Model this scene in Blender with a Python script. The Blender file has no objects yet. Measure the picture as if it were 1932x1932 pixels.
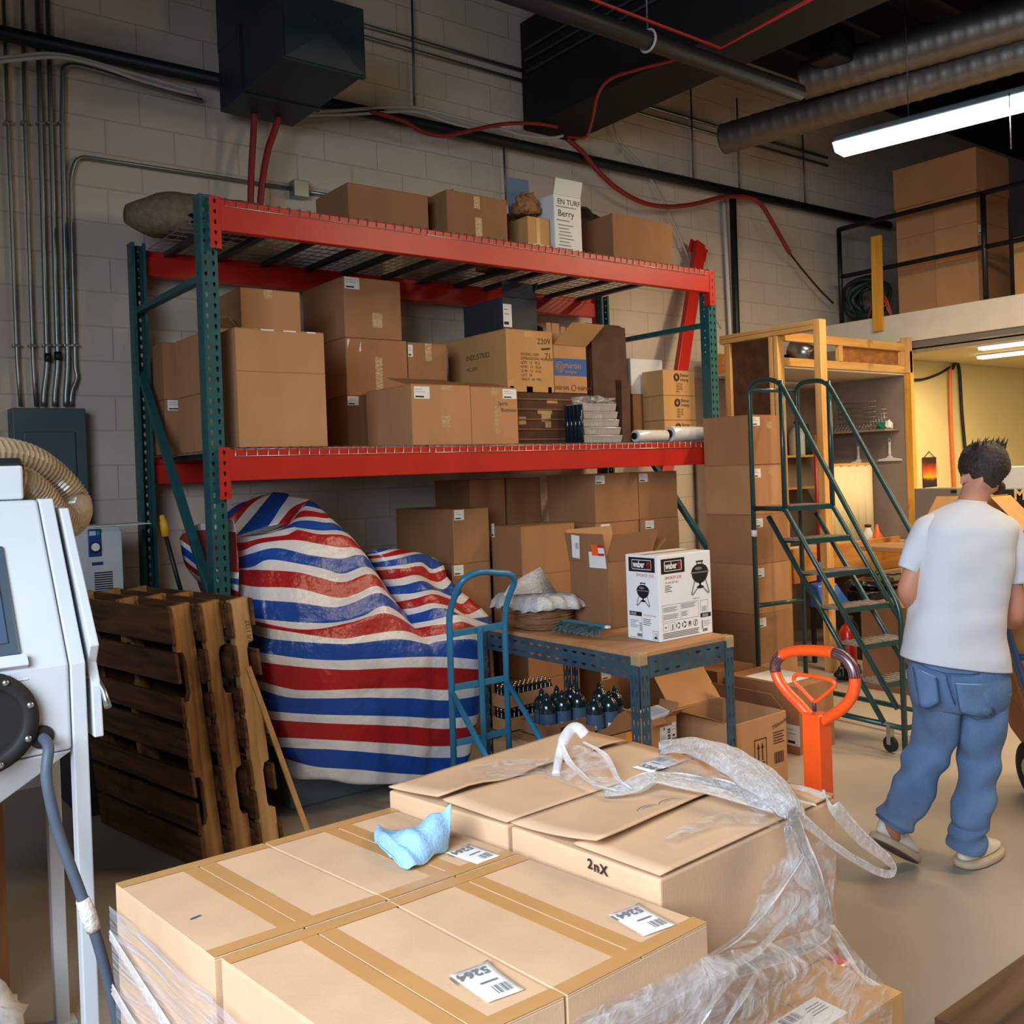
import bpy, bmesh, math, random
from math import sin, cos, pi, sqrt, radians
from mathutils import Vector as V, Matrix, noise
RN = random.Random(11)
SC = bpy.context.scene
COL = SC.collection
# ---- camera model: pixel (1932 frame) + a known plane -> world point on that plane ----
F_, AZ, PIT, ROL, CY, EYE = 1820., .916, .00765, .0364, 906., 1.68
def ray(px, py):
    a = (px-966)/F_; b = (CY-py)/F_
    x = cos(ROL)*a+sin(ROL)*b; y = -sin(ROL)*a+cos(ROL)*b
    fw = cos(PIT)+y*sin(PIT); up = -sin(PIT)+y*cos(PIT)
    return V((cos(AZ)*fw+sin(AZ)*x, sin(AZ)*fw-cos(AZ)*x, up))
def at(px, py, ax, v):
    d = ray(px, py); i = 'xyz'.index(ax)
    o = V((0, 0, EYE)); return o+d*((v-o[i])/d[i])
def dep(px, py, d):
    return V((0, 0, EYE))+ray(px, py)*d
def X_(px, py, Y): return at(px, py, 'y', Y).x
def Z_(px, py, Y): return at(px, py, 'y', Y).z
FW = V((cos(AZ), sin(AZ), 0)); RT = V((sin(AZ), -cos(AZ), 0)); UP = V((0, 0, 1))

# ---- materials ----
MATS = {}
def lin(c):
    return tuple(((x/255)/12.92 if x/255 <= .04045 else ((x/255+.055)/1.055)**2.4) for x in c)+(1,)
def mat(name, rgb, rough=.6, metal=0, var=.0, vscale=8, bump=0, bscale=60, spec=.5, aniso=None, dark=None, coat=0, emit=0, alpha=1, trans=0, stretch=None, sheen=0):
    """principled surface; var = brightness variation by noise, dark = colour of scattered wear marks"""
    m = bpy.data.materials.new(name); m.use_nodes = True; MATS[name] = m
    nt = m.node_tree; N = nt.nodes; L = nt.links
    p = N['Principled BSDF']
    col = lin(rgb)
    p.inputs['Base Color'].default_value = col
    p.inputs['Roughness'].default_value = rough; p.inputs['Metallic'].default_value = metal
    p.inputs['Specular IOR Level'].default_value = spec
    p.inputs['Coat Weight'].default_value = coat
    p.inputs['Alpha'].default_value = alpha
    p.inputs['Transmission Weight'].default_value = trans
    if emit:
        p.inputs['Emission Color'].default_value = col; p.inputs['Emission Strength'].default_value = emit
    tc = N.new('ShaderNodeTexCoord'); mp = N.new('ShaderNodeMapping'); L.new(tc.outputs['Object'], mp.inputs[0])
    if stretch: mp.inputs['Scale'].default_value = stretch
    m['mp'] = 1
    if var or dark:
        n = N.new('ShaderNodeTexNoise'); n.inputs['Scale'].default_value = vscale; n.inputs['Detail'].default_value = 6
        L.new(mp.outputs[0], n.inputs['Vector'])
        r = N.new('ShaderNodeValToRGB'); L.new(n.outputs['Fac'], r.inputs[0])
        r.color_ramp.elements[0].position = .3; r.color_ramp.elements[1].position = .7
        r.color_ramp.elements[0].color = tuple(max(0, c*(1-var)) for c in col[:3])+(1,)
        r.color_ramp.elements[1].color = tuple(min(1, c*(1+var)) for c in col[:3])+(1,)
        out = r.outputs[0]
        if dark:
            n2 = N.new('ShaderNodeTexNoise'); n2.inputs['Scale'].default_value = vscale*1.7; n2.inputs['Detail'].default_value = 8; n2.inputs['Roughness'].default_value = .7
            L.new(tc.outputs['Object'], n2.inputs['Vector'])
            r2 = N.new('ShaderNodeValToRGB'); r2.color_ramp.elements[0].position = dark[1]; r2.color_ramp.elements[1].position = dark[1]+dark[2]
            L.new(n2.outputs['Fac'], r2.inputs[0])
            mx = N.new('ShaderNodeMix'); mx.data_type = 'RGBA'; L.new(r2.outputs[0], mx.inputs[0]); L.new(out, mx.inputs[6]); mx.inputs[7].default_value = lin(dark[0])
            out = mx.outputs[2]
        L.new(out, p.inputs['Base Color'])
    if bump:
        n = N.new('ShaderNodeTexNoise'); n.inputs['Scale'].default_value = bscale; n.inputs['Detail'].default_value = 5
        L.new(mp.outputs[0], n.inputs['Vector'])
        b = N.new('ShaderNodeBump'); b.inputs['Strength'].default_value = bump; b.inputs['Distance'].default_value = .02
        L.new(n.outputs['Fac'], b.inputs['Height']); L.new(b.outputs[0], p.inputs['Normal'])
    return m
def wood(name, a, b, axis='z', scale=6, rough=.65, knots=True):
    """plank wood: grain stretched along one object axis, dark knots and stains"""
    m = bpy.data.materials.new(name); m.use_nodes = True; MATS[name] = m
    nt = m.node_tree; N = nt.nodes; L = nt.links; p = N['Principled BSDF']; p.inputs['Roughness'].default_value = rough
    p.inputs['Specular IOR Level'].default_value = .3
    tc = N.new('ShaderNodeTexCoord'); mp = N.new('ShaderNodeMapping'); L.new(tc.outputs['Object'], mp.inputs[0])
    s = [1, 1, 1]; s['xyz'.index(axis)] = .09; mp.inputs['Scale'].default_value = [k*scale*4 for k in s]
    n = N.new('ShaderNodeTexNoise'); n.inputs['Scale'].default_value = 1; n.inputs['Detail'].default_value = 8; n.inputs['Distortion'].default_value = .6; L.new(mp.outputs[0], n.inputs['Vector'])
    r = N.new('ShaderNodeValToRGB'); L.new(n.outputs['Fac'], r.inputs[0])
    r.color_ramp.elements[0].position = .32; r.color_ramp.elements[1].position = .68
    r.color_ramp.elements[0].color = lin(a); r.color_ramp.elements[1].color = lin(b)
    out = r.outputs[0]
    if knots:
        n2 = N.new('ShaderNodeTexNoise'); n2.inputs['Scale'].default_value = scale*.9; n2.inputs['Detail'].default_value = 3; L.new(tc.outputs['Object'], n2.inputs['Vector'])
        r2 = N.new('ShaderNodeValToRGB'); r2.color_ramp.elements[0].position = .62; r2.color_ramp.elements[1].position = .8; L.new(n2.outputs['Fac'], r2.inputs[0])
        mx = N.new('ShaderNodeMix'); mx.data_type = 'RGBA'; L.new(r2.outputs[0], mx.inputs[0]); L.new(out, mx.inputs[6]); mx.inputs[7].default_value = tuple(c*.35 for c in lin(a)[:3])+(1,)
        out = mx.outputs[2]
    L.new(out, p.inputs['Base Color'])
    bu = N.new('ShaderNodeBump'); bu.inputs['Strength'].default_value = .25; bu.inputs['Distance'].default_value = .01; L.new(n.outputs['Fac'], bu.inputs['Height']); L.new(bu.outputs[0], p.inputs['Normal'])
    return m
def film(name, rgb, op, rough=.12, scale=30, stretch=(1, 1, 1), hi=.62, bump=.9, glow=0):
    """clear stretch film: mostly see-through, whitish where it bunches, glossy wrinkles"""
    m = bpy.data.materials.new(name); m.use_nodes = True; MATS[name] = m
    nt = m.node_tree; N = nt.nodes; L = nt.links; p = N['Principled BSDF']
    p.inputs['Base Color'].default_value = lin(rgb); p.inputs['Roughness'].default_value = rough; p.inputs['Specular IOR Level'].default_value = .9
    tc = N.new('ShaderNodeTexCoord'); mp = N.new('ShaderNodeMapping'); L.new(tc.outputs['Object'], mp.inputs[0]); mp.inputs['Scale'].default_value = stretch
    n = N.new('ShaderNodeTexNoise'); n.inputs['Scale'].default_value = scale; n.inputs['Detail'].default_value = 7; n.inputs['Distortion'].default_value = 1.2; L.new(mp.outputs[0], n.inputs['Vector'])
    r = N.new('ShaderNodeValToRGB'); r.color_ramp.elements[0].position = .42; r.color_ramp.elements[1].position = hi+.1
    r.color_ramp.elements[0].color = (op[0],)*3+(1,); r.color_ramp.elements[1].color = (op[1],)*3+(1,)
    L.new(n.outputs['Fac'], r.inputs[0]); L.new(r.outputs[0], p.inputs['Alpha'])
    b = N.new('ShaderNodeBump'); b.inputs['Strength'].default_value = bump; b.inputs['Distance'].default_value = .02; L.new(n.outputs['Fac'], b.inputs['Height']); L.new(b.outputs[0], p.inputs['Normal'])
    if glow:      # plastic lets light through
        tl = N.new('ShaderNodeBsdfTranslucent'); tl.inputs[0].default_value = lin(rgb); ms = N.new('ShaderNodeMixShader'); ms.inputs[0].default_value = glow
        L.new(p.outputs[0], ms.inputs[1]); L.new(tl.outputs[0], ms.inputs[2]); L.new(ms.outputs[0], N['Material Output'].inputs[0])
    return m

# ---- mesh builder ----
WORLD = {}          # object -> world origin of the thing (unrotated things)
class B:
    def __init__(s): s.v = []; s.f = []; s.m = []; s.s = []
    def add(s, vs, fs, mi=0, sm=False):
        k = len(s.v); s.v += [V(p) for p in vs]
        for f in fs: s.f.append([i+k for i in f]); s.m.append(mi); s.s.append(sm)
        return s
    def box(s, a, b, mi=0):
        x0, x1 = sorted((a[0], b[0])); y0, y1 = sorted((a[1], b[1])); z0, z1 = sorted((a[2], b[2]))
        return s.add([(x0,y0,z0),(x1,y0,z0),(x1,y1,z0),(x0,y1,z0),(x0,y0,z1),(x1,y0,z1),(x1,y1,z1),(x0,y1,z1)],
              [(3,2,1,0),(4,5,6,7),(0,1,5,4),(1,2,6,5),(2,3,7,6),(3,0,4,7)], mi)
    def hexa(s, bot, top, mi=0):
        return s.add(list(bot)+list(top), [(3,2,1,0),(4,5,6,7),(0,1,5,4),(1,2,6,5),(2,3,7,6),(3,0,4,7)], mi)
    def obox(s, o, ex, ey, ez, mi=0):
        o, ex, ey, ez = V(o), V(ex), V(ey), V(ez)
        return s.hexa([o, o+ex, o+ex+ey, o+ey], [o+ez, o+ex+ez, o+ex+ey+ez, o+ey+ez], mi)
    def beam(s, p, q, w, t, up=(0, 0, 1), mi=0):
        """bar of section w (sideways) x t (along up) centred on p-q"""
        p, q = V(p), V(q); d = (q-p).normalized(); u = V(up); sd = d.cross(u).normalized(); u = sd.cross(d).normalized()
        return s.obox(p-sd*w/2-u*t/2, sd*w, q-p, u*t, mi)
    def quad(s, a, b, c, d, mi=0): return s.add([a, b, c, d], [(0, 1, 2, 3)], mi)
    def poly(s, pts, mi=0): return s.add(pts, [tuple(range(len(pts)))], mi)
    def prism(s, pts, vec, mi=0, sm=False):
        n = len(pts); pts = [V(p) for p in pts]; vec = V(vec)
        s.add(pts+[p+vec for p in pts], [tuple(reversed(range(n))), tuple(range(n, 2*n))]+[(i, (i+1) % n, n+(i+1) % n, n+i) for i in range(n)], mi, False)
        if sm:
            for k in range(n): s.s[-1-k] = True
        return s
    def tube(s, pts, r, n=10, mi=0, closed=False, cap=True, sm=True):
        pts = [V(p) for p in pts]; m = len(pts); rs = r if isinstance(r, (list, tuple)) else [r]*m
        vs = []; u = None
        for i, p in enumerate(pts):
            if closed: t = (pts[(i+1) % m]-pts[i-1]).normalized()
            else: t = ((pts[min(i+1, m-1)]-pts[max(i-1, 0)])).normalized()
            if u is None:
                u = t.orthogonal().normalized()
            u = (u-t*u.dot(t)); u = u.normalized() if u.length > 1e-6 else t.orthogonal().normalized()
            w = t.cross(u)
            for k in range(n):
                a = 2*pi*k/n; vs.append(p+(u*cos(a)+w*sin(a))*rs[i])
        fs = []
        for i in range(m if closed else m-1):
            j = (i+1) % m
            for k in range(n):
                l = (k+1) % n; fs.append((i*n+k, i*n+l, j*n+l, j*n+k))
        s.add(vs, fs, mi, sm)
        if cap and not closed:
            k0 = len(s.v)-n*m
            s.f.append([k0+k for k in reversed(range(n))]); s.m.append(mi); s.s.append(False)
            s.f.append([k0+(m-1)*n+k for k in range(n)]); s.m.append(mi); s.s.append(False)
        return s
    def cyl(s, p, q, r, n=16, mi=0, r2=None): return s.tube([p, q], [r, r if r2 is None else r2], n, mi)
    def lathe(s, prof, o, n=20, mi=0, ax=(0, 0, 1), cap=True):
        """profile [(r,h)...] turned about axis ax through o"""
        o = V(o); ax = V(ax).normalized(); u = ax.orthogonal().normalized(); w = ax.cross(u)
        vs = [o+ax*h+(u*cos(2*pi*k/n)+w*sin(2*pi*k/n))*r for r, h in prof for k in range(n)]
        fs = [(i*n+k, i*n+(k+1) % n, (i+1)*n+(k+1) % n, (i+1)*n+k) for i in range(len(prof)-1) for k in range(n)]
        s.add(vs, fs, mi, True)
        if cap:
            k0 = len(s.v)-n*len(prof)
            s.f.append([k0+k for k in reversed(range(n))]); s.m.append(mi); s.s.append(False)
            s.f.append([k0+(len(prof)-1)*n+k for k in range(n)]); s.m.append(mi); s.s.append(False)
        return s
    def grid(s, rows, mi=0, sm=True, closed=False, mfun=None):
        h = len(rows); w = len(rows[0]); k = len(s.v)
        s.v += [V(p) for r in rows for p in r]
        for i in range(h-1):
            for j in range(w if closed else w-1):
                l = (j+1) % w
                s.f.append([k+i*w+j, k+i*w+l, k+(i+1)*w+l, k+(i+1)*w+j]); s.m.append(mfun(i, j) if mfun else mi); s.s.append(sm)
        return s
    def loft(s, rings, mi=0, cap=True):
        s.grid(rings, mi, True, True); n = len(rings[0]); k0 = len(s.v)-n*len(rings)
        if cap:
            s.f.append([k0+k for k in reversed(range(n))]); s.m.append(mi); s.s.append(True)
            s.f.append([k0+(len(rings)-1)*n+k for k in range(n)]); s.m.append(mi); s.s.append(True)
        return s
    def text(s, txt, size, o, ux, uy, mi=0, align='LEFT', bold=0, sx=1):
        ux, uy = V(ux).normalized(), V(uy).normalized(); n = ux.cross(uy)
        c = bpy.data.curves.new('t', 'FONT'); c.body = txt; c.size = size; c.align_x = align; c.resolution_u = 2; c.offset = bold
        ob = bpy.data.objects.new('t', c)
        me = ob.to_mesh()
        vs = [V(o)+ux*v.co.x*sx+uy*v.co.y+n*.0006 for v in me.vertices]
        s.add(vs, [tuple(p.vertices) for p in me.polygons], mi)
        ob.to_mesh_clear(); bpy.data.objects.remove(ob); bpy.data.curves.remove(c)
        return s
    def jig(s, a, seed=0):
        """slight irregularity"""
        for v in s.v:
            q = noise.noise_vector(v*3+V((seed, seed, seed))); v += q*a
        return s
    def obj(s, name, mats, parent=None, bevel=0, bseg=2, sub=0, solid=0, local=False, loc=None, weld=False):
        mats = mats if isinstance(mats, (list, tuple)) else [mats]
        me = bpy.data.meshes.new(name)
        if parent is None:
            if loc is None:
                xs = [v.x for v in s.v]; ys = [v.y for v in s.v]; zs = [v.z for v in s.v]
                loc = V(((min(xs)+max(xs))/2, (min(ys)+max(ys))/2, min(zs)))
            org = V(loc); l = org
        elif local:
            org = V((0, 0, 0)); l = V((0, 0, 0))
        else:
            pw = WORLD[parent.name]
            org = sum(s.v, V((0, 0, 0)))/max(1, len(s.v)); l = org-pw
        me.from_pydata([tuple(v-org) for v in s.v], [], s.f)
        for m in mats: me.materials.append(MATS[m])
        me.polygons.foreach_set('material_index', s.m); me.polygons.foreach_set('use_smooth', s.s)
        me.update()
        o = bpy.data.objects.new(name, me); COL.objects.link(o); o.location = l; WORLD[o.name] = org
        if parent is not None: o.parent = parent
        if weld:
            md = o.modifiers.new('w', 'WELD'); md.merge_threshold = .0005
        if sub:
            md = o.modifiers.new('s', 'SUBSURF'); md.levels = sub; md.render_levels = sub
        if solid:
            md = o.modifiers.new('t', 'SOLIDIFY'); md.thickness = solid; md.offset = 0
        if bevel:
            md = o.modifiers.new('b', 'BEVEL'); md.width = bevel; md.segments = bseg; md.limit_method = 'ANGLE'; md.angle_limit = radians(40)
        return o
def tag(o, label, cat, group=None):
    o['label'] = label; o['category'] = cat
    if group: o['group'] = group
    return o
def thing(name, loc, label, cat, group=None, rot=None):
    o = bpy.data.objects.new(name, None); COL.objects.link(o); o.location = loc; o.empty_display_size = .1
    if rot is not None: o.rotation_euler = rot
    WORLD[o.name] = V(loc); return tag(o, label, cat, group)
def struct(o): o['kind'] = 'structure'; return o
def copy_tree(o, off=(0, 0, 0), label=None, parent=None, rotz=None, group=None):
    c = o.copy(); COL.objects.link(c)
    if parent is not None: c.parent = parent
    else:
        c.location = V(o.location)+V(off); WORLD[c.name] = WORLD[o.name]+V(off)
        if label: c['label'] = label
        if group: c['group'] = group
        if rotz is not None: c.rotation_euler = (0, 0, rotz)
    for ch in list(o.children): copy_tree(ch, parent=c)
    return c
def smooth_path(pts, n=6):
    """Catmull-Rom through points"""
    P = [V(p) for p in pts]; out = []
    for i in range(len(P)-1):
        p0 = P[max(i-1, 0)]; p1 = P[i]; p2 = P[i+1]; p3 = P[min(i+2, len(P)-1)]
        for k in range(n):
            t = k/n; out.append(.5*((2*p1)+(p2-p0)*t+(2*p0-5*p1+4*p2-p3)*t*t+(3*p1-p0-3*p2+p3)*t**3))
    return out+[P[-1]]
def fillet(pts, r, n=5):
    """polyline with rounded corners"""
    P = [V(p) for p in pts]; out = [P[0]]
    for i in range(1, len(P)-1):
        a, b, c = P[i-1], P[i], P[i+1]; r2 = min(r, (a-b).length*.49, (c-b).length*.49)
        s = b+(a-b).normalized()*r2; e = b+(c-b).normalized()*r2
        for k in range(n+1):
            t = k/n; out.append(s*(1-t)**2+b*2*t*(1-t)+e*t*t)
    return out+[P[-1]]

# ---- shared surfaces ----
for nm, c in (('card_a', (186,136,94)), ('card_b', (168,120,82)), ('card_c', (146,104,72)), ('card_tan', (210,172,138)), ('card_amber', (196,148,94))):
    mat(nm, c, .8, var=.09, vscale=5, bump=.06, bscale=220, spec=.2, stretch=(1, 1, .35))
mat('card_dark', (84,56,42), .7, var=.2, vscale=8, spec=.25, bump=.1)
mat('card_edge', (140,92,58), .9)
mat('tape_tan', (196,146,92), .28, var=.06, spec=.5)
mat('tape_clear', (214,178,130), .16, spec=.7, alpha=.55, bump=.3, bscale=50)
mat('paper', (232,230,228), .65, var=.03)
mat('ink', (28,26,30), .7)
mat('ink_grey', (120,118,118), .7)
mat('ink_brown', (70,40,30), .7)
mat('marker', (48,26,34), .6)
mat('teal_paint', (24,82,86), .42, var=.14, vscale=14, spec=.5, dark=((16,40,44), .62, .12))
mat('red_paint', (186,34,24), .38, var=.1, vscale=5, spec=.5, dark=((120,24,20), .66, .1))
mat('wire_zinc', (186,178,168), .35, .8)
mat('steel', (170,172,172), .3, .9, var=.1)
mat('conduit_zinc', (150,158,158), .38, .85, var=.12, vscale=3)
mat('black_paint', (22,26,28), .45, var=.2)
mat('black_rubber', (24,24,26), .7, var=.2)
mat('black_plastic', (26,28,34), .4)
mat('white_paint', (198,202,208), .4, var=.03, vscale=3)
# =================== camera, setting ===================
cam = bpy.data.cameras.new('camera'); camo = bpy.data.objects.new('camera', cam); COL.objects.link(camo); SC.camera = camo
fwv = FW*cos(PIT)-UP*sin(PIT); upv = UP*cos(PIT)+FW*sin(PIT)
r2 = RT*cos(ROL)-upv*sin(ROL); u2 = upv*cos(ROL)+RT*sin(ROL)
M = Matrix((( r2.x, u2.x, -fwv.x, 0), (r2.y, u2.y, -fwv.y, 0), (r2.z, u2.z, -fwv.z, EYE), (0, 0, 0, 1)))
camo.matrix_world = M
cam.sensor_width = 36; cam.lens = 36*F_/1932; cam.shift_y = -(966-CY)/1932; cam.clip_start = .05

def block_wall(name, rgb, z0, mortar=.87):
    m = bpy.data.materials.new(name); m.use_nodes = True; MATS[name] = m
    nt = m.node_tree; N = nt.nodes; L = nt.links; p = N['Principled BSDF']; p.inputs['Roughness'].default_value = .75; p.inputs['Specular IOR Level'].default_value = .3
    g = N.new('ShaderNodeNewGeometry'); sp = N.new('ShaderNodeSeparateXYZ'); L.new(g.outputs['Position'], sp.inputs[0])
    cb = N.new('ShaderNodeCombineXYZ'); ad = N.new('ShaderNodeMath'); ad.operation = 'SUBTRACT'; ad.inputs[1].default_value = z0; L.new(sp.outputs['Z'], ad.inputs[0])
    L.new(sp.outputs['X'], cb.inputs[0]); L.new(ad.outputs[0], cb.inputs[1])
    b = N.new('ShaderNodeTexBrick'); b.offset = .5; b.inputs['Scale'].default_value = 1; b.inputs['Brick Width'].default_value = .412; b.inputs['Row Height'].default_value = .206
    b.inputs['Mortar Size'].default_value = .005; b.inputs['Mortar Smooth'].default_value = .6; b.inputs['Bias'].default_value = 0
    c = lin(rgb)[:3]
    b.inputs['Color1'].default_value = tuple(x*1.015 for x in c)+(1,); b.inputs['Color2'].default_value = tuple(x*.975 for x in c)+(1,); b.inputs['Mortar'].default_value = tuple(x*mortar for x in c)+(1,)
    L.new(cb.outputs[0], b.inputs['Vector'])
    n = N.new('ShaderNodeTexNoise'); n.inputs['Scale'].default_value = 1.3; n.inputs['Detail'].default_value = 8; L.new(g.outputs['Position'], n.inputs['Vector'])
    r = N.new('ShaderNodeMapRange'); r.inputs[1].default_value = .3; r.inputs[2].default_value = .7; r.inputs[3].default_value = .9; r.inputs[4].default_value = 1.06; L.new(n.outputs['Fac'], r.inputs[0])
    mx = N.new('ShaderNodeMix'); mx.data_type = 'RGBA'; mx.blend_type = 'MULTIPLY'; mx.inputs[0].default_value = 1; L.new(b.outputs['Color'], mx.inputs[6]); L.new(r.outputs[0], mx.inputs[7]); L.new(mx.outputs[2], p.inputs['Base Color'])
    bu = N.new('ShaderNodeBump'); bu.inputs['Strength'].default_value = .55; bu.inputs['Distance'].default_value = .012; bu.invert = True; L.new(b.outputs['Fac'], bu.inputs['Height'])
    n2 = N.new('ShaderNodeTexNoise'); n2.inputs['Scale'].default_value = 55; n2.inputs['Detail'].default_value = 4; L.new(g.outputs['Position'], n2.inputs['Vector'])
    bu2 = N.new('ShaderNodeBump'); bu2.inputs['Strength'].default_value = .3; bu2.inputs['Distance'].default_value = .008; L.new(n2.outputs['Fac'], bu2.inputs['Height']); L.new(bu.outputs[0], bu2.inputs['Normal']); L.new(bu2.outputs[0], p.inputs['Normal'])
block_wall('block_paint', (206,192,178), Z_(0, 674, 6.0) % .206)
mat('floor_conc', (172,158,144), .5, var=.1, vscale=1.6, bump=.05, bscale=35, spec=.4, dark=((92,72,62), .70, .05))
mat('ceil_dark', (13,12,14), .85, var=.25, vscale=4)
mat('beam_dark', (13,12,14), .8, var=.3, vscale=5)
mat('mezz_white', (222,212,196), .6, var=.05, dark=((120,100,80), .7, .08))
mat('mezz_yellow', (226,204,146), .7, var=.04, vscale=2)
mat('mezz_ceil', (222,204,160), .7)
mat('wall_plain', (92,90,92), .8)
mat('mezz_dark', (38,38,42), .8)
WY = 6.0; MX = 8.7
struct(B().box((-1.9, WY, 0), (14.2, WY+.2, 5.7)).obj('wall_left', 'block_paint'))
struct(B().box((-1.9, -7, -.2), (14.2, WY, 0)).obj('floor', 'floor_conc'))
b = B().box((-1.9, -7, 5.6), (14.2, WY, 5.7))
for k in range(20): b.box((-1.9, -6.6+k*.62, 5.3), (14.2, -6.55+k*.62, 5.6))
struct(b.obj('ceiling', 'ceil_dark'))
struct(B().box((14, -7, 0), (14.2, WY, 5.6)).obj('wall_far', 'wall_plain'))
struct(B().box((-1.9, -7.2, 0), (14.2, -7, 5.6)).obj('wall_right', 'wall_plain'))
b = B().box((-1.9, 1.7, 0), (-1.7, WY, 5.6)).box((-1.9, -7, 0), (-1.7, -1.4, 5.6)).box((-1.9, -1.4, 3.9), (-1.7, 1.7, 5.6))
struct(b.obj('wall_near', 'wall_plain'))
# heavy beam running out from the block wall under the roof
struct(B().box((4.84, -6.9, 4.4), (5.36, WY-.01, 5.25)).obj('trim_1', 'beam_dark', bevel=.01))
# mezzanine: floor slab with white fascia, grey flange, lower ceiling, yellow wall under it
struct(B().box((MX, -6, 2.80), (13.95, WY-.005, 3.08)).obj('floor_mezzanine', 'mezz_white', bevel=.004))
mat('flange_grey', (120,110,106), .5)
struct(B().box((MX+.02, -6, 2.745), (MX+.14, 5.02, 2.80)).obj('trim_2', 'flange_grey'))
struct(B().box((MX+.16, -6, 2.70), (13.95, 5.38, 2.735)).obj('ceiling_mezzanine', 'mezz_ceil'))
struct(B().box((MX+.02, 5.4, 0), (13.95, 5.5, 2.74)).obj('wall_mezzanine', 'mezz_yellow'))
struct(B().box((12.6, -6, 0), (12.7, 5.39, 2.69)).obj('wall_storeroom', 'mezz_yellow'))
# =================== pallet rack ===================
RX0, RX1, RY0, RY1 = 1.69, 5.45, 4.61, 5.80       # outer faces of the uprights
ZL, ZU, ZT = 1.845, 3.07, 3.09
CW = .08
def holed_strip(b, o, ux, uz, w, h, rows, cols, rw, rh, mi=0):
    """sheet w x h with rows x cols of six-sided holes"""
    o, ux, uz = V(o), V(ux), V(uz); cw = w/cols; ch = h/rows
    for i in range(rows):
        for j in range(cols):
            c = o+ux*(cw*(j+.5))+uz*(ch*(i+.5))
            ou = [c+ux*(x*cw/2)+uz*(z*ch/2) for x, z in ((-1,-1),(0,-1),(1,-1),(1,0),(1,1),(0,1),(-1,1),(-1,0))]
            inn = [c+ux*(x*rw)+uz*(z*rh) for x, z in ((-.35,-1),(0,-1.1),(.35,-1),(1,.15),(.75,.8),(0,1),(-.75,.8),(-1,.15))]
            b.add(ou+inn, [(k, (k+1) % 8, 8+(k+1) % 8, 8+k) for k in range(8)], mi)
def upright_mesh(front=True):
    b = B(); H = ZT; n = 60
    yf = 0 if front else CW; yb = CW if front else 0
    holed_strip(b, (0, yf, 0), (1, 0, 0), (0, 0, 1), CW, H, n, 2, .0075, .0125)
    for x in (0, CW):
        holed_strip(b, (x, 0, 0), (0, 1, 0), (0, 0, 1), CW, H, n, 1, .0055, .006)
    for x in (.0, CW-.018): b.quad((x, yb, 0), (x+.018, yb, 0), (x+.018, yb, H), (x, yb, H))
    return b
rack = thing('pallet_rack', ((RX0+RX1)/2, (RY0+RY1)/2, 0), 'tall pallet rack with perforated teal uprights and red beams along the block wall', 'rack')
def upright(x, front):
    b = upright_mesh(front); y = RY0 if front else RY1-CW
    for v in b.v: v += V((x, y, 0))
    b.box((x-.02, y-.02, 0), (x+CW+.02, y+CW+.02, .008))
    return b.obj('upright', 'teal_paint', rack, solid=.003, weld=True)
for x in (RX0, RX1-CW):
    for fr in (True, False): upright(x, fr)
def beam(z, front):
    y = RY0 if front else RY1; s = -1 if front else 1
    b = B()
    x0, x1 = RX0+CW+.005, RX1-CW-.005
    # roll-formed beam: front face, stepped top
    yf = y-.028 if front else y+.028; yb = y+.022 if front else y-.022
    prof = [(yf, z-.155), (yf, z), (yf+(yb-yf)*.45, z), (yf+(yb-yf)*.45, z-.04), (yb, z-.04), (yb, z-.155)]
    b.prism([(x0, p, q) for p, q in prof], (x1-x0, 0, 0))
    o = b.obj('beam', 'red_paint', rack, bevel=.004)
    for xx in (RX0+CW*.48, RX1-CW-.012):
        c = B(); holed_strip(c, (xx, yf, z-.245), (1, 0, 0), (0, 0, 1), .055, .255, 5, 1, .007, .011)
        xo = xx+.055 if xx < 3 else xx
        c.quad((xo, yf, z-.245), (xo, yb, z-.245), (xo, yb, z+.01), (xo, yf, z+.01))
        c.obj('beam_connector', 'red_paint', rack, solid=.004, weld=True)
for z in (ZL, ZU):
    for fr in (True, False): beam(z, fr)
def brace(x, ya, za, yb, zb):
    B().beam((x+CW/2, ya, za), (x+CW/2, yb, zb), .035, .045, up=(1, 0, 0)).obj('brace', 'teal_paint', rack, bevel=.004)
for x in (RX0, RX1-CW):
    brace(x, RY0+CW*.5, 2.70, RY1-CW*.5, 2.70)
    brace(x, RY0+CW*.5, .98, RY1-CW*.5, 2.34)
    brace(x, RY0+CW*.5, .98, RY1-CW*.5, .30)
    brace(x, RY0+CW*.5, .22, RY1-CW*.5, .22)
# wire decks, three per level
def wire_deck(x0, x1, z, label):
    b = B(); r = .0028; n = round((x1-x0-.02)/.055)
    ya, yb = RY0-.031, RY1+.031
    for i in range(n+1):
        x = x0+.01+(x1-x0-.02)*i/n
        b.tube([(x, ya, z-.036), (x, ya, z+.004), (x, ya+.02, z+.006), (x, yb-.02, z+.006), (x, yb, z+.004), (x, yb, z-.036)], r, 4, 0, cap=False)
    for k in range(13):
        y = ya+.06+(yb-ya-.12)*k/12; b.tube([(x0, y, z+.001), (x1, y, z+.001)], r, 4, 0)
    for y in (ya, yb): b.tube([(x0, y, z-.036), (x1, y, z-.036)], r, 4, 0)
    o = b.obj('wire_deck', ['wire_zinc'])
    tag(o, label, 'wire deck', 'wire decks on the pallet rack')
    for k in range(4):
        x = x0+.12+(x1-x0-.24)*k/3
        B().prism([(x-.022, ya+.03, z-.004), (x-.022, ya+.03, z-.03), (x+.022, ya+.03, z-.03), (x+.022, ya+.03, z-.004)], (0, yb-ya-.06, 0)).obj('support_channel', 'black_metal_dk', o)
    return o
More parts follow.
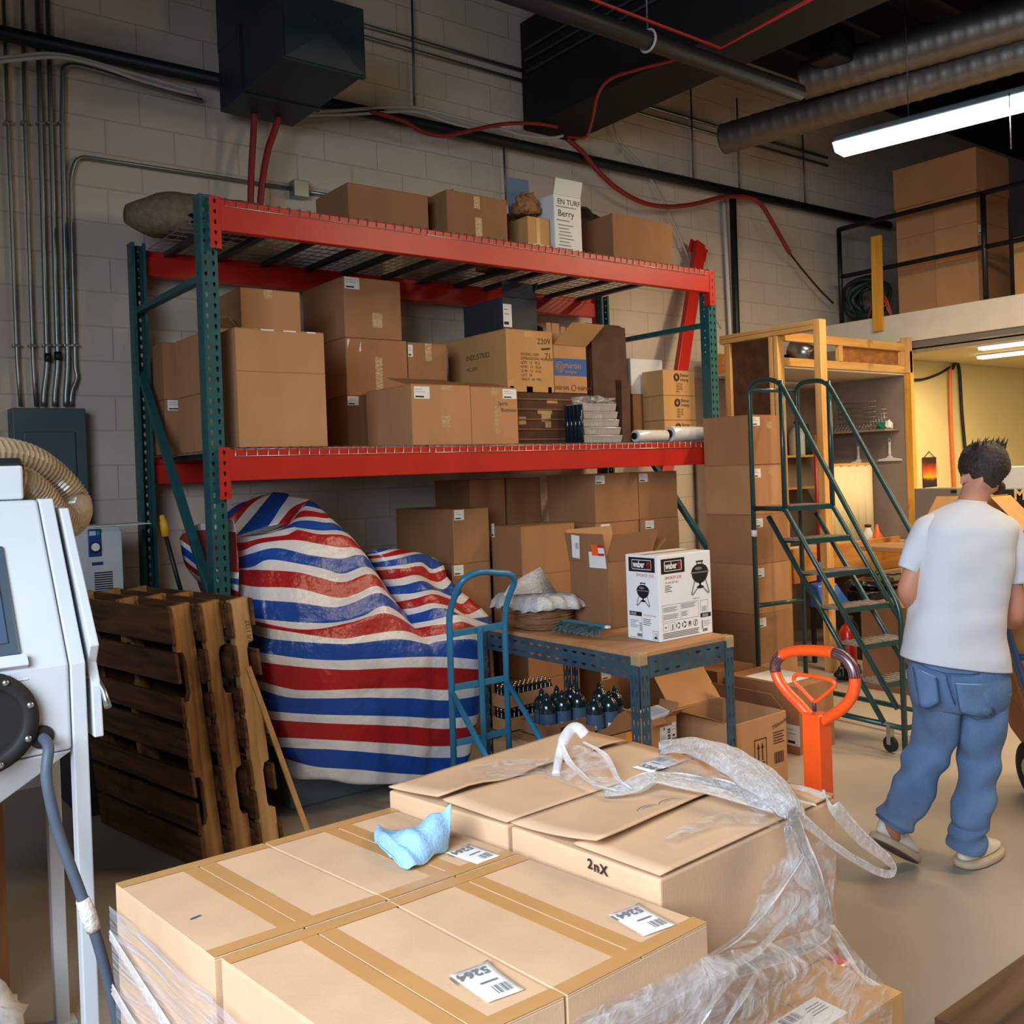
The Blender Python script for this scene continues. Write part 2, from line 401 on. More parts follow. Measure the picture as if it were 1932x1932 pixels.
mat('black_metal_dk', (52,58,66), .5, .3, var=.15)
xs = [RX0+CW+.02, 2.96, 4.14, RX1-CW-.03]
for lv, zz in (('upper', ZU), ('lower', ZL)):
    for k, nm in enumerate(('left', 'middle', 'right')):
        wire_deck(xs[k]+.012, xs[k+1]-.012, zz+.002, 'zinc wire mesh deck, %s one of three on the %s red beams' % (nm, lv))
# =================== cartons ===================
def frame(o, f):
    """face frame of a box thing: origin lower-left as seen, u, v, outward normal"""
    x0, x1, y0, y1, z0, z1 = o['_b']
    return {'f': (V((x0, y0, z0)), V((1,0,0)), V((0,0,1)), V((0,-1,0)), x1-x0, z1-z0),
            'l': (V((x0, y1, z0)), V((0,-1,0)), V((0,0,1)), V((-1,0,0)), y1-y0, z1-z0),
            't': (V((x0, y0, z1)), V((1,0,0)), V((0,1,0)), V((0,0,1)), x1-x0, y1-y0)}[f]
def patch(parent, fr, name, pts, m, th=.0008, off=.0006, label=None):
    o, u, v, n = fr[:4]
    P = [o+u*a+v*b+n*off for a, b in pts]
    r = B().prism(P, n*th, 0).obj(name, m, parent)
    if label: r['label'] = label
    return r
def rect(a, b, w, h, tilt=0):
    c, s = cos(tilt), sin(tilt)
    return [(a+x*c-y*s, b+x*s+y*c) for x, y in ((0,0),(w,0),(w,h),(0,h))]
def sticker(parent, fr, a, b, w, h, style='bar', tilt=0):
    """white paper label with printing, as part + sub-part"""
    s = patch(parent, fr, 'shipping_label', rect(a, b, w, h, tilt), 'paper', label='white paper label')
    o, u, v, n = fr[:4]; c, q = cos(tilt), sin(tilt); U = u*c+v*q; W_ = v*c-u*q; O = o+u*a+v*b+n*.0019
    k = B(); R = lambda x, y, ww, hh: k.quad(O+U*x*w+W_*y*h, O+U*(x+ww)*w+W_*y*h, O+U*(x+ww)*w+W_*(y+hh)*h, O+U*x*w+W_*(y+hh)*h)
    if style == 'bar':
        R(.08, .10, .55, .13)
        for i in range(2): R(.1, .55+.2*i, .62-.2*i, .025)
    elif style == 'code':
        for i in range(14):
            if i % 5 != 3: R(.55+.028*i, .08, .012+.01*(i % 3), .3)
        for i in range(4): R(.08, .5-.1*i, .35-.05*(i % 2), .03)
        k.text('52641', h*.3, O+U*.2*w+W_*.62*h, U, W_)
    elif style == 'ship':
        for i in range(16):
            if i % 6 != 4: R(.62, .12+.048*i, .26, .02+.012*(i % 3))
        for i in range(9): R(.08+.05*i, .12, .012, .5-.06*(i % 3))
        R(.3, .84, .1, .12)
    k.obj('print', 'ink_grey' if style == 'code' else 'ink', s)
    return s
def tape(parent, fr, a, b, w, h, m='tape_clear'):
    return patch(parent, fr, 'packing_tape', rect(a, b, w, h), m, .0005, .0004)
def carton(x0, x1, y0, y1, z0, z1, m, label, group=None, seam='x', tp=None, stick=(), gap=.004, name='cardboard_box', cat='box', jit=.0015, op=False):
    b = B(); t = .004
    if not op:
        b.box((x0, y0, z0), (x1, y1, z1-t))
        if seam == 'x':
            ym = (y0+y1)/2; b.box((x0, y0, z1-t), (x1, ym-gap/2, z1)).box((x0, ym+gap/2, z1-t), (x1, y1, z1))
        else:
            xm = (x0+x1)/2; b.box((x0, y0, z1-t), (xm-gap/2, y1, z1)).box((xm+gap/2, y0, z1-t), (x1, y1, z1))
    else:
        w = .006
        b.box((x0, y0, z0), (x1, y0+w, z1)).box((x0, y1-w, z0), (x1, y1, z1)).box((x0, y0+w, z0), (x0+w, y1-w, z1)).box((x1-w, y0+w, z0), (x1, y1-w, z1)).box((x0+w, y0+w, z0), (x1-w, y1-w, z0+w))
    sd = RN.random()*50
    # one rounded, slightly uneven body
    q = b.v
    for v in q:
        d = noise.noise_vector(V((v.x*2+sd, v.y*2, v.z*2))); v += V((d.x, d.y, 0))*jit
    o = b.obj(name, m, bevel=.003, bseg=2); tag(o, label, cat, group)
    o_ = {'_b': (x0, x1, y0, y1, z0, z1)}
    FR[o.name] = o_
    if tp:
        F = frame(o_, 'f'); T = frame(o_, 't')
        for a, hgt in tp:      # tape hanging down the front from the top and creeping over the lid
            tape(o, F, a*F[4]-.024, F[5]-hgt-.003, .048, hgt)
    for s in stick:
        f, a, bb, w, h = s[:5]; F = frame(o_, f); sticker(o, F, a*F[4], bb*F[5], w, h, *(s[5:]))
    return o
FR = {}
def flap(parent, hinge_a, hinge_b, direction, m, label=None, th=.004):
    """open box flap: hinged on edge a-b, reaching along direction"""
    a, b_, d = V(hinge_a), V(hinge_b), V(direction); n = (b_-a).cross(d).normalized()*th
    return B().obox(a, b_-a, d, n).obj('flap', m, parent)
def FRM(o, f): return frame(FR[o.name], f)
def words(parent, o, lines, m='ink_brown', name='printing'):
    """printed lettering on a face: lines of (face, text, u, v, size[, upside])"""
    b = B()
    for l in lines:
        fr = FRM(o, l[0]); O = fr[0]+fr[1]*l[2]+fr[2]*l[3]+fr[3]*.0006; u, v = fr[1], fr[2]
        if len(l) > 5: u, v = -u, -v
        b.text(l[1], l[4], O, u, v)
    return b.obj(name, m, parent)
ZD, ZD2 = ZL+.0125, ZU+.0125
GM = 'cartons on the lower deck of the pallet rack'
# ---- lower deck, from the left ----
Y = 5.58
carton(1.80, 2.2, Y, 5.78, ZD, 2.172, 'card_b', 'lower brown carton of the back left pair, white label on its corner', GM, stick=[('f', .04, .80, .10, .06)])
carton(1.80, 2.18, Y, 5.77, 2.173, 2.50, 'card_b', 'upper brown carton of the back left pair, behind the teal upright', GM)
carton(1.862, 2.42, 4.96, 5.54, ZD, 2.172, 'card_a', 'lower plain carton behind the big tall carton at the left upright', GM)
carton(1.862, 2.42, 4.96, 5.54, 2.174, 2.499, 'card_a', 'upper plain carton behind the big tall carton at the left upright', GM)
o = carton(1.866, 2.353, 4.66, 4.93, ZD, 2.459, 'card_a', 'big tall plain carton beside the front left upright', GM, seam='x')
for k, (a, w) in enumerate(((.28, .07), (.53, .07), (.8, .05))):
    patch(o, FRM(o, 'f'), 'packing_tape', rect(a*.487, .602-.008, w, .007), 'paper')
B().box((1.866, 4.6585, 2.24), (2.353, 4.6595, 2.242)).obj('crease', 'card_edge', o)
o = carton(X_(453, 540, 5.0), X_(565, 545, 5.0), 5.0, 5.34, 2.501, 2.735, 'card_a', 'small carton with a loose side flap on top of the left stack', GM, tp=[(.45, .05)])
flap(o, (2.036, 5.30, 2.56), (2.036, 5.03, 2.52), (-.05, 0, .05), 'card_a')
YB = 5.22
xa, xb = X_(651, 631, YB), X_(761, 628, YB)
carton(xa, xb, YB, 5.76, ZD, 2.183, 'card_c', 'bottom carton of the three-high stack left of centre, label round its corner', GM, stick=[('f', .0, .82, .075, .055)])
o = carton(xa, xb+.02, YB, 5.76, 2.184, 2.535, 'card_b', 'middle carton of the three-high stack, torn label bits and tape', GM)
tape(o, FRM(o, 'f'), .20, .04, .05, .20)
patch(o, FRM(o, 'f'), 'torn_label', [(.012, .34), (.03, .34), (.012, .28)], 'paper'); patch(o, FRM(o, 'f'), 'torn_label', [(.09, .27), (.105, .335), (.105, .27)], 'paper')
o = carton(X_(647, 517, YB), X_(754, 527, YB), YB, 5.78, 2.537, 2.905, 'card_b', 'top carton of the three-high stack with white corner label and tape blot', GM, stick=[('f', .02, .80, .10, .072)])
tape(o, FRM(o, 'f'), .19, .07, .07, .09)
o = carton(X_(764, 645, YB)+.02, X_(842, 650, YB), YB, 5.7, ZD, 2.53, 'card_b', 'carton with a strip of tape between the three-high stack and the long cartons', GM, tp=[(.52, .11)])
sticker(o, FRM(o, 'f'), .0, .58, .035, .075)
o = carton(2.895, 3.304, 4.68, 5.2, ZD, 2.206, 'card_a', 'left one of two low cartons at the front of the deck, label top left', GM, stick=[('f', .045, .76, .105, .07)], seam='y')
tape(o, FRM(o, 'f'), .20, .315, .08, .03); tape(o, FRM(o, 'f'), .2, .1, .06, .07)
flap(o, (2.9, 4.73, 2.207), (3.3, 4.73, 2.207), (0, .22, .055), 'card_c')
o = carton(3.308, 3.656, 4.68, 5.2, ZD, 2.201, 'card_a', 'right one of two low cartons at the front, handwriting and label top right', GM, stick=[('f', .68, .80, .105, .06)], seam='y')
tape(o, FRM(o, 'f'), .15, .29, .045, .05); tape(o, FRM(o, 'f'), .17, .06, .03, .17)
words(o, o, [('f', 'Spirit', .20, .235, .034), ('f', 'Bottoms', .222, .195, .034)], 'marker', 'handwriting')
flap(o, (3.31, 4.73, 2.203), (3.65, 4.73, 2.203), (0, .2, .045), 'card_c')
# wrapped dark flats and what stands on them
o = carton(3.67, 4.42, 4.87, 5.5, ZD, 2.195, 'card_dark', 'bundle of dark brown flattened cartons bound with tape under the printed carton', None, name='carton_bundle', cat='bundle', jit=.004)
for k in range(5):
    z = ZD+.03+.065*k; B().box((3.668, 4.862, z), (4.41, 4.869, z+.008)).obj('layer', 'card_edge', o)
for a, b_, w, h in ((.14, .13, .06, .05), (.33, .15, .08, .05), (.30, .20, .12, .03), (.38, .27, .09, .03), (.36, .11, .05, .05)):
    tape(o, FRM(o, 'f'), a, b_, w, h, 'tape_clear')
o = carton(3.735, 4.122, 4.875, 5.54, 2.199, 2.60, 'card_amber', 'carton with stamped text and handwritten 2209 standing on the dark bundle', GM, seam='x')
words(o, o, [('f', t, .115, .235-.027*i, .026) for i, t in enumerate(('MODEL: 2209', 'DIMENSIONS: 40x40x50', 'QTY  12   PCS', 'N.W.  11   KGS', 'G.W.  12   KGS', 'LOT  24', 'MADE  IN  PRC'))], 'ink_brown')
words(o, o, [('f', '2209', .255, .315, .055), ('f', '71', .315, .22, .055)], 'marker', 'handwriting')
fr = FRM(o, 'f'); B().poly([fr[0]+fr[1]*a+fr[2]*c+fr[3]*.0012 for a, c in ((.29, .275), (.36, .282), (.365, .296), (.29, .288))]).obj('scribble', 'marker', o)
for a, c, w, h in ((.02, .0, .345, .035), (.155, .0, .05, .09), (.0, .0, .05, .07), (.335, .0, .05, .075), (.15, .355, .07, .04)): tape(o, fr, a, c, w, h, 'tape_tan')
words(o, o, [('l', 'INDUSTRIES', .22, .24, .05), ('l', 'PRC 2209', .22, .17, .03)], 'ink_brown')
o = carton(4.128, 4.416, 4.875, 5.3, 2.199, 2.52, 'card_a', 'open carton with a blue printed band and raised front flap', GM, op=True)
fr = FRM(o, 'f'); mat('print_blue', (38,84,150), .6)
patch(o, fr, 'printed_band', rect(0, .115, .288, .115), 'print_blue', .0005)
mat('print_pale', (120,140,170), .6)
b = B(); O = fr[0]+fr[3]*.0018; b.text('miron', .062, O+fr[1]*.085+fr[2]*.165, fr[1], fr[2]); b.text('violetglass', .026, O+fr[1]*.09+fr[2]*.135, fr[1], fr[2])
cc = O+fr[1]*.045+fr[2]*.172
for r in (.034, .022, .011):
    b.tube([cc+fr[1]*cos(t*pi/8)*r+fr[2]*sin(t*pi/8)*r for t in range(16)], .0025, 4, 0, closed=True)
b.obj('printing', 'card_amber', o)
b = B(); b.text('miron', .05, O+fr[1]*.0+fr[2]*.02, fr[1], fr[2]); b.text('miron', .05, O+fr[1]*.20+fr[2]*.02, fr[1], fr[2])
b.tube([O+fr[1]*(.165+cos(t*pi/8)*.02)+fr[2]*(.035+sin(t*pi/8)*.02) for t in range(16)], .002, 4, 0, closed=True); b.obj('printing', 'ink_brown', o)
flap(o, (4.13, 4.872, 2.52), (4.416, 4.872, 2.52), (.06, -.12, .13), 'card_amber')
for x, w, h in ((4.12, .04, .10), (4.17, .06, .10), (4.245, .04, .08)): B().obox((x, 4.93, 2.52), (w, 0, 0), (.0, .0, h+.05), (0, .004, 0)).obj('inner_flap', 'card_a', o)
# dark boxes and bags behind / on top
mat('carton_slate', (44,52,58), .6, var=.15); mat('print_bluegrey', (70,92,120), .6)
o = carton(X_(948, 560, 5.0), X_(1012, 560, 5.0), 5.0, 5.45, 2.603, 2.83, 'carton_slate', 'dark slate open carton standing on the carton marked 2209', None, op=True)
sticker(o, FRM(o, 'f'), .0, .03, .07, .15)
flap(o, (3.82, 5.0, 2.83), (4.08, 5.0, 2.83), (.02, .04, .11), 'carton_slate'); flap(o, (4.075, 5.02, 2.83), (4.075, 5.40, 2.83), (.06, .0, .12), 'carton_slate')
def lump(name, c, r, m, label, cat, seed=0, amp=.18, group=None, fz=None, n=18, parent=None):
    """crumpled bag / heap: noisy ellipsoid with a flattened base"""
    b = B(); rows = []
    for i in range(n+1):
        th = pi*i/n; row = []
        for j in range(2*n):
            ph = 2*pi*j/(2*n); d = V((sin(th)*cos(ph), sin(th)*sin(ph), cos(th)))
            k = 1+amp*(noise.noise(d*2.2+V((seed, 0, 0)))+.6*noise.noise(d*5+V((0, seed, 0))))
            p = V((d.x*r[0], d.y*r[1], d.z*r[2]))*k
            if p.z < -r[2]*.55: p.z = -r[2]*.55
            row.append(V(c)+p)
        rows.append(row)
    b.grid(rows, 0, True, True)
    o = b.obj(name, m, parent, weld=True)
    return tag(o, label, cat, group) if parent is None else o
mat('bag_black', (18,20,24), .35, bump=.6, bscale=14)
lump('plastic_bag', (4.37, 5.55, 2.62), (.22, .12, .22), 'bag_black', 'black plastic bag heaped behind the blue-banded carton', 'bag', 3)
# stack of bagged trays
mat('clear_plastic', (206,200,196), .08, spec=.8, alpha=.55); mat('tray_dark', (20,34,48), .15)
tr = thing('tray_stack', (4.37, 4.77, ZD), 'bagged stack of ribbed clear plastic trays at the front of the deck', 'trays')
for k in range(5):
    z0 = ZD+.002+k*.052; b = B()
    xA, xB, yA, yB = 4.20+.006*(k % 2), 4.545-.012*k, 4.685, 4.845
    n = 26
    for s, z in ((0, z0), (.0, z0+.012)): pass
    # ribbed wall
    per = []
    for i in range(n): per.append((xA+(xB-xA)*i/n, yA))
    for i in range(10): per.append((xB, yA+(yB-yA)*i/10))
    for i in range(n): per.append((xB-(xB-xA)*i/n, yB))
    for i in range(10): per.append((xA, yB-(yB-yA)*i/10))
    cx, cy = (xA+xB)/2, (yA+yB)/2
    rows = []
    for z, ins in ((z0, .05), (z0+.036, .0), (z0+.038, -.006), (z0+.046, -.008), (z0+.047, .0)):
        rows.append([(cx+(x-cx)*(1-ins-(.03 if i % 2 and z < z0+.037 else 0)), cy+(y-cy)*(1-ins-(.05 if i % 2 and z < z0+.037 else 0)), z) for i, (x, y) in enumerate(per)])
    b.grid(rows, 0, False, True)
    b.add([rows[0][i] for i in range(len(per))], [tuple(range(len(per)))])
    b.obj('tray', 'clear_plastic', tr)
b = B()
for i in range(4): b.cyl((4.182, 4.70+.04*i, ZD+.001), (4.182, 4.70+.04*i, ZD+.25), .02, 10)
b.obj('dark_liner', 'tray_dark', tr)
film('bag_film', (226,226,226), (.12, .75), .12, 16)
lump('top_bag', (4.36, 4.765, 2.132), (.17, .07, .035), 'bag_film', '', '', 5, .5, parent=tr)
# leaning flattened cartons
def leaning(name, x0, x1, y, z0, h, lean, n, label, m='card_dark'):
    t = thing(name, ((x0+x1)/2, y, z0), label, 'flattened cartons', 'flattened cartons leaning on the rack')
    for k in range(n):
        yy = y+k*.017; dx = RN.uniform(-.008, .008); hh = h-RN.uniform(0, .02)
        B().obox((x0+dx, yy, z0), (x1-x0, 0, 0), (.03+(lean*hh*.1), lean*hh, hh), (0, .011, 0)).obj('sheet', m, t, bevel=.002, bseg=1)
    return t
leaning('flattened_cartons', 4.47, 4.80, 4.875, ZD, .84, .06, 6, 'tall sheaf of dark flattened cartons leaning beside the tray stack')
leaning('flattened_cartons', 4.56, 4.64, 4.70, ZD, .44, .05, 4, 'short sheaf of dark flattened cartons beside the film rolls')
YW = 4.98
xw = X_(1191, 677, YW)
o = carton(xw, X_(1247, 748, YW), YW, 5.3, ZD, 2.214, 'card_a', 'plain carton under the white box at the right of the deck', GM)
mat('card_white', (222,222,220), .6, var=.03)
carton(xw-.01, X_(1249, 679, YW), YW, 5.3, 2.216, 2.475, 'card_white', 'plain white box standing on a brown carton at the deck right end', GM)
for k, (z0, z1, lb) in enumerate(((ZD, 2.014, 'bottom'), (2.016, 2.190, 'middle'), (2.192, 2.372, 'top'))):
    o = carton(X_(1252, 748, 4.755), 5.36, 4.755, 4.96, z0, z1, 'card_amber', '%s small amber carton with round emblem, stack of three by the right upright' % lb, GM)
    fr = FRM(o, 'f'); w = fr[4]; b = B(); O = fr[0]+fr[3]*.0012
    c = O+fr[1]*w*.42+fr[2]*(fr[5]-.05)
    for r in (.026, .017): b.tube([c+fr[1]*cos(t*pi/8)*r+fr[2]*sin(t*pi/8)*r for t in range(16)], .004, 4, 0, closed=True)
    b.text('Better', .034, O+fr[1]*w*.54+fr[2]*(fr[5]-.045), fr[1], fr[2]); b.text('Hemp', .034, O+fr[1]*w*.54+fr[2]*(fr[5]-.078), fr[1], fr[2])
    for i in range(4): b.text(('QTY 24', 'NW 8.2', 'GW 9.0', 'PRC')[i], .02, O+fr[1]*w*.40+fr[2]*(fr[5]-.105-.018*i), fr[1], fr[2])
    b.obj('printing', 'ink_brown', o)
# stretch film rolls
mat('film_white', (222,218,214), .15, spec=.7, coat=.3); mat('core_brown', (90,66,48), .7)
def filmroll(x0, x1, r, label):
    c = V((0, 4.69, ZD+r))
    t = B(); t.cyl((x0, c.y, c.z), (x1, c.y, c.z), r, 28)
    o = t.obj('film_roll', 'film_white', bevel=.004); tag(o, label, 'film roll', 'stretch film rolls on the deck')
    k = B(); rr = r*.55
    k.lathe([(rr, -.012), (rr, .0), (rr*.86, 0), (rr*.86, -.012)], (x0-.001, c.y, c.z), 20, 0, (1, 0, 0), cap=False); k.cyl((x0-.003, c.y, c.z), (x0-.002, c.y, c.z), rr*.86, 20)
    k.obj('core', 'black_plastic', o)
filmroll(4.67, 4.965, .042, 'slim roll of clear stretch film lying at the deck front')
filmroll(5.01, 5.34, .054, 'fat roll of stretch film with its open core showing')
# ---- upper deck ----
GU = 'cartons on the top deck of the pallet rack'
carton(X_(656, 352, 4.85), X_(806, 350, 4.85), 4.85, 5.25, ZD2, Z_(700, 351, 4.85), 'card_c', 'leftmost wide plain carton on the top deck', GU)
o = carton(X_(842, 357, 4.8), X_(955, 361, 4.8), 4.8, 5.2, ZD2, Z_(842, 357, 4.8), 'card_c', 'open carton with two shiny tape patches on the top deck', GU, op=True)
fr = FRM(o, 'f'); tape(o, fr, .20, .225, .045, .075); tape(o, fr, .205, .04, .05, .13)
z = Z_(842, 357, 4.8); flap(o, (3.30, 5.2, z), (3.70, 5.2, z), (0, -.12, .035), 'card_c'); flap(o, (3.27, 4.85, z), (3.27, 5.18, z), (.09, 0, .03), 'card_c')
o = carton(X_(995, 405, 4.82), 4.085, 4.82, 5.02, ZD2, 3.325, 'card_amber', 'small amber taped carton on the top deck left of the white box', GU)
fr = FRM(o, 'f'); tape(o, fr, .0, .03, .2, .04, 'tape_tan'); tape(o, fr, .07, .07, .03, .17, 'tape_tan')
mat('kraft', (150,104,60), .7, bump=.5, bscale=20)
lump('kraft_paper', (3.985, 4.93, 3.41), (.085, .07, .085), 'kraft', 'crumpled brown packing paper on the small amber carton', 'paper', 9, .5)
mat('card_bluegrey', (96,116,150), .6)
o = carton(X_(958, 400, 5.06), 4.17, 5.06, 5.45, ZD2, 3.40, 'card_c', 'open carton with a tall blue-grey raised flap behind the amber carton', GU, op=True)
f = flap(o, (3.97, 5.10, 3.40), (4.16, 5.10, 3.40), (.01, .03, .27), 'card_bluegrey'); f['label'] = 'blue-grey flap'
flap(o, (3.93, 5.08, 3.40), (3.93, 5.4, 3.40), (-.05, 0, .09), 'card_c'); sticker(o, FRM(o, 'f'), .02, .16, .09, .11)
o = carton(4.10, 4.335, 4.785, 5.05, ZD2, Z_(1070, 370, 4.785), 'card_white', 'tall white printed box with its lid flap raised', GU, op=True)
fr = FRM(o, 'f'); zt = Z_(1070, 370, 4.785)
f = flap(o, (4.10, 4.79, zt), (4.335, 4.79, zt), (.05, .03, .12), 'card_white')
words(o, o, [('f', 'EN TURF', .03, .345, .05), ('f', 'Berry', .03, .265, .062)], 'ink', 'printing')
b = B(); O = fr[0]+fr[3]*.0012
b.quad(O+fr[1]*.02+fr[2]*.325, O+fr[1]*.19+fr[2]*.325, O+fr[1]*.19+fr[2]*.331, O+fr[1]*.02+fr[2]*.331)
b.quad(O+fr[1]*.02+fr[2]*.235, O+fr[1]*.13+fr[2]*.235, O+fr[1]*.13+fr[2]*.242, O+fr[1]*.02+fr[2]*.242)
for i in range(9):
    z = .205-.022*i; a, c = .03+.004*(i % 3), .16-.012*((i*7) % 4); b.quad(O+fr[1]*a+fr[2]*z, O+fr[1]*c+fr[2]*z, O+fr[1]*c+fr[2]*(z+.006), O+fr[1]*a+fr[2]*(z+.006))
b.obj('small_print', 'ink_grey', o)
carton(X_(1155, 402, 4.75), X_(1267, 408, 4.75), 4.75, 5.15, ZD2, Z_(1155, 402, 4.75), 'card_c', 'rightmost plain carton on the top deck', GU, op=True)
mat('bag_brown', (52,36,30), .55, bump=.4, bscale=18)
o = lump('gear_bag', (4.85, 5.30, 3.30), (.30, .11, .30), 'bag_brown', 'dark brown gear bag behind the rightmost carton on the top deck', 'bag', 12, .15)
B().tube(smooth_path([(4.66, 5.27, 3.50), (4.72, 5.26, 3.58), (4.82, 5.26, 3.60), (4.90, 5.27, 3.55)], 5), .012, 8).obj('handle', 'black_rubber', o)
# woven sack and bundle at the left end
def woven(name):
    m = mat(name, (120,104,84), .85, var=.25, vscale=30, bump=.5, bscale=60)
    return m
woven('woven_jute')
b = B(); P0 = at(262, 440, 'x', 1.70); rows = []
for i in range(15):
    t = i/14; c = V((1.62+.75*t, 5.55-.03*t, 3.20+.03*t)); r = .03+.125*sin(min(1, t*2.2+.12)*pi/2)*(1-.25*t)
    rows.append([c+V((0, cos(2*pi*k/18)*r*1.15, max(-.105, sin(2*pi*k/18)*r*(1+.08*noise.noise(V((i*.6, k*.7, 2)))))))for k in range(18)])
b.loft(rows); o = b.obj('woven_sack', 'woven_jute'); tag(o, 'checked woven sack lying over the left end of the top deck', 'sack')
lump('dark_cloth', (2.14, 5.2, 3.12), (.26, .12, .07), 'bag_black', 'dark folded cloth on the top deck beside the left upright', 'cloth', 21, .3)

# ---- on the floor under the rack ----
GF = 'cartons stacked on the floor under the pallet rack'
nm5 = ('bottom', 'second', 'third', 'fourth', 'top')
zs = [0.0, .33, .66, .99, 1.32, 1.652]
for col, (xa, xb, lb) in enumerate(((4.385, 4.79, 'left'), (4.805, 5.19, 'right'))):
    for r in range(5):
        carton(xa+RN.uniform(-.004, .004), xb, 4.8+RN.uniform(0, .01), 5.30, zs[r]+.001, zs[r+1], 'card_b', '%s carton of the %s one of two five-high stacks under the red beam' % (nm5[r], lb), GF,
               stick=[('f', .02 if r != 3 else .12, .79, .085, .058)])
for col, (xa, xb, lb) in enumerate(((3.75, 4.05, 'left'), (4.07, 4.37, 'right'))):
    for r in range(5):
        carton(xa, xb, 5.36, 5.79, zs[r]+.001, zs[r+1]-.01*(4-r == 0), 'card_c', '%s carton of the %s stack in deep shade against the wall' % (nm5[r], lb), GF)
z3 = [0, .345, .69, 1.02, 1.335]; n4 = ('bottom', 'second', 'third', 'top')
for r in range(4):
    carton(3.765+.02*(r == 1), 4.215, 4.83, 5.15, z3[r]+.001, z3[r+1], 'card_b', '%s carton of the stack behind the bubble wrap pile' % n4[r], GF, stick=[('l', .02, .76, .03, .09)] if r == 3 else [])
z4 = [0, .38, .75, 1.11, 1.46]
for r in range(4):
    carton(X_(853, 961, 5.1)-.02*(r == 2), X_(921, 959, 5.1), 5.1, 5.80, z4[r]+.001, z4[r+1], 'card_b', '%s carton of the stack behind the tarpaulin' % n4[r], GF, stick=[('f', .05, .8, .075, .065)] if r > 1 else [])
# tower beside the rolling ladder
zt6 = [0, .327, .664, 1.001, 1.338, 1.675, 2.012]
n6 = ('bottom', 'second', 'third', 'fourth', 'fifth', 'top')
for r in range(6):
    o = carton(5.222+RN.uniform(-.006, .006)-.02*(r == 0), 5.60+.05*(r == 0), 4.155+RN.uniform(0, .008), 4.565, zt6[r]+.001, zt6[r+1], 'card_b' if r % 2 else 'card_a', '%s carton of the tall tower behind the rolling ladder' % n6[r], 'carton tower by the ladder',
               stick=[('f', .05, .74 if r < 5 else .78, .085, .06)])
    if r in (5, 4): tape(o, FRM(o, 'f'), .18, .24 if r == 5 else .26, .05, .05)
# boxes in front of the tower
o = carton(4.62, 4.955, 3.40, 3.93, .0, .392, 'card_b', 'low carton with a sheet of white paper on its lid by the ladder', None, seam='x')
B().obox((4.50+.14, 3.5, .3945), (.30, .0, 0), (.0, .3, 0), (0, 0, .001)).obj('paper_sheet', 'paper', o)
sticker(o, FRM(o, 'l'), .44, .05, .09, .12)
o = carton(X_(1353, 1268, 3.95), X_(1353, 1268, 3.95)+.10+.25, 3.95, 4.62, 0, Z_(1353, 1268, 3.95), 'card_c', 'dark carton standing between the table and the carton tower')
o = carton(3.795, 4.215, 3.185, 3.62, .0, .372, 'card_a', 'open carton with two up arrows on its side under the table right edge', None, op=True)
fr = FRM(o, 'f'); b = B(); O = fr[0]+fr[3]*.0012; bx, bz, w, h = .15, .115, .10, .15
for a, c, ww, hh in ((bx, bz, w, .006), (bx, bz+h-.006, w, .006), (bx, bz, .006, h), (bx+w-.006, bz, .006, h), (bx+.018, bz+.02, .064, .008)):
    b.quad(O+fr[1]*a+fr[2]*c, O+fr[1]*(a+ww)+fr[2]*c, O+fr[1]*(a+ww)+fr[2]*(c+hh), O+fr[1]*a+fr[2]*(c+hh))
for k in range(2):
    a = bx+.028+.032*k; b.quad(O+fr[1]*a+fr[2]*(bz+.035), O+fr[1]*(a+.01)+fr[2]*(bz+.035), O+fr[1]*(a+.01)+fr[2]*(bz+.105), O+fr[1]*a+fr[2]*(bz+.105))
    b.poly([O+fr[1]*(a-.007)+fr[2]*(bz+.1), O+fr[1]*(a+.017)+fr[2]*(bz+.1), O+fr[1]*(a+.005)+fr[2]*(bz+.13)])
b.text('Milwaukee', .035, O+fr[1]*.305+fr[2]*.29, V((1, 0, .25)), V((-.25, 0, 1)))
for i in range(5): b.quad(O+fr[1]*.305+fr[2]*(.27-.014*i), O+fr[1]*(.395-.012*(i % 2))+fr[2]*(.27-.014*i), O+fr[1]*(.395-.012*(i % 2))+fr[2]*(.276-.014*i), O+fr[1]*.305+fr[2]*(.276-.014*i))
for i in range(8): b.quad(O+fr[1]*(.31+.01*i)+fr[2]*.11, O+fr[1]*(.315+.01*i+.003*(i % 2))+fr[2]*.11, O+fr[1]*(.315+.01*i+.003*(i % 2))+fr[2]*.17, O+fr[1]*(.31+.01*i)+fr[2]*.17)
b.obj('printing', 'ink_brown', o)
flap(o, (3.80, 3.62, .372), (4.2, 3.62, .372), (.0, .12, .16), 'card_a'); flap(o, (4.21, 3.2, .372), (4.21, 3.6, .372), (-.10, .0, .10), 'card_c')
flap(o, (3.797, 3.6, .372), (3.797, 3.24, .372), (-.15, 0, .06), 'card_b')
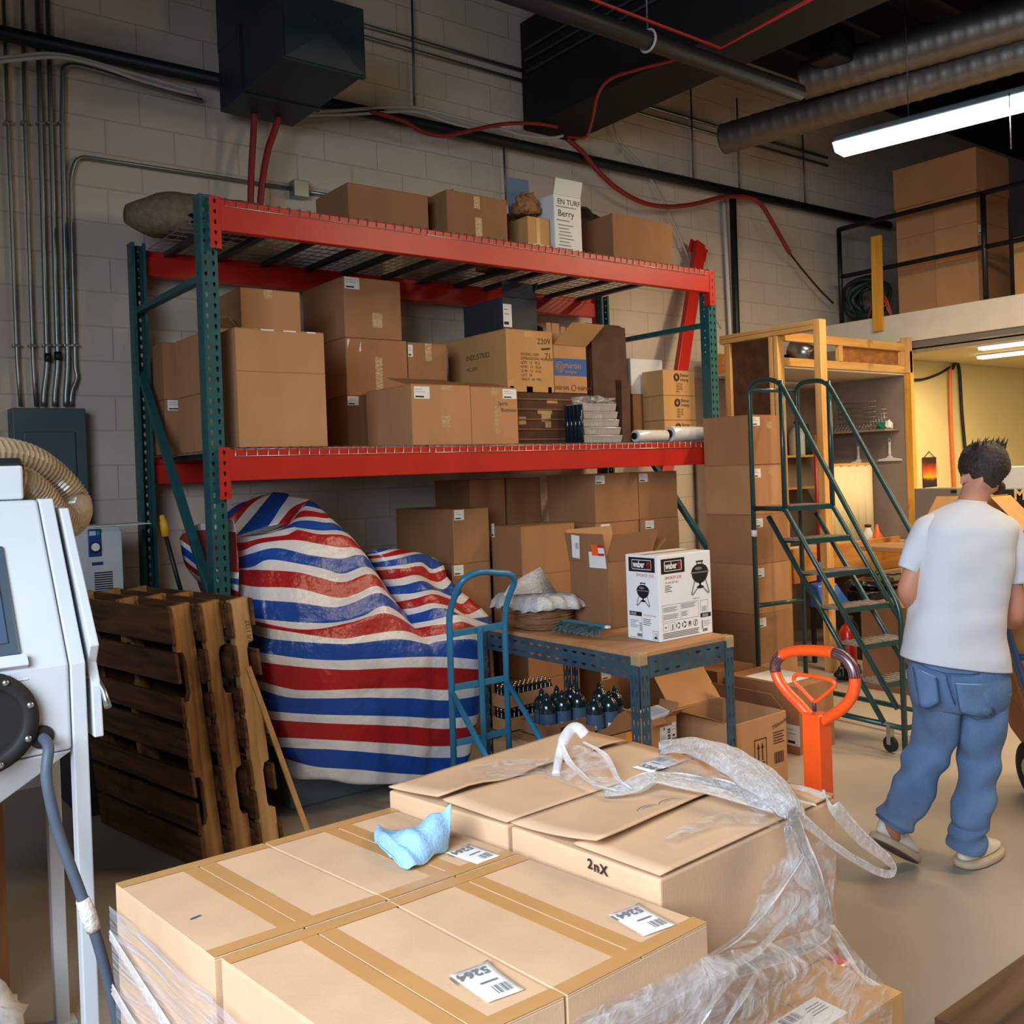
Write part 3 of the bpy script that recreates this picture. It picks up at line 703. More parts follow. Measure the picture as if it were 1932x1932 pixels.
# =================== foreground pallet load ===================
wood('pallet_wood', (120,82,46), (188,140,86), 'y'); wood('pallet_wood_x', (120,82,46), (188,140,86), 'x')
pal = thing('wooden_pallet', (1.26, 1.74, 0), 'wooden pallet under the shrink-wrapped cartons in the foreground', 'pallet')
for y in (1.215, 1.72, 2.225): B().box((.60, y, .02), (1.94, y+.04, .11)).obj('stringer', 'pallet_wood_x', pal, bevel=.003)
for k in range(7): B().box((.60+.2075*k, 1.2, .111), (.60+.2075*k+.095, 2.28, .129)).obj('deck_board', 'pallet_wood', pal, bevel=.003)
for k in range(3): B().box((.60+.62*k, 1.2, .001), (.60+.62*k+.1, 2.28, .019)).obj('deck_board', 'pallet_wood', pal, bevel=.003)
def qcarton(q, z0, z1, m, label, group, seam=True, stick=(), wide=.075):
    """carton with a four-corner footprint (a: far left, b: far right, c: near right, d: near left as seen)"""
    a, b_, c, d = [V((x, y, 0)) for x, y in q]; b = B(); t = .004; Z0 = V((0,0,z0)); Z1 = V((0,0,z1))
    b.hexa([d+Z0, c+Z0, b_+Z0, a+Z0], [d+Z1-V((0,0,t)), c+Z1-V((0,0,t)), b_+Z1-V((0,0,t)), a+Z1-V((0,0,t))])
    m1 = (a+b_)/2; m2 = (c+d)/2; g = (b_-a).normalized()*.0022
    if seam == 'y':
        b.hexa([p+Z1-V((0,0,t)) for p in (d, m2-g, m1-g, a)], [p+Z1 for p in (d, m2-g, m1-g, a)])
        b.hexa([p+Z1-V((0,0,t)) for p in (m2+g, c, b_, m1+g)], [p+Z1 for p in (m2+g, c, b_, m1+g)])
    o = b.obj('cardboard_box', m, bevel=.006, bseg=3); tag(o, label, 'box', group)
    if seam == 'y':
        e = V((0, 0, .0004)); w = (b_-a).normalized()*wide/2; ww = (c-d).normalized()*wide/2
        def strip(p, k=1): return B().prism([x+Z1+e*k for x in p], (0, 0, .0006)).obj('packing_tape', 'tape_tan', o)
        strip([m2-ww, m2-g, m1-g, m1-w]); strip([m2+g, m2+ww, m1+w, m1+g])
        dv = (a-d).normalized()*.034
        strip([d, c, c+dv, d+dv], 4); strip([a-dv, b_-dv, b_, a], 4)
        # tape end folded over the near and left faces
    return o
GP = 'cartons on the foreground pallet'
ZP, ZQ = .80, .852
LX = (.60, 1.06, 1.53, 2.0); LY = (1.215, 1.76, 2.29); i = 0
nm = {(0,0): 'near left', (1,0): 'near middle', (2,0): 'near right', (0,1): 'far left', (1,1): 'far middle', (2,1): 'far right'}
for cx in range(3):
    for cy in range(2):
        x0, x1, y0, y1 = LX[cx]+.002, LX[cx+1]-.002, LY[cy]+.002, LY[cy+1]-.002
        o = carton(x0, x1, y0, y1, .13, .47, 'card_amber', 'bottom layer carton of the foreground pallet, %s' % nm[(cx, cy)], GP, seam='y')
        if (cx, cy) == (2, 0): sticker(o, FRM(o, 't'), .30, .115, -.16, -.085, 'code', 0)
C1 = qcarton([(.576,2.248),(.918,2.244),(.986,1.766),(.622,1.771)], .472, ZP, 'card_tan', 'taped carton at the far left of the upper layer, blue pen tick on its lid', GP, 'y')
C2 = qcarton([(.924,2.244),(1.275,2.247),(1.335,1.772),(.992,1.766)], .472, ZP, 'card_tan', 'taped carton of the upper layer carrying the light blue cloth', GP, 'y')
C3 = qcarton([(.632,1.761),(.984,1.757),(1.024,1.241),(.69,1.246)], .472, ZP, 'card_tan', 'nearest taped carton of the upper layer with a curling white label', GP, 'y')
C4 = qcarton([(.99,1.757),(1.335,1.763),(1.40,1.258),(1.03,1.241)], .472, ZP, 'card_tan', 'taped carton of the upper layer at the near right, label by its far corner', GP, 'y')
U1 = qcarton([(1.283,2.262),(2.023,2.345),(2.05,1.872),(1.358,1.838)], .472, ZQ-.006, 'card_tan', 'wide open-flapped carton at the far side of the pallet under film', GP, False)
U2 = qcarton([(1.362,1.828),(2.052,1.862),(2.068,1.425),(1.405,1.385)], .472, ZQ-.006, 'card_tan', 'wide open-flapped carton at the right of the pallet, marker letters on its end', GP, False)
def curl(parent, p00, p10, p01, p11, lift, m='card_tan', name='flap', n=14, th=.004, k0=1.5):
    """lid flap: hinge edge p00-p10, free edge p01-p11, free edge lifted unevenly"""
    p00, p10, p01, p11 = map(V, (p00, p10, p01, p11)); rows = []
    for i in range(n+1):
        t = i/n; row = []
        for j in range(n+1):
            s = j/n; p = (p00*(1-s)+p10*s)*(1-t)+(p01*(1-s)+p11*s)*t
            row.append(p+V((0, 0, .003+lift(s)*t**k0)))
        rows.append(row)
    return B().grid(rows).obj(name, [m], parent, solid=th)
z = ZQ-.003
curl(U1, (1.283,2.262,z), (2.023,2.345,z), (1.318,2.075,z), (2.035,2.125,z), lambda s: .010*sin(s*9)**2+.012*(s < .3)*(1-s/.3))
curl(U1, (1.358,1.838,z), (2.05,1.872,z), (1.322,2.06,z), (2.036,2.10,z), lambda s: .002+.006*sin(s*5+1)**2)
curl(U2, (1.362,1.828,z), (2.052,1.862,z), (1.392,1.56,z), (2.06,1.66,z), lambda s: .026*max(0, 1-s*2.2)+.016*sin(s*pi)**2, k0=2)
curl(U2, (1.405,1.385,z), (2.068,1.425,z), (1.385,1.63,z-.001), (2.06,1.64,z-.001), lambda s: .001)
def plabel(o, px, z, w, h, style, curlz=0):
    """white label on a lid: px = its four corners, lower edge first as read by someone facing the far side"""
    P = [at(x, y, 'z', z) for x, y in px]; rows = []
    for i in range(7):
        t = i/6; rows.append([(P[0]*(1-s)+P[1]*s)*(1-t)+(P[3]*(1-s)+P[2]*s)*t+V((0, 0, .0012+curlz*max(0, .2-t)*max(0, .1-s)*8)) for s in [k/6 for k in range(7)]])
    l = B().grid(rows).obj('shipping_label', 'paper', o, solid=.0006); l['label'] = 'white paper label'
    b = B(); ux = (P[1]-P[0]).normalized(); uy = (P[3]-P[0]); uy = (uy-ux*uy.dot(ux)).normalized(); W = (P[1]-P[0]).length; H = (P[3]-P[0]).length; O = P[0]+V((0, 0, .0032))
    b.text('52641', H*.27, O+ux*W*.16+uy*H*.12, ux, uy, bold=.001); b.obj('print', 'ink_grey', l)
    b = B()
    for i in range(15):
        if i % 5 != 3:
            x = O+ux*W*(.12+.026*i)+uy*H*.66; b.quad(x, x+ux*W*(.009+.008*(i % 3)), x+ux*W*(.009+.008*(i % 3))+uy*H*.24, x+uy*H*.24)
    b.obj('barcode', 'ink_grey', l)
    b = B(); x = O+ux*W*.2+uy*H*.5; b.quad(x, x+ux*W*.45, x+ux*W*.45+uy*H*.04, x+uy*H*.04); b.obj('print', 'ink_grey', l)
plabel(C3, [(920,1816),(848,1841),(920,1893),(990,1868)], ZP+.002, 0, 0, 'code', .03)
plabel(C4, [(1205,1707),(1147,1727),(1215,1767),(1277,1745)], ZP+.002, 0, 0, 'code', .02)
plabel(C2, [(885,1593),(840,1610),(900,1631),(947,1614)], ZP+.002, 0, 0, 'code')
plabel(U1, [(1192,1448),(1229,1458),(1284,1440),(1245,1428)], ZQ+.004, 0, 0, 'code')
p = at(360, 1735, 'z', ZP+.002); B().obox(p, (.022, .004, 0), (-.001, .004, 0), (0, 0, .0006)).obj('pen_tick', 'print_blue', C1)
# marker letters on the end face of the right carton
pa = V((1.362, 1.828, 0)); pb = V((1.405, 1.385, 0)); ux = (pb-pa).normalized(); O = at(1112, 1668, 'x', 1.385); O = pa+ux*((O-pa).dot(ux))+V((0, 0, .814))+V((-.0045, 0, 0))
B().text('2', .03, O+V((0, 0, .001)), ux, (0, 0, 1), bold=.0008).obj('handwriting', 'marker', U2)
B().text('n', .032, O+ux*.018+V((0, 0, -.001)), ux, (0, 0, 1), bold=.0008).obj('handwriting', 'marker', U2)
B().text('X', .03, O+ux*.036+V((0, 0, -.002)), ux, (0, 0, 1), bold=.0008).obj('handwriting', 'marker', U2)
for a, c in ((1.62, 1.605), (1.55, 1.63)):
    p = at(1225 if a == 1.62 else 1265, 1527 if a == 1.62 else 1515, 'z', ZQ+.012)
    b = B()
    for r in (.022, .012): b.tube([p+V((cos(t*pi/8)*r*1.5, sin(t*pi/8)*r, 0)) for t in range(16)], .002, 4, 0, closed=True)
    b.obj('stamp', 'ink_grey', U2)
# ---- light blue cloth ----
mat('cloth_blue', (148,190,228), .85, bump=.25, bscale=120, sheen=.3)
G = [[(737,1622,.806),(775,1641,.806),(812,1622,.806),(845,1600,.808)],
     [(716,1598,.812),(762,1603,.835),(806,1592,.842),(848,1578,.835)],
     [(706,1574,.815),(748,1574,.848),(798,1562,.868),(850,1550,.868)],
     [(714,1561,.808),(768,1568,.812),(812,1543,.872),(852,1519,.898)]]
rows = [[at(x, y, 'z', z) for x, y, z in r] for r in G]
def refine(rows, n=5):
    R1 = [smooth_path(r, n) for r in rows]
    cols = [smooth_path([r[j] for r in R1], n) for j in range(len(R1[0]))]
    return [[cols[j][i] for j in range(len(cols))] for i in range(len(cols[0]))]
rr = refine(rows, 7)
for i, r in enumerate(rr):
    for j, p in enumerate(r):
        p += V((0, 0, .010*noise.noise(p*26)+.006*sin(j*.9+i*.4)))
        if p.z < .8045: p.z = .8045
o = B().grid(rr).obj('cleaning_cloth', 'cloth_blue', solid=.003, sub=1); tag(o, 'crumpled light blue cloth lying on the pallet cartons', 'cloth')

# ---- stretch film on the load ----
film('film_clear', (240,240,244), (.06, .72), .1, 13, (1, 1, 1.6), hi=.66, bump=1.2, glow=.25)
film('film_bunch', (252,252,254), (.72, 1.0), .22, 34, (1, 1, 1), hi=.5, bump=.3, glow=.45)
film('film_wrap', (206,206,222), (.10, .62), .15, 5, (.6, .6, 9), hi=.62)
def ribbon(pts, wd, n=6, m=7, crease=.006, up=(0, 0, 1), seed=0, bulge=.0):
    """pleated strip of film along points, widths wd"""
    P = smooth_path(pts, n); k = len(P); rows = []; tdir = None
    for i, p in enumerate(P):
        t = (P[min(i+1, k-1)]-P[max(i-1, 0)]).normalized(); s = t.cross(V(up))
        s = s.normalized() if s.length > .05 else V((1, 0, 0)); u = s.cross(t)
        f = i/(k-1)*(len(wd)-1); a = int(min(f, len(wd)-2)); w = wd[a]*(1-(f-a))+wd[a+1]*(f-a)
        rows.append([p+s*(w*(j/m-.5))+u*(crease*(-1)**j*(.4+.8*noise.noise(V((i*.25, j*1.7, seed))))+bulge*sin(pi*j/m)) for j in range(m+1)])
    return rows
T = lambda x, y, z: at(x, y, 'z', z)
YF_ = lambda x, y, yy=1.35: at(x, y, 'y', yy)
fl = thing('stretch_film', (1.75, 1.7, ZQ+.01), 'torn clear stretch film bunched over the pallet cartons and hanging off the right side', 'stretch film')
# bunched white band across the lid, running out into a hanging loop
B().grid(ribbon([T(1142,1498,.862), T(1186,1488,.875), T(1240,1468,.885), T(1335,1484,.888), T(1430,1512,.89), T(1492,1534,.892)], [.05, .07, .085, .10, .08, .05], 7, 20, .010, seed=1)).obj('bunched_band', 'film_bunch', fl)
B().grid(ribbon([T(1488,1532,.892), YF_(1530,1560), YF_(1575,1597), YF_(1620,1626), YF_(1660,1646), YF_(1680,1648), YF_(1686,1636), YF_(1668,1616), YF_(1630,1585), YF_(1598,1552), YF_(1572,1520), T(1556,1503,.872)], [.04, .025, .02, .02, .02, .018, .02, .03, .04, .045, .045, .035], 8, 6, .004, up=(0, -1, .3), seed=4)).obj('hanging_loop', 'film_bunch', fl)
B().grid(ribbon([T(1560,1506,.868), T(1520,1490,.866), T(1470,1480,.866), T(1432,1468,.868)], [.03, .035, .03, .02], 6, 6, .003, seed=7)).obj('flat_band', 'film_bunch', fl)
# second bunch from the far side, dropping over the front edge as a thick hem
B().grid(ribbon([T(1250,1424,.865), T(1310,1418,.90), T(1372,1436,.915), T(1430,1474,.905), T(1478,1520,.90), T(1500,1548,.895)], [.03, .10, .13, .12, .08, .045], 7, 22, .014, seed=9, bulge=.03)).obj('bunched_sheet', 'film_bunch', fl)
B().grid(ribbon([T(1496,1542,.893), YF_(1512,1585), YF_(1535,1640), YF_(1553,1695), YF_(1562,1738), YF_(1550,1768), YF_(1500,1792), YF_(1440,1813), YF_(1380,1832), YF_(1270,1862), YF_(1150,1896), YF_(1030,1940)], [.045, .035, .035, .03, .025, .028, .03, .03, .035, .05, .06, .06], 8, 14, .008, up=(0, -1, .2), seed=12)).obj('thick_hem', 'film_bunch', fl)
B().grid(ribbon([T(1484,1552,.885), YF_(1494,1600), YF_(1512,1640), YF_(1530,1668)], [.03, .06, .07, .03], 6, 8, .006, up=(0, -1, .2), seed=15)).obj('torn_tail', 'film_bunch', fl)
# pulled up knot and loose sheet at the far corner
B().tube(smooth_path([T(1049,1462,.858), T(1054,1430,.885), T(1062,1400,.92), T(1076,1378,.945), T(1090,1374,.95), T(1104,1388,.93)], 5), [.012]*10+[.016]*16, 8).obj('twisted_end', 'film_bunch', fl)
rr = refine([[T(885,1448,.858), T(960,1432,.868), T(1040,1430,.87), T(1085,1402,.91), T(1132,1418,.90)], [T(893,1463,.858), T(970,1450,.862), T(1058,1452,.866), T(1110,1440,.89), T(1160,1450,.885)], [T(960,1470,.858), T(1020,1462,.858), T(1080,1478,.86), T(1135,1488,.87), T(1186,1492,.872)]], 6)
for r in rr:
    for p in r: p.z = max(.862, p.z+.012*noise.noise(p*18))
B().grid(rr).obj('loose_sheet', 'film_clear', fl)
rr = refine([[T(1180,1500,.866), T(1230,1520,.868), T(1300,1550,.869)], [T(1200,1512,.866), T(1260,1545,.868), T(1330,1590,.865)], [T(1245,1560,.864), T(1300,1580,.866), T(1380,1640,.862)]], 6)
rr = refine([[T(1250,1580,.868), T(1320,1545,.87), T(1400,1530,.872), T(1470,1548,.87)], [T(1270,1590,.866), T(1340,1560,.868), T(1420,1555,.868), T(1470,1565,.866)]], 6)
for r in rr:
    for p in r: p.z = max(.864, p.z+.006*noise.noise(p*22))
B().grid(rr).obj('loose_sheet', 'film_clear', fl)
# hanging sheet in front of the carton end, down to the bottom layer corner
def hang(rows_px, name, amp=.014, n=9, sc=9, m='film_clear'):
    rr = refine([[at(x, y, 'y', yy) for x, y, yy in r] for r in rows_px], n)
    for r in rr:
        for p in r: p += V((0, -amp*abs(noise.noise(V((p.x*sc+p.z*4, p.z*sc*.5-p.x*3, 1)))), 0))
    return B().grid(rr).obj(name, m, fl)
hang([[(1440,1640,1.372),(1500,1600,1.372),(1565,1548,1.385)], [(1400,1760,1.36),(1490,1700,1.35),(1568,1650,1.37)], [(1330,1800,1.33),(1450,1770,1.31),(1572,1745,1.34)]], 'hanging_sheet')
hang([[(1340,1800,1.235),(1450,1775,1.27),(1568,1742,1.30)], [(1230,1850,1.20),(1420,1830,1.20),(1625,1810,1.20)], [(1080,1925,1.195),(1380,1890,1.19),(1676,1872,1.19)], [(1050,2010,1.19),(1380,1990,1.185),(1672,1960,1.19)]], 'hanging_sheet', .02)
# loose strands and smaller torn sheets
for k, P in enumerate(([T(1330,1420,.875), T(1400,1450,.89), T(1480,1500,.893), T(1540,1520,.875)], [T(1100,1400,.93), T(1140,1425,.905), T(1165,1470,.885), T(1190,1490,.88)], [T(1060,1405,.92), T(1075,1440,.885), T(1120,1480,.872), T(1170,1495,.872)],
    [YF_(1562,1745), YF_(1590,1790), YF_(1625,1840,1.30), YF_(1672,1870,1.25)], [YF_(1515,1610), YF_(1460,1690,1.33), YF_(1400,1760,1.30), YF_(1330,1810,1.25)], [YF_(1540,1700), YF_(1480,1740,1.33), YF_(1420,1800,1.28), YF_(1300,1860,1.22), YF_(1180,1932,1.2)], [YF_(1390,1832,1.28), YF_(1350,1880,1.2), YF_(1310,1945,1.18)], [YF_(1440,1815,1.28), YF_(1400,1880,1.2), YF_(1360,1945,1.18)])):
    B().grid(ribbon(P, [.012, .02, .014, .01], 7, 4, .004, up=(0, 0, 1) if k < 3 else (0, -1, .2), seed=50+k)).obj('strand', 'film_bunch', fl)
hang([[(1480,1620,1.365),(1520,1600,1.36),(1566,1560,1.375)], [(1470,1700,1.345),(1530,1690,1.34),(1570,1660,1.36)], [(1500,1790,1.32),(1545,1775,1.32),(1575,1750,1.33)]], 'hanging_sheet', .02)
hang([[(1240,1850,1.215),(1330,1810,1.24),(1420,1800,1.26)], [(1150,1900,1.20),(1260,1860,1.20),(1370,1835,1.20)], [(1060,1950,1.19),(1200,1930,1.185),(1320,1900,1.185)]], 'hanging_sheet', .03)
rr = refine([[T(1250,1424,.862), T(1320,1440,.87), T(1400,1490,.872), T(1470,1530,.872)], [T(1235,1440,.86), T(1290,1465,.864), T(1370,1505,.864), T(1440,1540,.866)]], 6)
for r in rr:
    for p in r: p.z = max(.866, p.z+.012*noise.noise(p*20))
B().grid(rr).obj('loose_sheet', 'film_clear', fl)
# machine wrap round the near-left sides
for k, (za, zb, ya, yb) in enumerate(((.15, .755, 2.252, 1.76), (.15, .735, 1.76, 1.235))):
    rows = []
    for i in range(9):
        t = i/8; rows.append([V((.570+.094*((2.25-(ya+(yb-ya)*s))/1.0)-.005-.003*sin(s*9+i), ya+(yb-ya)*s, za+(zb-.02*s-za)*t)) for s in [j/16 for j in range(17)]])
    B().grid(rows).obj('side_wrap', 'film_wrap', fl)
rows = [[V((1.03+.38*s, 1.232-.004*sin(s*14), .15+.6*t)) for s in [j/16 for j in range(17)]] for t in [i/8 for i in range(9)]]
B().grid(rows).obj('side_wrap', 'film_wrap', fl)
for k in range(4):
    P = [V((.562+.012*j/1, 2.25-.17*j, .70-.10*k-.055*j*(1 if k % 2 == 0 else .6))) for j in range(7)]
    B().grid(ribbon([V((.560+.0155*j*1.0, 2.25-.17*j, .69-.12*k-.05*j)) for j in range(7)], [.03, .04, .03], 4, 6, .003, up=(1, 0, 0), seed=30+k)).obj('film_rope', 'film_bunch', fl)

# ---- pallet jack ----
mat('jack_orange', (238,82,24), .35, var=.06, vscale=6, coat=.3, dark=((60,66,78), .68, .03)); mat('jack_red', (214,44,22), .35, coat=.3)
mat('steel_worn', (86,92,104), .3, .7, var=.3, vscale=20, dark=((226,80,26), .56, .1))
jk = thing('pallet_jack', (2.42, 1.64, 0), 'orange pallet jack with looped handle behind the wrapped pallet', 'pallet jack')
JX = 2.42; J = lambda x, y: at(x, y, 'x', JX)
lp = smooth_path([J(1536,1362), J(1512,1333), J(1484,1304), J(1466,1276), J(1463,1252), J(1476,1236), J(1502,1228), J(1545,1228), J(1585,1236), J(1606,1256), J(1613,1284), J(1608,1312), J(1590,1336), J(1560,1356), J(1545,1364)], 6)
B().tube(lp, .0165, 14).obj('handle_loop', 'jack_orange', jk)
for i0_, i1_ in ((20, 31), (46, 60)): B().tube(lp[i0_:i1_], .0168, 14).obj('worn_patch', 'steel_worn', jk)
B().tube(smooth_path([J(1535,1324), J(1516,1304), J(1499,1286), J(1500,1275), J(1512,1273), J(1545,1278), J(1570,1285), J(1575,1294), J(1560,1308), J(1540,1324)], 5), .006, 8, closed=True).obj('lever', 'jack_orange', jk)
b = B(); b.cyl(J(1537,1342), J(1536,1322), .006, 8); b.obj('lever_pin', 'black_metal_dk', jk)
yc = J(1540, 1345).y; B().box((JX-.03, yc-.03, .22), (JX+.03, yc+.03, J(1540, 1345).z)).obj('column', 'jack_orange', jk, bevel=.003)
b = B().box((JX-.06, yc-.06, .12), (JX+.06, yc+.06, .21)); b.cyl((JX, yc, .2), (JX, yc, .22), .04, 16); b.obj('pump', 'jack_red', jk, bevel=.01)
for s in (-1, 1): B().cyl((JX+.03, yc+s*.03, .09), (JX+.03, yc+s*.085, .09), .09, 24).obj('steer_wheel', 'black_rubber', jk)
for s in (-1, 1): B().box((1.0, yc+s*.27-.075-.0, .03), (JX-.07, yc+s*.27+.075, .085)).obj('fork', 'jack_red', jk, bevel=.008)
B().box((JX-.16, yc-.345, .035), (JX-.068, yc+.345, .14)).obj('fork_yoke', 'jack_red', jk, bevel=.01)
# rough plywood sheet on the floor at the right edge
wood('ply_rough', (70,50,36), (128,96,66), 'x', 3)
o = B().box((2.68, .5, .001), (4.6, 1.53, .02)).jig(.004).obj('plywood_sheet', 'ply_rough'); tag(o, 'rough brown plywood sheet on the floor at the lower right', 'board')
# =================== left side ===================
# ---- blast cabinet ----
bc = thing('blast_cabinet', (.1, 2.75, 0), 'light grey blast cabinet with slanted glass front at the left edge', 'blast cabinet')
YC = 2.47; XR = .548; XL = -.55
prof = [(YC, 1.06), (YC, 1.262), (YC+.27, 1.655), (YC+.62, 1.655), (YC+.62, 1.06)]
b = B().prism([(XL, y, z) for y, z in prof], (XR-XL, 0, 0))
b.obj('body', 'white_paint', bc, bevel=.008, bseg=3)
hx = (-.02, .08); hb = .70
b = B().hexa([(hx[0], YC+.24, hb), (hx[1], YC+.24, hb), (hx[1], YC+.36, hb), (hx[0], YC+.36, hb)], [(XL, YC, 1.058), (XR, YC, 1.058), (XR, YC+.62, 1.058), (XL, YC+.62, 1.058)])
b.obj('hopper', 'white_paint', bc, bevel=.004)
# front right leg: face strip of the side frame
def strip(x0, x1, name, dz=0, top=True):
    pts = [(YC-.004, .0), (YC-.004, 1.262), (YC+.266, 1.657), (YC+.30, 1.657), (YC+.035, 1.262), (YC+.035, .0)]
    return B().prism([(x0, y, z) for y, z in pts], (x1-x0, 0, 0)).obj(name, 'white_paint', bc, bevel=.003)
strip(XR+.002, XR+.036, 'leg')
strip(XL-.036, XL-.002, 'leg')
for x in (XL-.036, XR+.10): B().box((x, YC+.80, 0), (x+.04, YC+.84, 1.1)).obj('leg', 'white_paint', bc, bevel=.003)
B().box((XL, YC+.79, .0), (XR+.16, YC+.85, .012)).obj('foot_bar', 'white_paint', bc, bevel=.003)
# side door: thin flange standing off the side, with latch
pts = [(YC-.01, 1.08), (YC-.002, 1.20), (YC+.03, 1.255), (YC+.0, 1.30), (YC+.25, 1.63), (YC+.6, 1.64), (YC+.6, 1.08)]
B().prism([(XR+.048, y, z) for y, z in pts], (.022, 0, 0)).obj('side_door', 'white_paint', bc, bevel=.003)
a, c = at(182, 1278, 'y', YC+.02), at(204, 1334, 'y', YC-.03)
B().tube([a+V((-.04, .02, 0)), a, (a+c)/2+V((.004, 0, 0)), c], [.006, .008, .007, .009], 10).obj('latch', 'steel', bc)
# window in the slanted front
up = V((0, .27, .393)).normalized(); nn = V((0, -.393, .27)).normalized()
mat('glass_dark', (70,90,112), .08, spec=.8, var=.1); mat('frame_steel', (96,112,126), .35, .5)
wp = at(33, 1192, 'y', YC+.055); O = V((wp.x, YC+.02, 1.262))+up*.03+nn*.002
W_ = .42; H_ = .30
def onp(x, s, h): return V((O.x+x, O.y, O.z))+up*s+nn*h
b = B(); b.obox(onp(-W_, 0, .002), (W_, 0, 0), up*H_, nn*.02); b.obj('window_frame', 'frame_steel', bc, bevel=.006)
b = B(); b.obox(onp(-W_+.03, .03, .0225), (W_-.055, 0, 0), up*(H_-.06), nn*.003); b.obj('window_pane', 'glass_dark', bc)
b = B(); b.obox(onp(-W_-.01, -.035, .002), (W_+.02, 0, 0), up*.03, nn*.03); b.obox(onp(-W_-.01, -.06, .001), (W_+.02, 0, 0), up*.03, nn*.004); b.obj('window_ledge', 'white_paint', bc, bevel=.004)
b = B(); c = onp(-.03, -.047, .005); b.lathe([(.008, 0), (.008, .003), (.003, .006)], c, 10, 0, nn); b.obj('screw', 'steel', bc)
# arm port, hose grommet, air hose
ac = at(-34, 1365, 'y', YC)
b = B(); b.lathe([(.115, 0), (.115, .022), (.085, .03), (.08, .02), (.08, .0)], (ac.x, YC, ac.z), 36, 0, (0, -1, 0), cap=False); b.cyl((ac.x, YC-.004, ac.z), (ac.x, YC-.002, ac.z), .082, 30); ring = b.obj('arm_port', 'black_rubber', bc)
for k in range(8):
    a = k*pi/4+.3; B().lathe([(.008, 0), (.007, .004), (.002, .006)], (ac.x+cos(a)*.1, YC-.026, ac.z+sin(a)*.1), 10, 0, (0, -1, 0)).obj('screw', 'steel', ring)
g = at(78, 1390, 'y', YC); b = B(); b.lathe([(.027, 0), (.027, .006), (.02, .012), (.014, .012)], (g.x, YC-.0, g.z), 20, 0, (0, -1, 0)); b.obj('grommet', 'black_rubber', bc)
mat('hose_grey', (74,84,100), .55, var=.15)
hp = smooth_path([V((g.x, YC+.01, g.z)), V((g.x+.002, YC-.06, g.z-.012)), at(88, 1470, 'y', 2.39), at(110, 1570, 'y', 2.38), at(150, 1680, 'y', 2.36), at(182, 1770, 'y', 2.345), at(206, 1860, 'y', 2.34), at(226, 1950, 'y', 2.34), at(250, 2080, 'y', 2.36)], 6)
B().tube(hp, .0125, 12).obj('air_hose', 'hose_grey', bc)
mat('tape_white', (214,206,200), .6, bump=.6, bscale=50)
i0 = 25; B().tube(hp[i0:i0+5], [.015, .017, .018, .017, .015], 12).jig(.002).obj('hose_tape', 'tape_white', bc)
# box and lid on top, label strip, duct hose
p = at(43, 878, 'y', 2.8)
b = B().box((p.x-.5, 2.80, 1.657), (p.x, 3.02, p.z)); b.obj('light_housing', 'white_paint', bc, bevel=.006)
b = B().box((p.x-.5, 2.80, p.z+.001), (p.x-.002, 3.02, p.z+.02)); b.obj('housing_lid', 'black_plastic', bc, bevel=.006)
mat('label_red', (132,40,36), .5); mat('label_cream', (214,198,160), .5)
b = B().box((p.x+.006, 2.86, 1.665), (p.x+.012, 2.96, p.z-.005)); b.obj('side_plate', 'label_cream', bc); B().box((p.x+.0, 2.852, 1.75), (p.x+.012, 2.859, p.z-.01)).obj('decal', 'label_red', bc)
film('hose_clear', (176,146,104), (.8, 1), .18, 20)
m = mat('duct_hose', (172,150,120), .22, var=.2, vscale=5, spec=.8, coat=.4)
hz = smooth_path([at(-90, 868, 'y', 2.92), at(-20, 856, 'y', 2.95), at(50, 868, 'y', 3.02), at(100, 900, 'y', 3.08), at(136, 940, 'y', 3.10), at(141, 968, 'y', 3.06), at(124, 985, 'y', 3.0), at(98, 968, 'y', 2.96), at(70, 935, 'y', 2.93), at(36, 912, 'y', 2.90), at(-10, 915, 'y', 2.90)], 14)
B().tube(hz, [.044+.005*(k % 2) for k in range(len(hz))], 16, sm=False).obj('duct_hose', 'duct_hose', bc)
# ---- plywood panel, rubbish bag under the cabinet ----
wood('ply_brown', (84,54,34), (140,92,56), 'z', 3)
o = B().box((.02, 3.50, 0), (.56, 3.52, 1.02)).obj('plywood_sheet', 'ply_brown'); tag(o, 'upright brown plywood panel behind the blast cabinet', 'board')
mat('bag_white', (206,200,198), .45, var=.35, vscale=9, bump=.4, bscale=12, dark=((150,24,26), .6, .05))
lump('rubbish_bag', (.30, 2.95, .14), (.22, .17, .24), 'bag_white', 'crumpled white and red bag under the blast cabinet', 'bag', 6, .35)
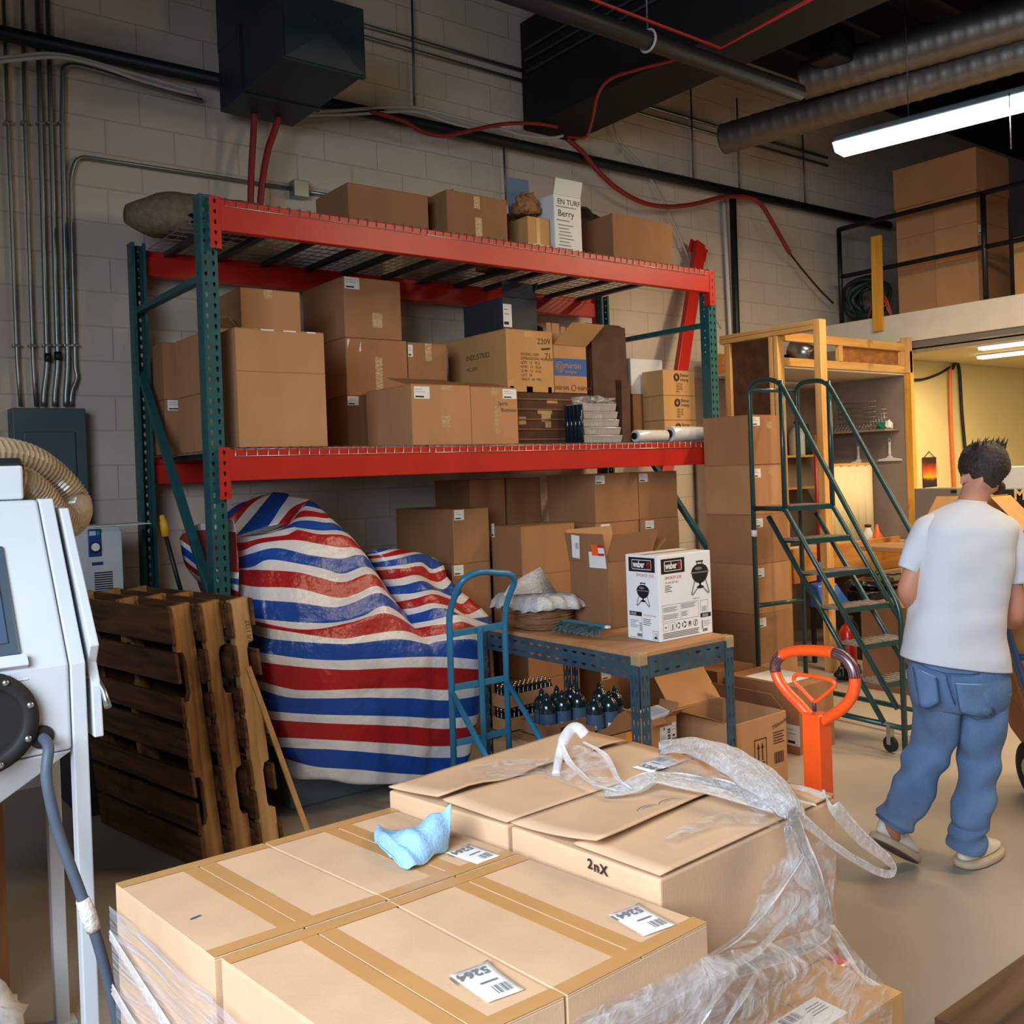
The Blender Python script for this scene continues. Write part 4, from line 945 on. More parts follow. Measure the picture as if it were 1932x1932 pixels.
# ---- pallets standing on edge ----
wood('pallet_z', (112,72,38), (190,138,80), 'z'); wood('pallet_y', (64,42,28), (120,78,46), 'y'); wood('pallet_pale', (164,120,74), (208,164,110), 'z')
mat('brand_ink', (70,50,36), .8)
def side_pallet(p, yaw, lean, label, flip, smat, h=1.17):
    t = thing('wooden_pallet', p, label, 'pallet', 'pallets standing on edge')
    t.rotation_euler = (0, -lean, yaw)
    W = .09
    for i, y in enumerate((.0, .47, .93)):
        n = .036; s = 1 if not flip else -1
        x0, x1 = (0.017, .017+W)
        def nx(q): return q if not flip else (x0+x1-q)
        pr = [(x0, 0), (x1, 0), (x1, h), (x0, h)]
        pts = [(x0, 0)]
        side = []
        for za, zb in ((.20, .42), (.75, .97)):
            side += [(x0, za-.0), (x0+n*.7, za+.004), (x0+n, za+.035), (x0+n, zb-.035), (x0+n*.7, zb-.004), (x0, zb)]
        poly = [(x1, 0), (x1, h), (x0, h)]+list(reversed(side))+[(x0, 0)]
        poly = [(nx(a), c) for a, c in poly]
        st = B().prism([(a, y, c) for a, c in poly], (0, .038, 0)).obj('stringer', smat if i == 0 else 'pallet_z', t, local=True, bevel=.003)
        if i == 0 and 'stamped' in label:
            b = B(); u, v = V((1, 0, 0)), V((0, 0, 1)); Z = lambda k: (.072, -.0008, k)
            b.text('US 1127', .028, (.098, -.0008, h-.20), (0, 0, 1), (-1, 0, 0)); b.obj('brand_stamp', 'brand_ink', st, local=True)
    zz = [0, .17, .33, .50, .66, .83, 1.0]
    for k, z in enumerate(zz):
        w = .14 if k in (0, 6) else .1+.02*(k % 2)
        B().box((.0, -.01, z+.01), (.016, .98, min(h, z+w+.02))).jig(.003, k).obj('deck_board', 'pallet_y', t, local=True, bevel=.002)
    for k, z in enumerate((0, .27, .53, .8, 1.03)):
        B().box((.018+W, -.01, z+.01), (.034+W, .98, min(h, z+.13))).jig(.003, k+9).obj('deck_board', 'pallet_y', t, local=True, bevel=.002)
    return t
yaw = radians(10)
side_pallet((1.425, 4.14, 0), yaw, radians(6), 'dark wooden pallet on edge, leftmost of the three standing pallets', False, 'pallet_z')
side_pallet((1.55, 4.13, 0), yaw, radians(6), 'stained wooden pallet on edge, middle of the three standing pallets', True, 'pallet_z')
side_pallet((1.675, 4.12, 0), yaw, radians(6), 'pale wooden pallet on edge with a stamped end, rightmost of the standing pallets', True, 'pallet_pale')
wood('strip_pale', (176,124,70), (206,158,100), 'z')
a, c = at(468, 1258, 'y', 4.02), at(577, 1560, 'y', 3.86)
d = (c-a).normalized(); c2 = c+d*((-c.z+.002)/d.z)
o = B().beam(c2, a, .022, .012, up=(0, -1, 0)).obj('wood_strip', 'strip_pale'); tag(o, 'thin wooden strip leaning beside the standing pallets', 'strip of wood')
# ---- air dryer on a dark cabinet ----
mat('dryer_grey', (196,200,204), .45, var=.04); mat('dryer_blue', (24,62,130), .4); mat('cab_dark', (34,40,46), .6, var=.2)
o = B().box((1.19, 5.25, 0), (1.66, 5.75, 1.10)).obj('storage_cabinet', 'cab_dark', bevel=.01); tag(o, 'dark steel cabinet under the air dryer by the wall', 'cabinet')
t = thing('air_dryer', (1.33, 5.4, 1.102), 'grey air dryer with round gauge and blue panel on the dark cabinet', 'air dryer')
x0, x1, y0 = 1.20, 1.455, 5.28
B().prism([(x0, y0+.02, 1.102), (x0, y0, 1.13), (x0, y0, 1.445), (x0, y0+.03, 1.475), (x0, y0+.40, 1.475), (x0, y0+.40, 1.102)], (x1-x0, 0, 0)).obj('body', 'dryer_grey', t, bevel=.006)
pn = B().box((x0+.085, y0-.006, 1.325), (x0+.15, y0+.0, 1.468)).obj('control_panel', 'dryer_blue', t, bevel=.004)
b = B(); b.lathe([(.027, 0), (.027, .012), (.022, .014), (.022, .010)], (x0+.117, y0-.006, 1.375), 24, 0, (0, -1, 0)); b.obj('gauge_bezel', 'black_plastic', pn)
B().cyl((x0+.117, y0-.017, 1.375), (x0+.117, y0-.0185, 1.375), .021, 24).obj('gauge_face', 'paper', pn)
mat('switch_green', (20,140,90), .4)
B().box((x0+.125, y0-.010, 1.435), (x0+.142, y0-.006, 1.455)).obj('switch', 'switch_green', pn)
mat('display_pale', (178,196,220), .3); B().box((x0+.09, y0-.010, 1.435), (x0+.122, y0-.006, 1.458)).obj('display', 'display_pale', pn)
B().box((x0+.10, y0-.003, 1.28), (x0+.155, y0, 1.296)).obj('badge', 'dryer_blue', t)
for k in range(9): B().box((x0+.11, y0-.002, 1.14+.012*k), (x0+.20, y0, 1.147+.012*k)).obj('vent_slot', 'cab_dark', t)
o = B().box((1.26, 5.32, 1.4762), (1.62, 5.62, 1.48)).jig(.001).obj('paper_sheets', 'paper'); tag(o, 'loose papers lying on top of the air dryer', 'paper')
# ---- yellow handled tool ----
mat('yellow_grip', (236,176,20), .5)
t = thing('long_handled_tool', at(350, 1180, 'y', 5.2), 'black pole with a yellow grip leaning in the corner left of the tarpaulin', 'tool')
ya = [at(305, 972, 'y', 5.2), at(313, 1012, 'y', 5.2), at(340, 1110, 'y', 5.22)]
d = (ya[2]-ya[1]).normalized(); e = ya[2]+d*((.01-ya[2].z)/d.z)
B().tube([ya[1], ya[2], e], .012, 10).obj('pole', 'black_paint', t)
B().tube([ya[0]-d*.0, ya[0]+d*.03, ya[0]+d*.035, ya[1]], [.012, .016, .02, .022], 12).obj('grip', 'yellow_grip', t)
t.location.z = 0
for ch in t.children: ch.location += V((WORLD[t.name].x, WORLD[t.name].y, WORLD[t.name].z))-V((WORLD[t.name].x, WORLD[t.name].y, 0))
# ---- electrical panel and conduits on the wall ----
mat('panel_grey', (70,88,96), .5, var=.06)
p0, p1 = at(20, 770, 'y', 5.9), at(158, 770, 'y', 5.9)
t = thing('electrical_panel', (1.27, 5.93, 1.0), 'dark grey electrical panel on the block wall below the conduits', 'electrical panel')
B().box((p0.x, 5.86, .98), (p1.x, 6.0, p0.z)).obj('enclosure', 'panel_grey', t, bevel=.006)
q0, q1 = at(44, 815, 'y', 5.85), at(142, 815, 'y', 5.85)
B().box((q0.x, 5.845, 1.1), (q1.x, 5.859, q0.z)).obj('door', 'panel_grey', t, bevel=.006)
def pipe(name, px, y, r, m, label, cat, group=None, rad=.06, n=10):
    P = [at(a, b_, 'y', y) for a, b_ in px]
    o = B().tube(fillet(P, rad), r, n).obj(name, m); return tag(o, label, cat, group)
GC = 'conduits on the block wall'; YQ = 5.965
zt = p0.z+.002
cl = [pipe('conduit', [(5,-40),(15,235),(33,697),(39,767)], YQ, .011, 'conduit_zinc', 'leftmost thin steel conduit above the electrical panel', 'conduit', GC),
 pipe('conduit', [(41,-40),(47,235),(63,697),(68,767)], YQ, .011, 'conduit_zinc', 'second thin steel conduit from the left above the panel', 'conduit', GC),
 pipe('conduit', [(69,-40),(76,235),(89,690),(82,745),(82,767)], YQ, .0145, 'conduit_zinc', 'third conduit from the left, bent above the panel, black coupling', 'conduit', GC),
 pipe('conduit', [(89,-40),(96,235),(109,690),(103,745),(103,767)], YQ, .0145, 'conduit_zinc', 'fourth conduit from the left, bent above the panel', 'conduit', GC),
 pipe('conduit', [(380,190),(150,124),(119,122),(117,235),(128,690),(124,745),(124,767)], YQ, .0145, 'conduit_zinc', 'conduit turning off to the right behind the sheet metal duct', 'conduit', GC, .12),
 pipe('conduit', [(555,356),(145,294),(133,330),(142,697),(146,712),(134,742),(134,767)], YQ, .0115, 'conduit_zinc', 'conduit running from the panel to the junction box above the rack', 'conduit', GC, .16)]
for o, (x, y) in zip(cl[2:4], ((90,675),(109,672))):
    c = at(x, y, 'y', YQ); B().cyl(c+V((0,0,-.025)), c+V((0,0,.025)), .019, 14).obj('coupling', 'black_paint', o)
for k, o in enumerate(cl):
    for y, xs_ in ((232, (15,47,76,96,117,None)), (652, (31,61,87,107,127,141))):
        if xs_[k]:
            c = at(xs_[k], y, 'y', YQ); B().box(c+V((-.02,-.014,-.008)), c+V((.02,.0346,.008))).obj('clamp', 'conduit_zinc', o, bevel=.003)
c = at(565, 358, 'y', 5.95); t = B().box(c+V((-.055,-.035,-.055)), c+V((.055,.045,.055))).obj('junction_box', 'conduit_zinc', bevel=.004); tag(t, 'square steel junction box on the wall above the rack', 'junction box')
pipe('conduit', [(578,361),(700,382)], YQ, .0115, 'conduit_zinc', 'short conduit right of the junction box, going behind the cartons', 'conduit', GC)
# =================== striped tarpaulin over a machine ===================
for nm_, c in (('tarp_white', (226,222,222)), ('tarp_blue', (26,74,160)), ('tarp_red', (172,30,34))):
    mat(nm_, c, .3, var=.06, vscale=6, bump=.35, bscale=26, spec=.55)
# stripe edges, hem upwards; points are photo pixels, left part then (after the fold) right part
K = [
 ([(532,1452),(556,1469),(622,1471),(672,1480),(760,1478),(806,1476)], [(806,1476),(850,1474),(872,1466),(882,1440)]),
 ([(522,1425),(589,1445),(672,1452),(760,1460),(806,1463)], [(806,1463),(850,1461),(875,1450),(886,1424)]),
 ([(505,1395),(519,1408),(639,1415),(760,1425),(806,1430)], [(806,1430),(850,1430),(882,1424),(892,1400)]),
 ([(495,1375),(511,1389),(589,1394),(760,1404),(806,1408)], [(806,1408),(850,1408),(887,1402),(896,1380)]),
 ([(484,1340),(503,1356),(589,1363),(760,1370),(806,1374)], [(806,1374),(850,1375),(893,1368),(901,1350)]),
 ([(478,1322),(495,1337),(556,1346),(760,1352),(806,1355)], [(806,1355),(850,1355),(897,1348),(905,1332)]),
 ([(466,1284),(478,1294),(539,1315),(606,1317),(760,1317),(806,1320)], [(806,1320),(850,1321),(902,1312),(912,1300)]),
 ([(460,1268),(470,1278),(539,1298),(589,1302),(760,1298),(806,1300)], [(806,1300),(850,1302),(908,1295),(919,1286)]),
 ([(452,1234),(461,1243),(556,1257),(655,1264),(760,1259),(806,1259)], [(806,1259),(850,1260),(912,1263),(923,1262)]),
 ([(450,1216),(459,1225),(523,1236),(622,1246),(760,1240),(806,1239)], [(806,1239),(850,1240),(910,1245),(921,1246)]),
 ([(456,1184),(471,1192),(514,1206),(647,1215),(749,1206),(807,1216)], [(807,1216),(825,1211),(850,1208),(893,1206),(910,1217),(922,1222)]),
 ([(452,1172),(474,1176),(500,1184),(546,1192),(639,1205),(688,1198),(758,1190),(797,1203)], [(797,1203),(830,1198),(850,1196),(892,1195),(912,1203),(925,1208)]),
 ([(450,1162),(474,1170),(548,1186),(600,1187),(660,1174),(730,1157),(783,1186)], [(783,1186),(815,1180),(848,1177),(872,1173),(915,1190),(929,1194)]),
 ([(446,1148),(480,1166),(610,1176),(680,1163),(730,1143),(776,1177)], [(776,1177),(810,1171),(848,1163),(870,1161),(922,1178),(931,1180)]),
 ([(438,1118),(474,1130),(560,1137),(628,1146),(668,1136),(719,1119),(768,1161)], [(768,1161),(795,1155),(822,1147),(850,1151),(880,1167),(922,1163)]),
 ([(436,1098),(480,1107),(560,1110),(635,1128),(670,1121),(715,1106),(756,1150)], [(756,1150),(785,1146),(814,1138),(852,1145),(880,1160),(908,1147)]),
 ([(440,1077),(476,1075),(555,1079),(600,1089),(647,1099),(704,1083),(745,1136)], [(745,1136),(780,1130),(816,1121),(850,1131),(870,1140),(886,1128)]),
 ([(439,1072),(474,1070),(507,1056),(571,1065),(610,1073),(647,1083),(697,1070),(736,1121)], [(736,1121),(775,1120),(816,1113),(848,1124),(862,1128),(872,1118)]),
 ([(438,1056),(474,1044),(523,1034),(587,1048),(643,1054),(688,1049),(726,1107)], [(726,1107),(762,1104),(797,1096),(822,1108),(838,1112),(852,1098)]),
 ([(436,1037),(455,1039),(491,1025),(555,1019),(600,1026),(640,1033),(682,1038),(718,1094)], [(718,1094),(750,1092),(786,1085),(815,1096),(830,1098),(844,1088)]),
 ([(433,1022),(455,1024),(491,1016),(545,1009),(561,1000),(600,1008),(661,1015),(708,1077)], [(708,1077),(734,1074),(764,1072),(796,1068),(814,1082),(839,1074)]),
 ([(440,1014),(491,1010),(550,996),(562,996),(600,1001),(656,1007),(703,1070)], [(703,1070),(730,1069),(765,1065),(794,1061),(815,1074),(836,1066)]),
 ([(480,1008),(530,1002),(555,986),(579,982),(610,986),(641,994),(699,1062)], [(699,1062),(740,1056),(788,1045),(805,1048),(822,1056),(830,1060)]),
 ([(500,1004),(540,994),(556,980),(580,975),(610,978),(633,985),(694,1055)], [(694,1055),(735,1050),(779,1042),(795,1044),(808,1050),(818,1052)]),
 ([(520,998),(550,984),(562,969),(576,963),(605,968),(625,977),(690,1049)], [(690,1049),(720,1046),(755,1037),(772,1040),(786,1044),(796,1045)]),
 ([(540,988),(556,974),(567,960),(577,955),(600,960),(617,970),(688,1046)], [(688,1046),(712,1043),(738,1036),(752,1037),(765,1039),(772,1040)]),
 ([(556,976),(566,964),(574,953),(582,947),(594,949),(606,960),(686,1043)], [(686,1043),(700,1041),(716,1035),(728,1035),(738,1036),(744,1037)])]
def resample(P, n):
    P = [V((x, y, 0)) for x, y in P]; P = smooth_path(P, 6); L = [0]
    for a, c in zip(P, P[1:]): L.append(L[-1]+(c-a).length)
    out = []; j = 0
    for i in range(n):
        t = L[-1]*i/(n-1)
        while j < len(L)-2 and L[j+1] < t: j += 1
        f = (t-L[j])/max(1e-6, L[j+1]-L[j]); out.append(P[j].lerp(P[j+1], f))
    return out
NA, NB, SUBR = 34, 20, 4
lines = [(resample(a, NA), resample(c, NB)) for a, c in K]
def ydepth(k, s, side):
    """distance of the sheet from the camera side: front apron, then leaning back to the tops"""
    up_ = max(0, (k-9)/17.)
    if side == 0:
        y = 4.40+.55*up_**1.3
        if s < .18: y += .36*((.18-s)/.18)**1.6*(1-.4*up_)
        if s > .80: y += (.02+.30*min(1, up_*1.6))*((s-.80)/.20)**1.8
        y -= .05*sin(min(1, max(0, (s-.2)/.6))*pi)
    else:
        y = 4.42+(.02+.30*min(1, up_*1.6))+.26*up_**1.2
        y -= .10*min(1, up_*2)*sin(pi*min(1, s/.75))
        if s > .72: y += .06*((s-.72)/.28)**1.5
    return y
rows = []; band = []
full = [a+c[1:] for a, c in lines]
def deps(k): return [ydepth(k, i/(NA-1), 0) for i in range(NA)]+[ydepth(k, i/(NB-1), 1) for i in range(1, NB)]
for k in range(len(full)-1):
    n = SUBR
    for q in range(n):
        t = q/n; p0 = full[max(k-1, 0)]; p1 = full[k]; p2 = full[k+1]; dd = deps(k+t); row = []
        for j in range(len(p1)):
            p = p1[j].lerp(p2[j], t); row.append(at(p.x, p.y, 'y', dd[j]))
        rows.append(row); band.append(k % 4)
rows.append([at(p.x, p.y, 'y', d) for p, d in zip(full[-1], deps(len(full)-1))])
for i, r in enumerate(rows):
    for p in r:
        w_ = noise.noise(V((p.x*4, p.z*5, 3)))*.016+noise.noise(V((p.x*11, p.z*13, 8)))*.007
        p.y += w_
top = rows[-1]
back = [[V((p.x+.03*t, p.y+.22*t, p.z-.02*t*t*4)) for p in top] for t in (.5, 1.)]+[[V((p.x, min(5.65, p.y+.35), .35)) for p in top]]
allrows = rows+back; band += [0, 2, 1, 1]
bm = {0: 0, 1: 1, 2: 0, 3: 2}
b = B(); b.grid(allrows, 0, True, False, lambda i, j: bm[band[min(i, len(band)-1)]])
tp = b.obj('tarpaulin', ['tarp_white', 'tarp_blue', 'tarp_red'], solid=.002)
tag(tp, 'red, white and blue striped tarpaulin draped over a bulky machine under the rack', 'tarpaulin')
def patchgrid(iso, cols, yfun, name, n=14, m=4):
    ls = [resample(l, n) for l in iso]; rws = []; bd = []
    for k in range(len(ls)-1):
        for q in range(m):
            t = q/m; r = []
            for j in range(n):
                p = ls[k][j].lerp(ls[k+1][j], t); v = at(p.x, p.y, 'y', yfun((k+t)/(len(ls)-1), j/(n-1))); v.y += .012*noise.noise(v*7); r.append(v)
            rws.append(r); bd.append(cols[k])
    rws.append([at(p.x, p.y, 'y', yfun(1, j/(n-1))) for j, p in enumerate(ls[-1])])
    return B().grid(rws, 0, True, False, lambda i, j: bd[min(i, len(bd)-1)]).obj(name, ['tarp_white', 'tarp_blue', 'tarp_red'], tp, solid=.002)
# crown with stripes running up over the top, and the left shoulder behind the upright
crown = [[(560,990),(570,972),(590,952)], [(552,989),(566,966),(578,951)], [(524,989),(552,958),(586,942)], [(507,993),(530,958),(545,934)], [(492,997),(515,965),(541,931)],
         [(444,1012),(470,983),(515,929)], [(430,1008),(466,960),(500,934)], [(428,985),(452,957),(482,939)], [(428,968),(445,954),(470,944)], [(426,956),(440,950),(462,947)]]
patchgrid(crown, [0, 2, 0, 1, 1, 0, 2, 1, 0], lambda u, v: 4.86+.18*v+.16*u, 'tarpaulin_fold')
lobe = [[(344,1003),(360,995),(378,988),(400,984),(440,980)], [(345,1007),(362,1002),(384,1000),(405,1002),(445,1004)], [(338,1017),(373,1041),(390,1060),(412,1075),(450,1080)], [(341,1028),(370,1050),(388,1066),(410,1085),(450,1092)],
        [(344,1045),(365,1062),(385,1077),(410,1092),(450,1104)], [(346,1054),(366,1071),(388,1084),(410,1100),(450,1116)], [(350,1067),(366,1081),(386,1095),(410,1112),(450,1128)], [(358,1080),(378,1096),(400,1112),(420,1124),(455,1140)], [(372,1096),(392,1112),(410,1126),(430,1140),(460,1160)], [(392,1150),(410,1170),(430,1180),(445,1185),(465,1200)]]
patchgrid(lobe, [0, 2, 0, 1, 0, 2, 0, 1, 2], lambda u, v: 5.35-.62*v-.12*sin(u*pi), 'tarpaulin_fold')
mat('machine_grey', (104,116,122), .5, var=.1)
t = B().box((2.04, 4.60, .001), (2.95, 5.35, .36)).obj('covered_machine', 'machine_grey', bevel=.015); tag(t, 'grey machine base showing below the hem of the striped tarpaulin', 'machine')
# ---- blue hand truck ----
mat('truck_blue', (40,116,152), .4, var=.1, coat=.2, dark=((70,80,84), .69, .04))
YT = 4.05
ht = thing('hand_truck', (2.86, YT, 0), 'light blue tubular hand truck standing in front of the striped tarpaulin', 'hand truck')
xl, xr = at(853, 1317, 'y', YT).x, at(956, 1286, 'y', YT).x
def zt_(x, y): return at(x, y, 'y', YT).z
zb1 = at(855, 1160, 'y', YT).z
pts = [(xl-.005, YT, .06), (xl, YT, zb1), (xl+.005, YT-.03, zb1+.07), (xl+.01, YT-.10, 1.155), (xl+.10, YT-.12, 1.195), (xr-.04, YT-.12, 1.165), (xr+.005, YT-.10, 1.12), (xr, YT-.03, zb1+.04), (xr, YT, zb1-.06), (xr+.0, YT, .06)]
B().tube(fillet(pts, .07, 7), .0165, 12).obj('frame', 'truck_blue', ht)
for y0_, y1_ in ((1196,1178), (1297,1279), (1403,1380)):
    a, c = at(856, y0_, 'y', YT), at(957, y1_, 'y', YT)
    B().beam((xl+.01, YT, a.z), (xr-.01, YT, c.z), .012, .034).obj('crossbar', 'truck_blue', ht, bevel=.003)
xm = (xl+xr)/2; B().box((xm-.012, YT-.02, .12), (xm+.016, YT-.007, zt_(912, 1186)+.01)).obj('centre_bar', 'truck_blue', ht, bevel=.003)
for x, z in ((xl, zt_(856, 1317)), (xr, zt_(957, 1294))):
    B().tube(fillet([(x, YT-.01, z+.02), (x, YT-.30, z-.26), (x, YT-.31, z-.36), (x, YT-.20, .16)], .08, 6), .0155, 12).obj('strut', 'truck_blue', ht)
    B().cyl((x-.03 if x == xl else x-.01, YT-.18, .121), (x+.01 if x == xl else x+.03, YT-.18, .121), .12, 26).obj('wheel', 'black_rubber', ht)
B().box((xl-.02, YT, .004), (xr+.02, YT+.16, .012)).obj('toe_plate', 'truck_blue', ht)
# =================== packing table ===================
mat('slot_steel', (66,92,108), .42, .4, var=.25, vscale=10, dark=((150,140,124), .68, .04)); wood('ply_top', (160,112,72), (196,148,104), 'x', 2, .6, False)
TX0, TX1, TY0, TY1, TZ = 3.125, 3.775, 3.165, 4.40, .83
tb = thing('packing_table', ((TX0+TX1)/2, (TY0+TY1)/2, 0), 'worn slotted steel packing table with a plywood top, left of the carton tower', 'table')
B().box((TX0, TY0, TZ-.022), (TX1, TY1, TZ)).obj('table_top', 'ply_top', tb, bevel=.003)
def slotted(o, ux, uz, w, h, name='rail', slot='h'):
    b = B(); o, ux, uz = V(o), V(ux), V(uz); n = max(2, round((w if slot == 'h' else h)/.07))
    if slot == 'h':
        holed_strip(b, o, ux, uz, w, h/2, 1, n, .02, .006); holed_strip(b, o+uz*(h/2), ux, uz, w, h/2, 1, n, .02, .006)
    else: holed_strip(b, o, ux, uz, w, h, n, 1, .005, .02)
    return b.obj(name, 'slot_steel', tb, solid=.003, weld=True)
H = .10
slotted((TX0+.002, TY0-.002, TZ-.022-H), (1,0,0), (0,0,1), TX1-TX0-.004, H); slotted((TX0-.002, TY1, TZ-.022-H), (0,-1,0), (0,0,1), TY1-TY0, H)
slotted((TX0, TY1+.002, TZ-.022-H), (1,0,0), (0,0,1), TX1-TX0, H); slotted((TX1+.002, TY1, TZ-.022-H), (0,-1,0), (0,0,1), TY1-TY0, H)
for x, sx in ((TX0, 1), (TX1, -1)):
    for y, sy in ((TY0, 1), (TY1, -1)):
        b = B(); holed_strip(b, (min(x, x+sx*.055), y-sy*.006, 0), (1,0,0), (0,0,1), .055, TZ-.022, 12, 2, .0055, .018); holed_strip(b, (x-sx*.006, min(y, y+sy*.055), 0), (0,1,0), (0,0,1), .055, TZ-.022, 12, 2, .0055, .018)
        b.obj('leg', 'slot_steel', tb, solid=.004, weld=True)
B().box((TX0+.01, TY0+.02, .235), (TX1-.01, TY1-.02, .25)).obj('lower_shelf', 'ply_top', tb)
for y in (TY0, TY1): slotted((TX0+.004, y-.001, .185), (1,0,0), (0,0,1), TX1-TX0-.008, .05)
b2 = B().box((TX0-.009, TY0-.009, TZ-.06), (TX0+.05, TY0+.05, TZ+.0015)); b2.obj('corner_film', 'tape_clear', tb, bevel=.006)
B().box((TX1-.05, TY0-.009, TZ-.06), (TX1+.009, TY0+.05, TZ+.0015)).obj('corner_film', 'tape_clear', tb, bevel=.006)
# ---- grill carton on the table ----
mat('box_print_white', (236,236,238), .45, var=.02); mat('print_black', (20,20,26), .5); mat('print_red', (196,24,32), .5)
wx0, wx1, wy0, wy1 = 3.395, 3.775, 3.285, 3.51; wz0, wz1 = TZ+.001, TZ+.001+.42
wb = B().box((wx0, wy0, wz0), (wx1, wy1, wz1)).obj('grill_carton', 'box_print_white', bevel=.004); tag(wb, 'white printed grill carton standing at the near corner of the packing table', 'box')
FR[wb.name] = {'_b': (wx0, wx1, wy0, wy1, wz0, wz1)}
B().box((wx0+.004, (wy0+wy1)/2-.02, wz1), (wx1-.004, (wy0+wy1)/2+.02, wz1+.0006)).obj('packing_tape', 'tape_clear', wb)
def face(f):
    fr = FRM(wb, f); O, u, v, n = fr[:4]; W, H = fr[4], fr[5]
    def Pp(a, c, k=1): return O+u*(a*W)+v*(c*H)+n*(.0006*k)
    def q(b, a, c, w, h, k=1, mi=0): b.quad(Pp(a, c, k), Pp(a+w, c, k), Pp(a+w, c+h, k), Pp(a, c+h, k), mi)
    return fr, Pp, q, W, H
def ell(b, Pp, cx, cy, rx, ry, k, a0=0, a1=2*pi, n=28, mi=0):
    b.poly([Pp(cx+rx*cos(a0+(a1-a0)*i/n), cy+ry*sin(a0+(a1-a0)*i/n), k) for i in range(n+1 if a1-a0 < 6.2 else n)], mi)
def grill(Pp, cx, cy, s, asp):
    """printed kettle grill: handle, lid, rim, bowl, ash tray, wire legs"""
    b = B(); X = s/asp; Yv = s
    b.poly([Pp(cx-X*.22, cy+Yv*.93, 2), Pp(cx+X*.22, cy+Yv*.93, 2), Pp(cx+X*.25, cy+Yv*1.0, 2), Pp(cx-X*.25, cy+Yv*1.0, 2)])
    for sx in (-1, 1): b.poly([Pp(cx+sx*X*.14, cy+Yv*.82, 2), Pp(cx+sx*X*.19, cy+Yv*.82, 2), Pp(cx+sx*X*.19, cy+Yv*.95, 2), Pp(cx+sx*X*.14, cy+Yv*.95, 2)])
    ell(b, Pp, cx, cy+Yv*.50, X*.55, Yv*.36, 2, 0, pi)
    ell(b, Pp, cx, cy+Yv*.46, X*.53, Yv*.46, 2, pi, 2*pi)
    b.poly([Pp(cx-X*.06, cy-Yv*.15, 2), Pp(cx+X*.06, cy-Yv*.15, 2), Pp(cx+X*.06, cy+Yv*.06, 2), Pp(cx-X*.06, cy+Yv*.06, 2)])
    ell(b, Pp, cx, cy-Yv*.17, X*.23, Yv*.07, 2)
    b.obj('printed_grill', 'print_black', wb)
    b = B(); b.poly([Pp(cx-X*.60, cy+Yv*.455, 3), Pp(cx+X*.60, cy+Yv*.455, 3), Pp(cx+X*.60, cy+Yv*.51, 3), Pp(cx-X*.60, cy+Yv*.51, 3)])
    ell(b, Pp, cx-X*.1, cy+Yv*.66, X*.24, Yv*.07, 3)
    for sx in (-1, 1):
        L = [(cx+sx*X*.36, cy+Yv*.12), (cx+sx*X*.58, cy-Yv*.44), (cx+sx*X*.50, cy-Yv*.48), (cx+sx*X*.18, cy-Yv*.2)]
        for (a, c), (d, e) in zip(L, L[1:]):
            dd = V((d-a, e-c, 0)); nn_ = V((-dd.y*1.0, dd.x, 0)).normalized()*.008; b.poly([Pp(a-nn_.x, c-nn_.y, 3), Pp(d-nn_.x, e-nn_.y, 3), Pp(d+nn_.x, e+nn_.y, 3), Pp(a+nn_.x, c+nn_.y, 3)])
    b.obj('printed_legs', 'ink_grey', wb)
def logo(Pp, q, a, c, w, h, fr, W, H):
    pl = B(); q(pl, a, c, w, h, 1); o = pl.obj('logo_plate', 'print_black', wb)
    b = B(); t = .012
    for e in ((a+w*.13, c+h*.16, w*.74, t*.6), (a+w*.13, c+h*.80, w*.74, t*.6), (a+w*.13, c+h*.16, t, h*.65), (a+w*.87-t, c+h*.16, t, h*.65)): q(b, *e, 2)
    b.text('weber', h*H*.62, Pp(a+w*.18, c+h*.32, 1), fr[1], fr[2], bold=.0016, sx=.68); b.obj('logo_lettering', 'paper', wb)
    b = B(); ell(b, Pp, a+w*.76, c+h*.60, w*.055, h*.12, 3); ell(b, Pp, a+w*.76, c+h*.48, w*.075, h*.06, 3); q(b, a+w*.745, c+h*.28, w*.03, h*.2, 3)
    q(b, a+w*.70, c+h*.24, w*.12, h*.06, 3); b.obj('logo_mark', 'print_red', wb)
# left end
fr, Pp, q, W, H = face('l'); asp = W/H
logo(Pp, q, .10, .80, .80, .17, fr, W, H)
words(wb, wb, [('l', 'SMOKEY JOE', .075, H*.745, .021)], 'print_red')
grill(Pp, .52, .49, .185, asp)
b = B(); q(b, .08, .275, .38, .05); b.obj('number_bar', 'print_black', wb)
words(wb, wb, [('l', '10020', .021, H*.285, .018)], 'paper'); words(wb, wb, [('l', '14 inch (37 cm)', .115, H*.285, .0135)], 'print_red')
b = B()
for i in range(4): q(b, .5, .245-.022*i, .24-.03*(i % 2), .007)
for i in range(5): q(b, .1, .22-.02*i, .26-.05*(i % 3), .005)
for i in range(8): q(b, .38, .10+.013*i, .07, .004+.003*(i % 2))
for i in range(9): q(b, .30+.016*i, .035, .007+.005*(i % 3), .035)
for e in ((.08, .02, .38, .004), (.08, .32, .38, .004), (.455, .02, .006, .3), (.78, .02, .16, .004), (.78, .12, .16, .004), (.78, .02, .006, .1), (.935, .02, .006, .104)): q(b, *e)
q(b, .82, .032, .09, .025); b.text('12', .022, Pp(.82, .068), fr[1], fr[2]); b.obj('printing', 'ink', wb)
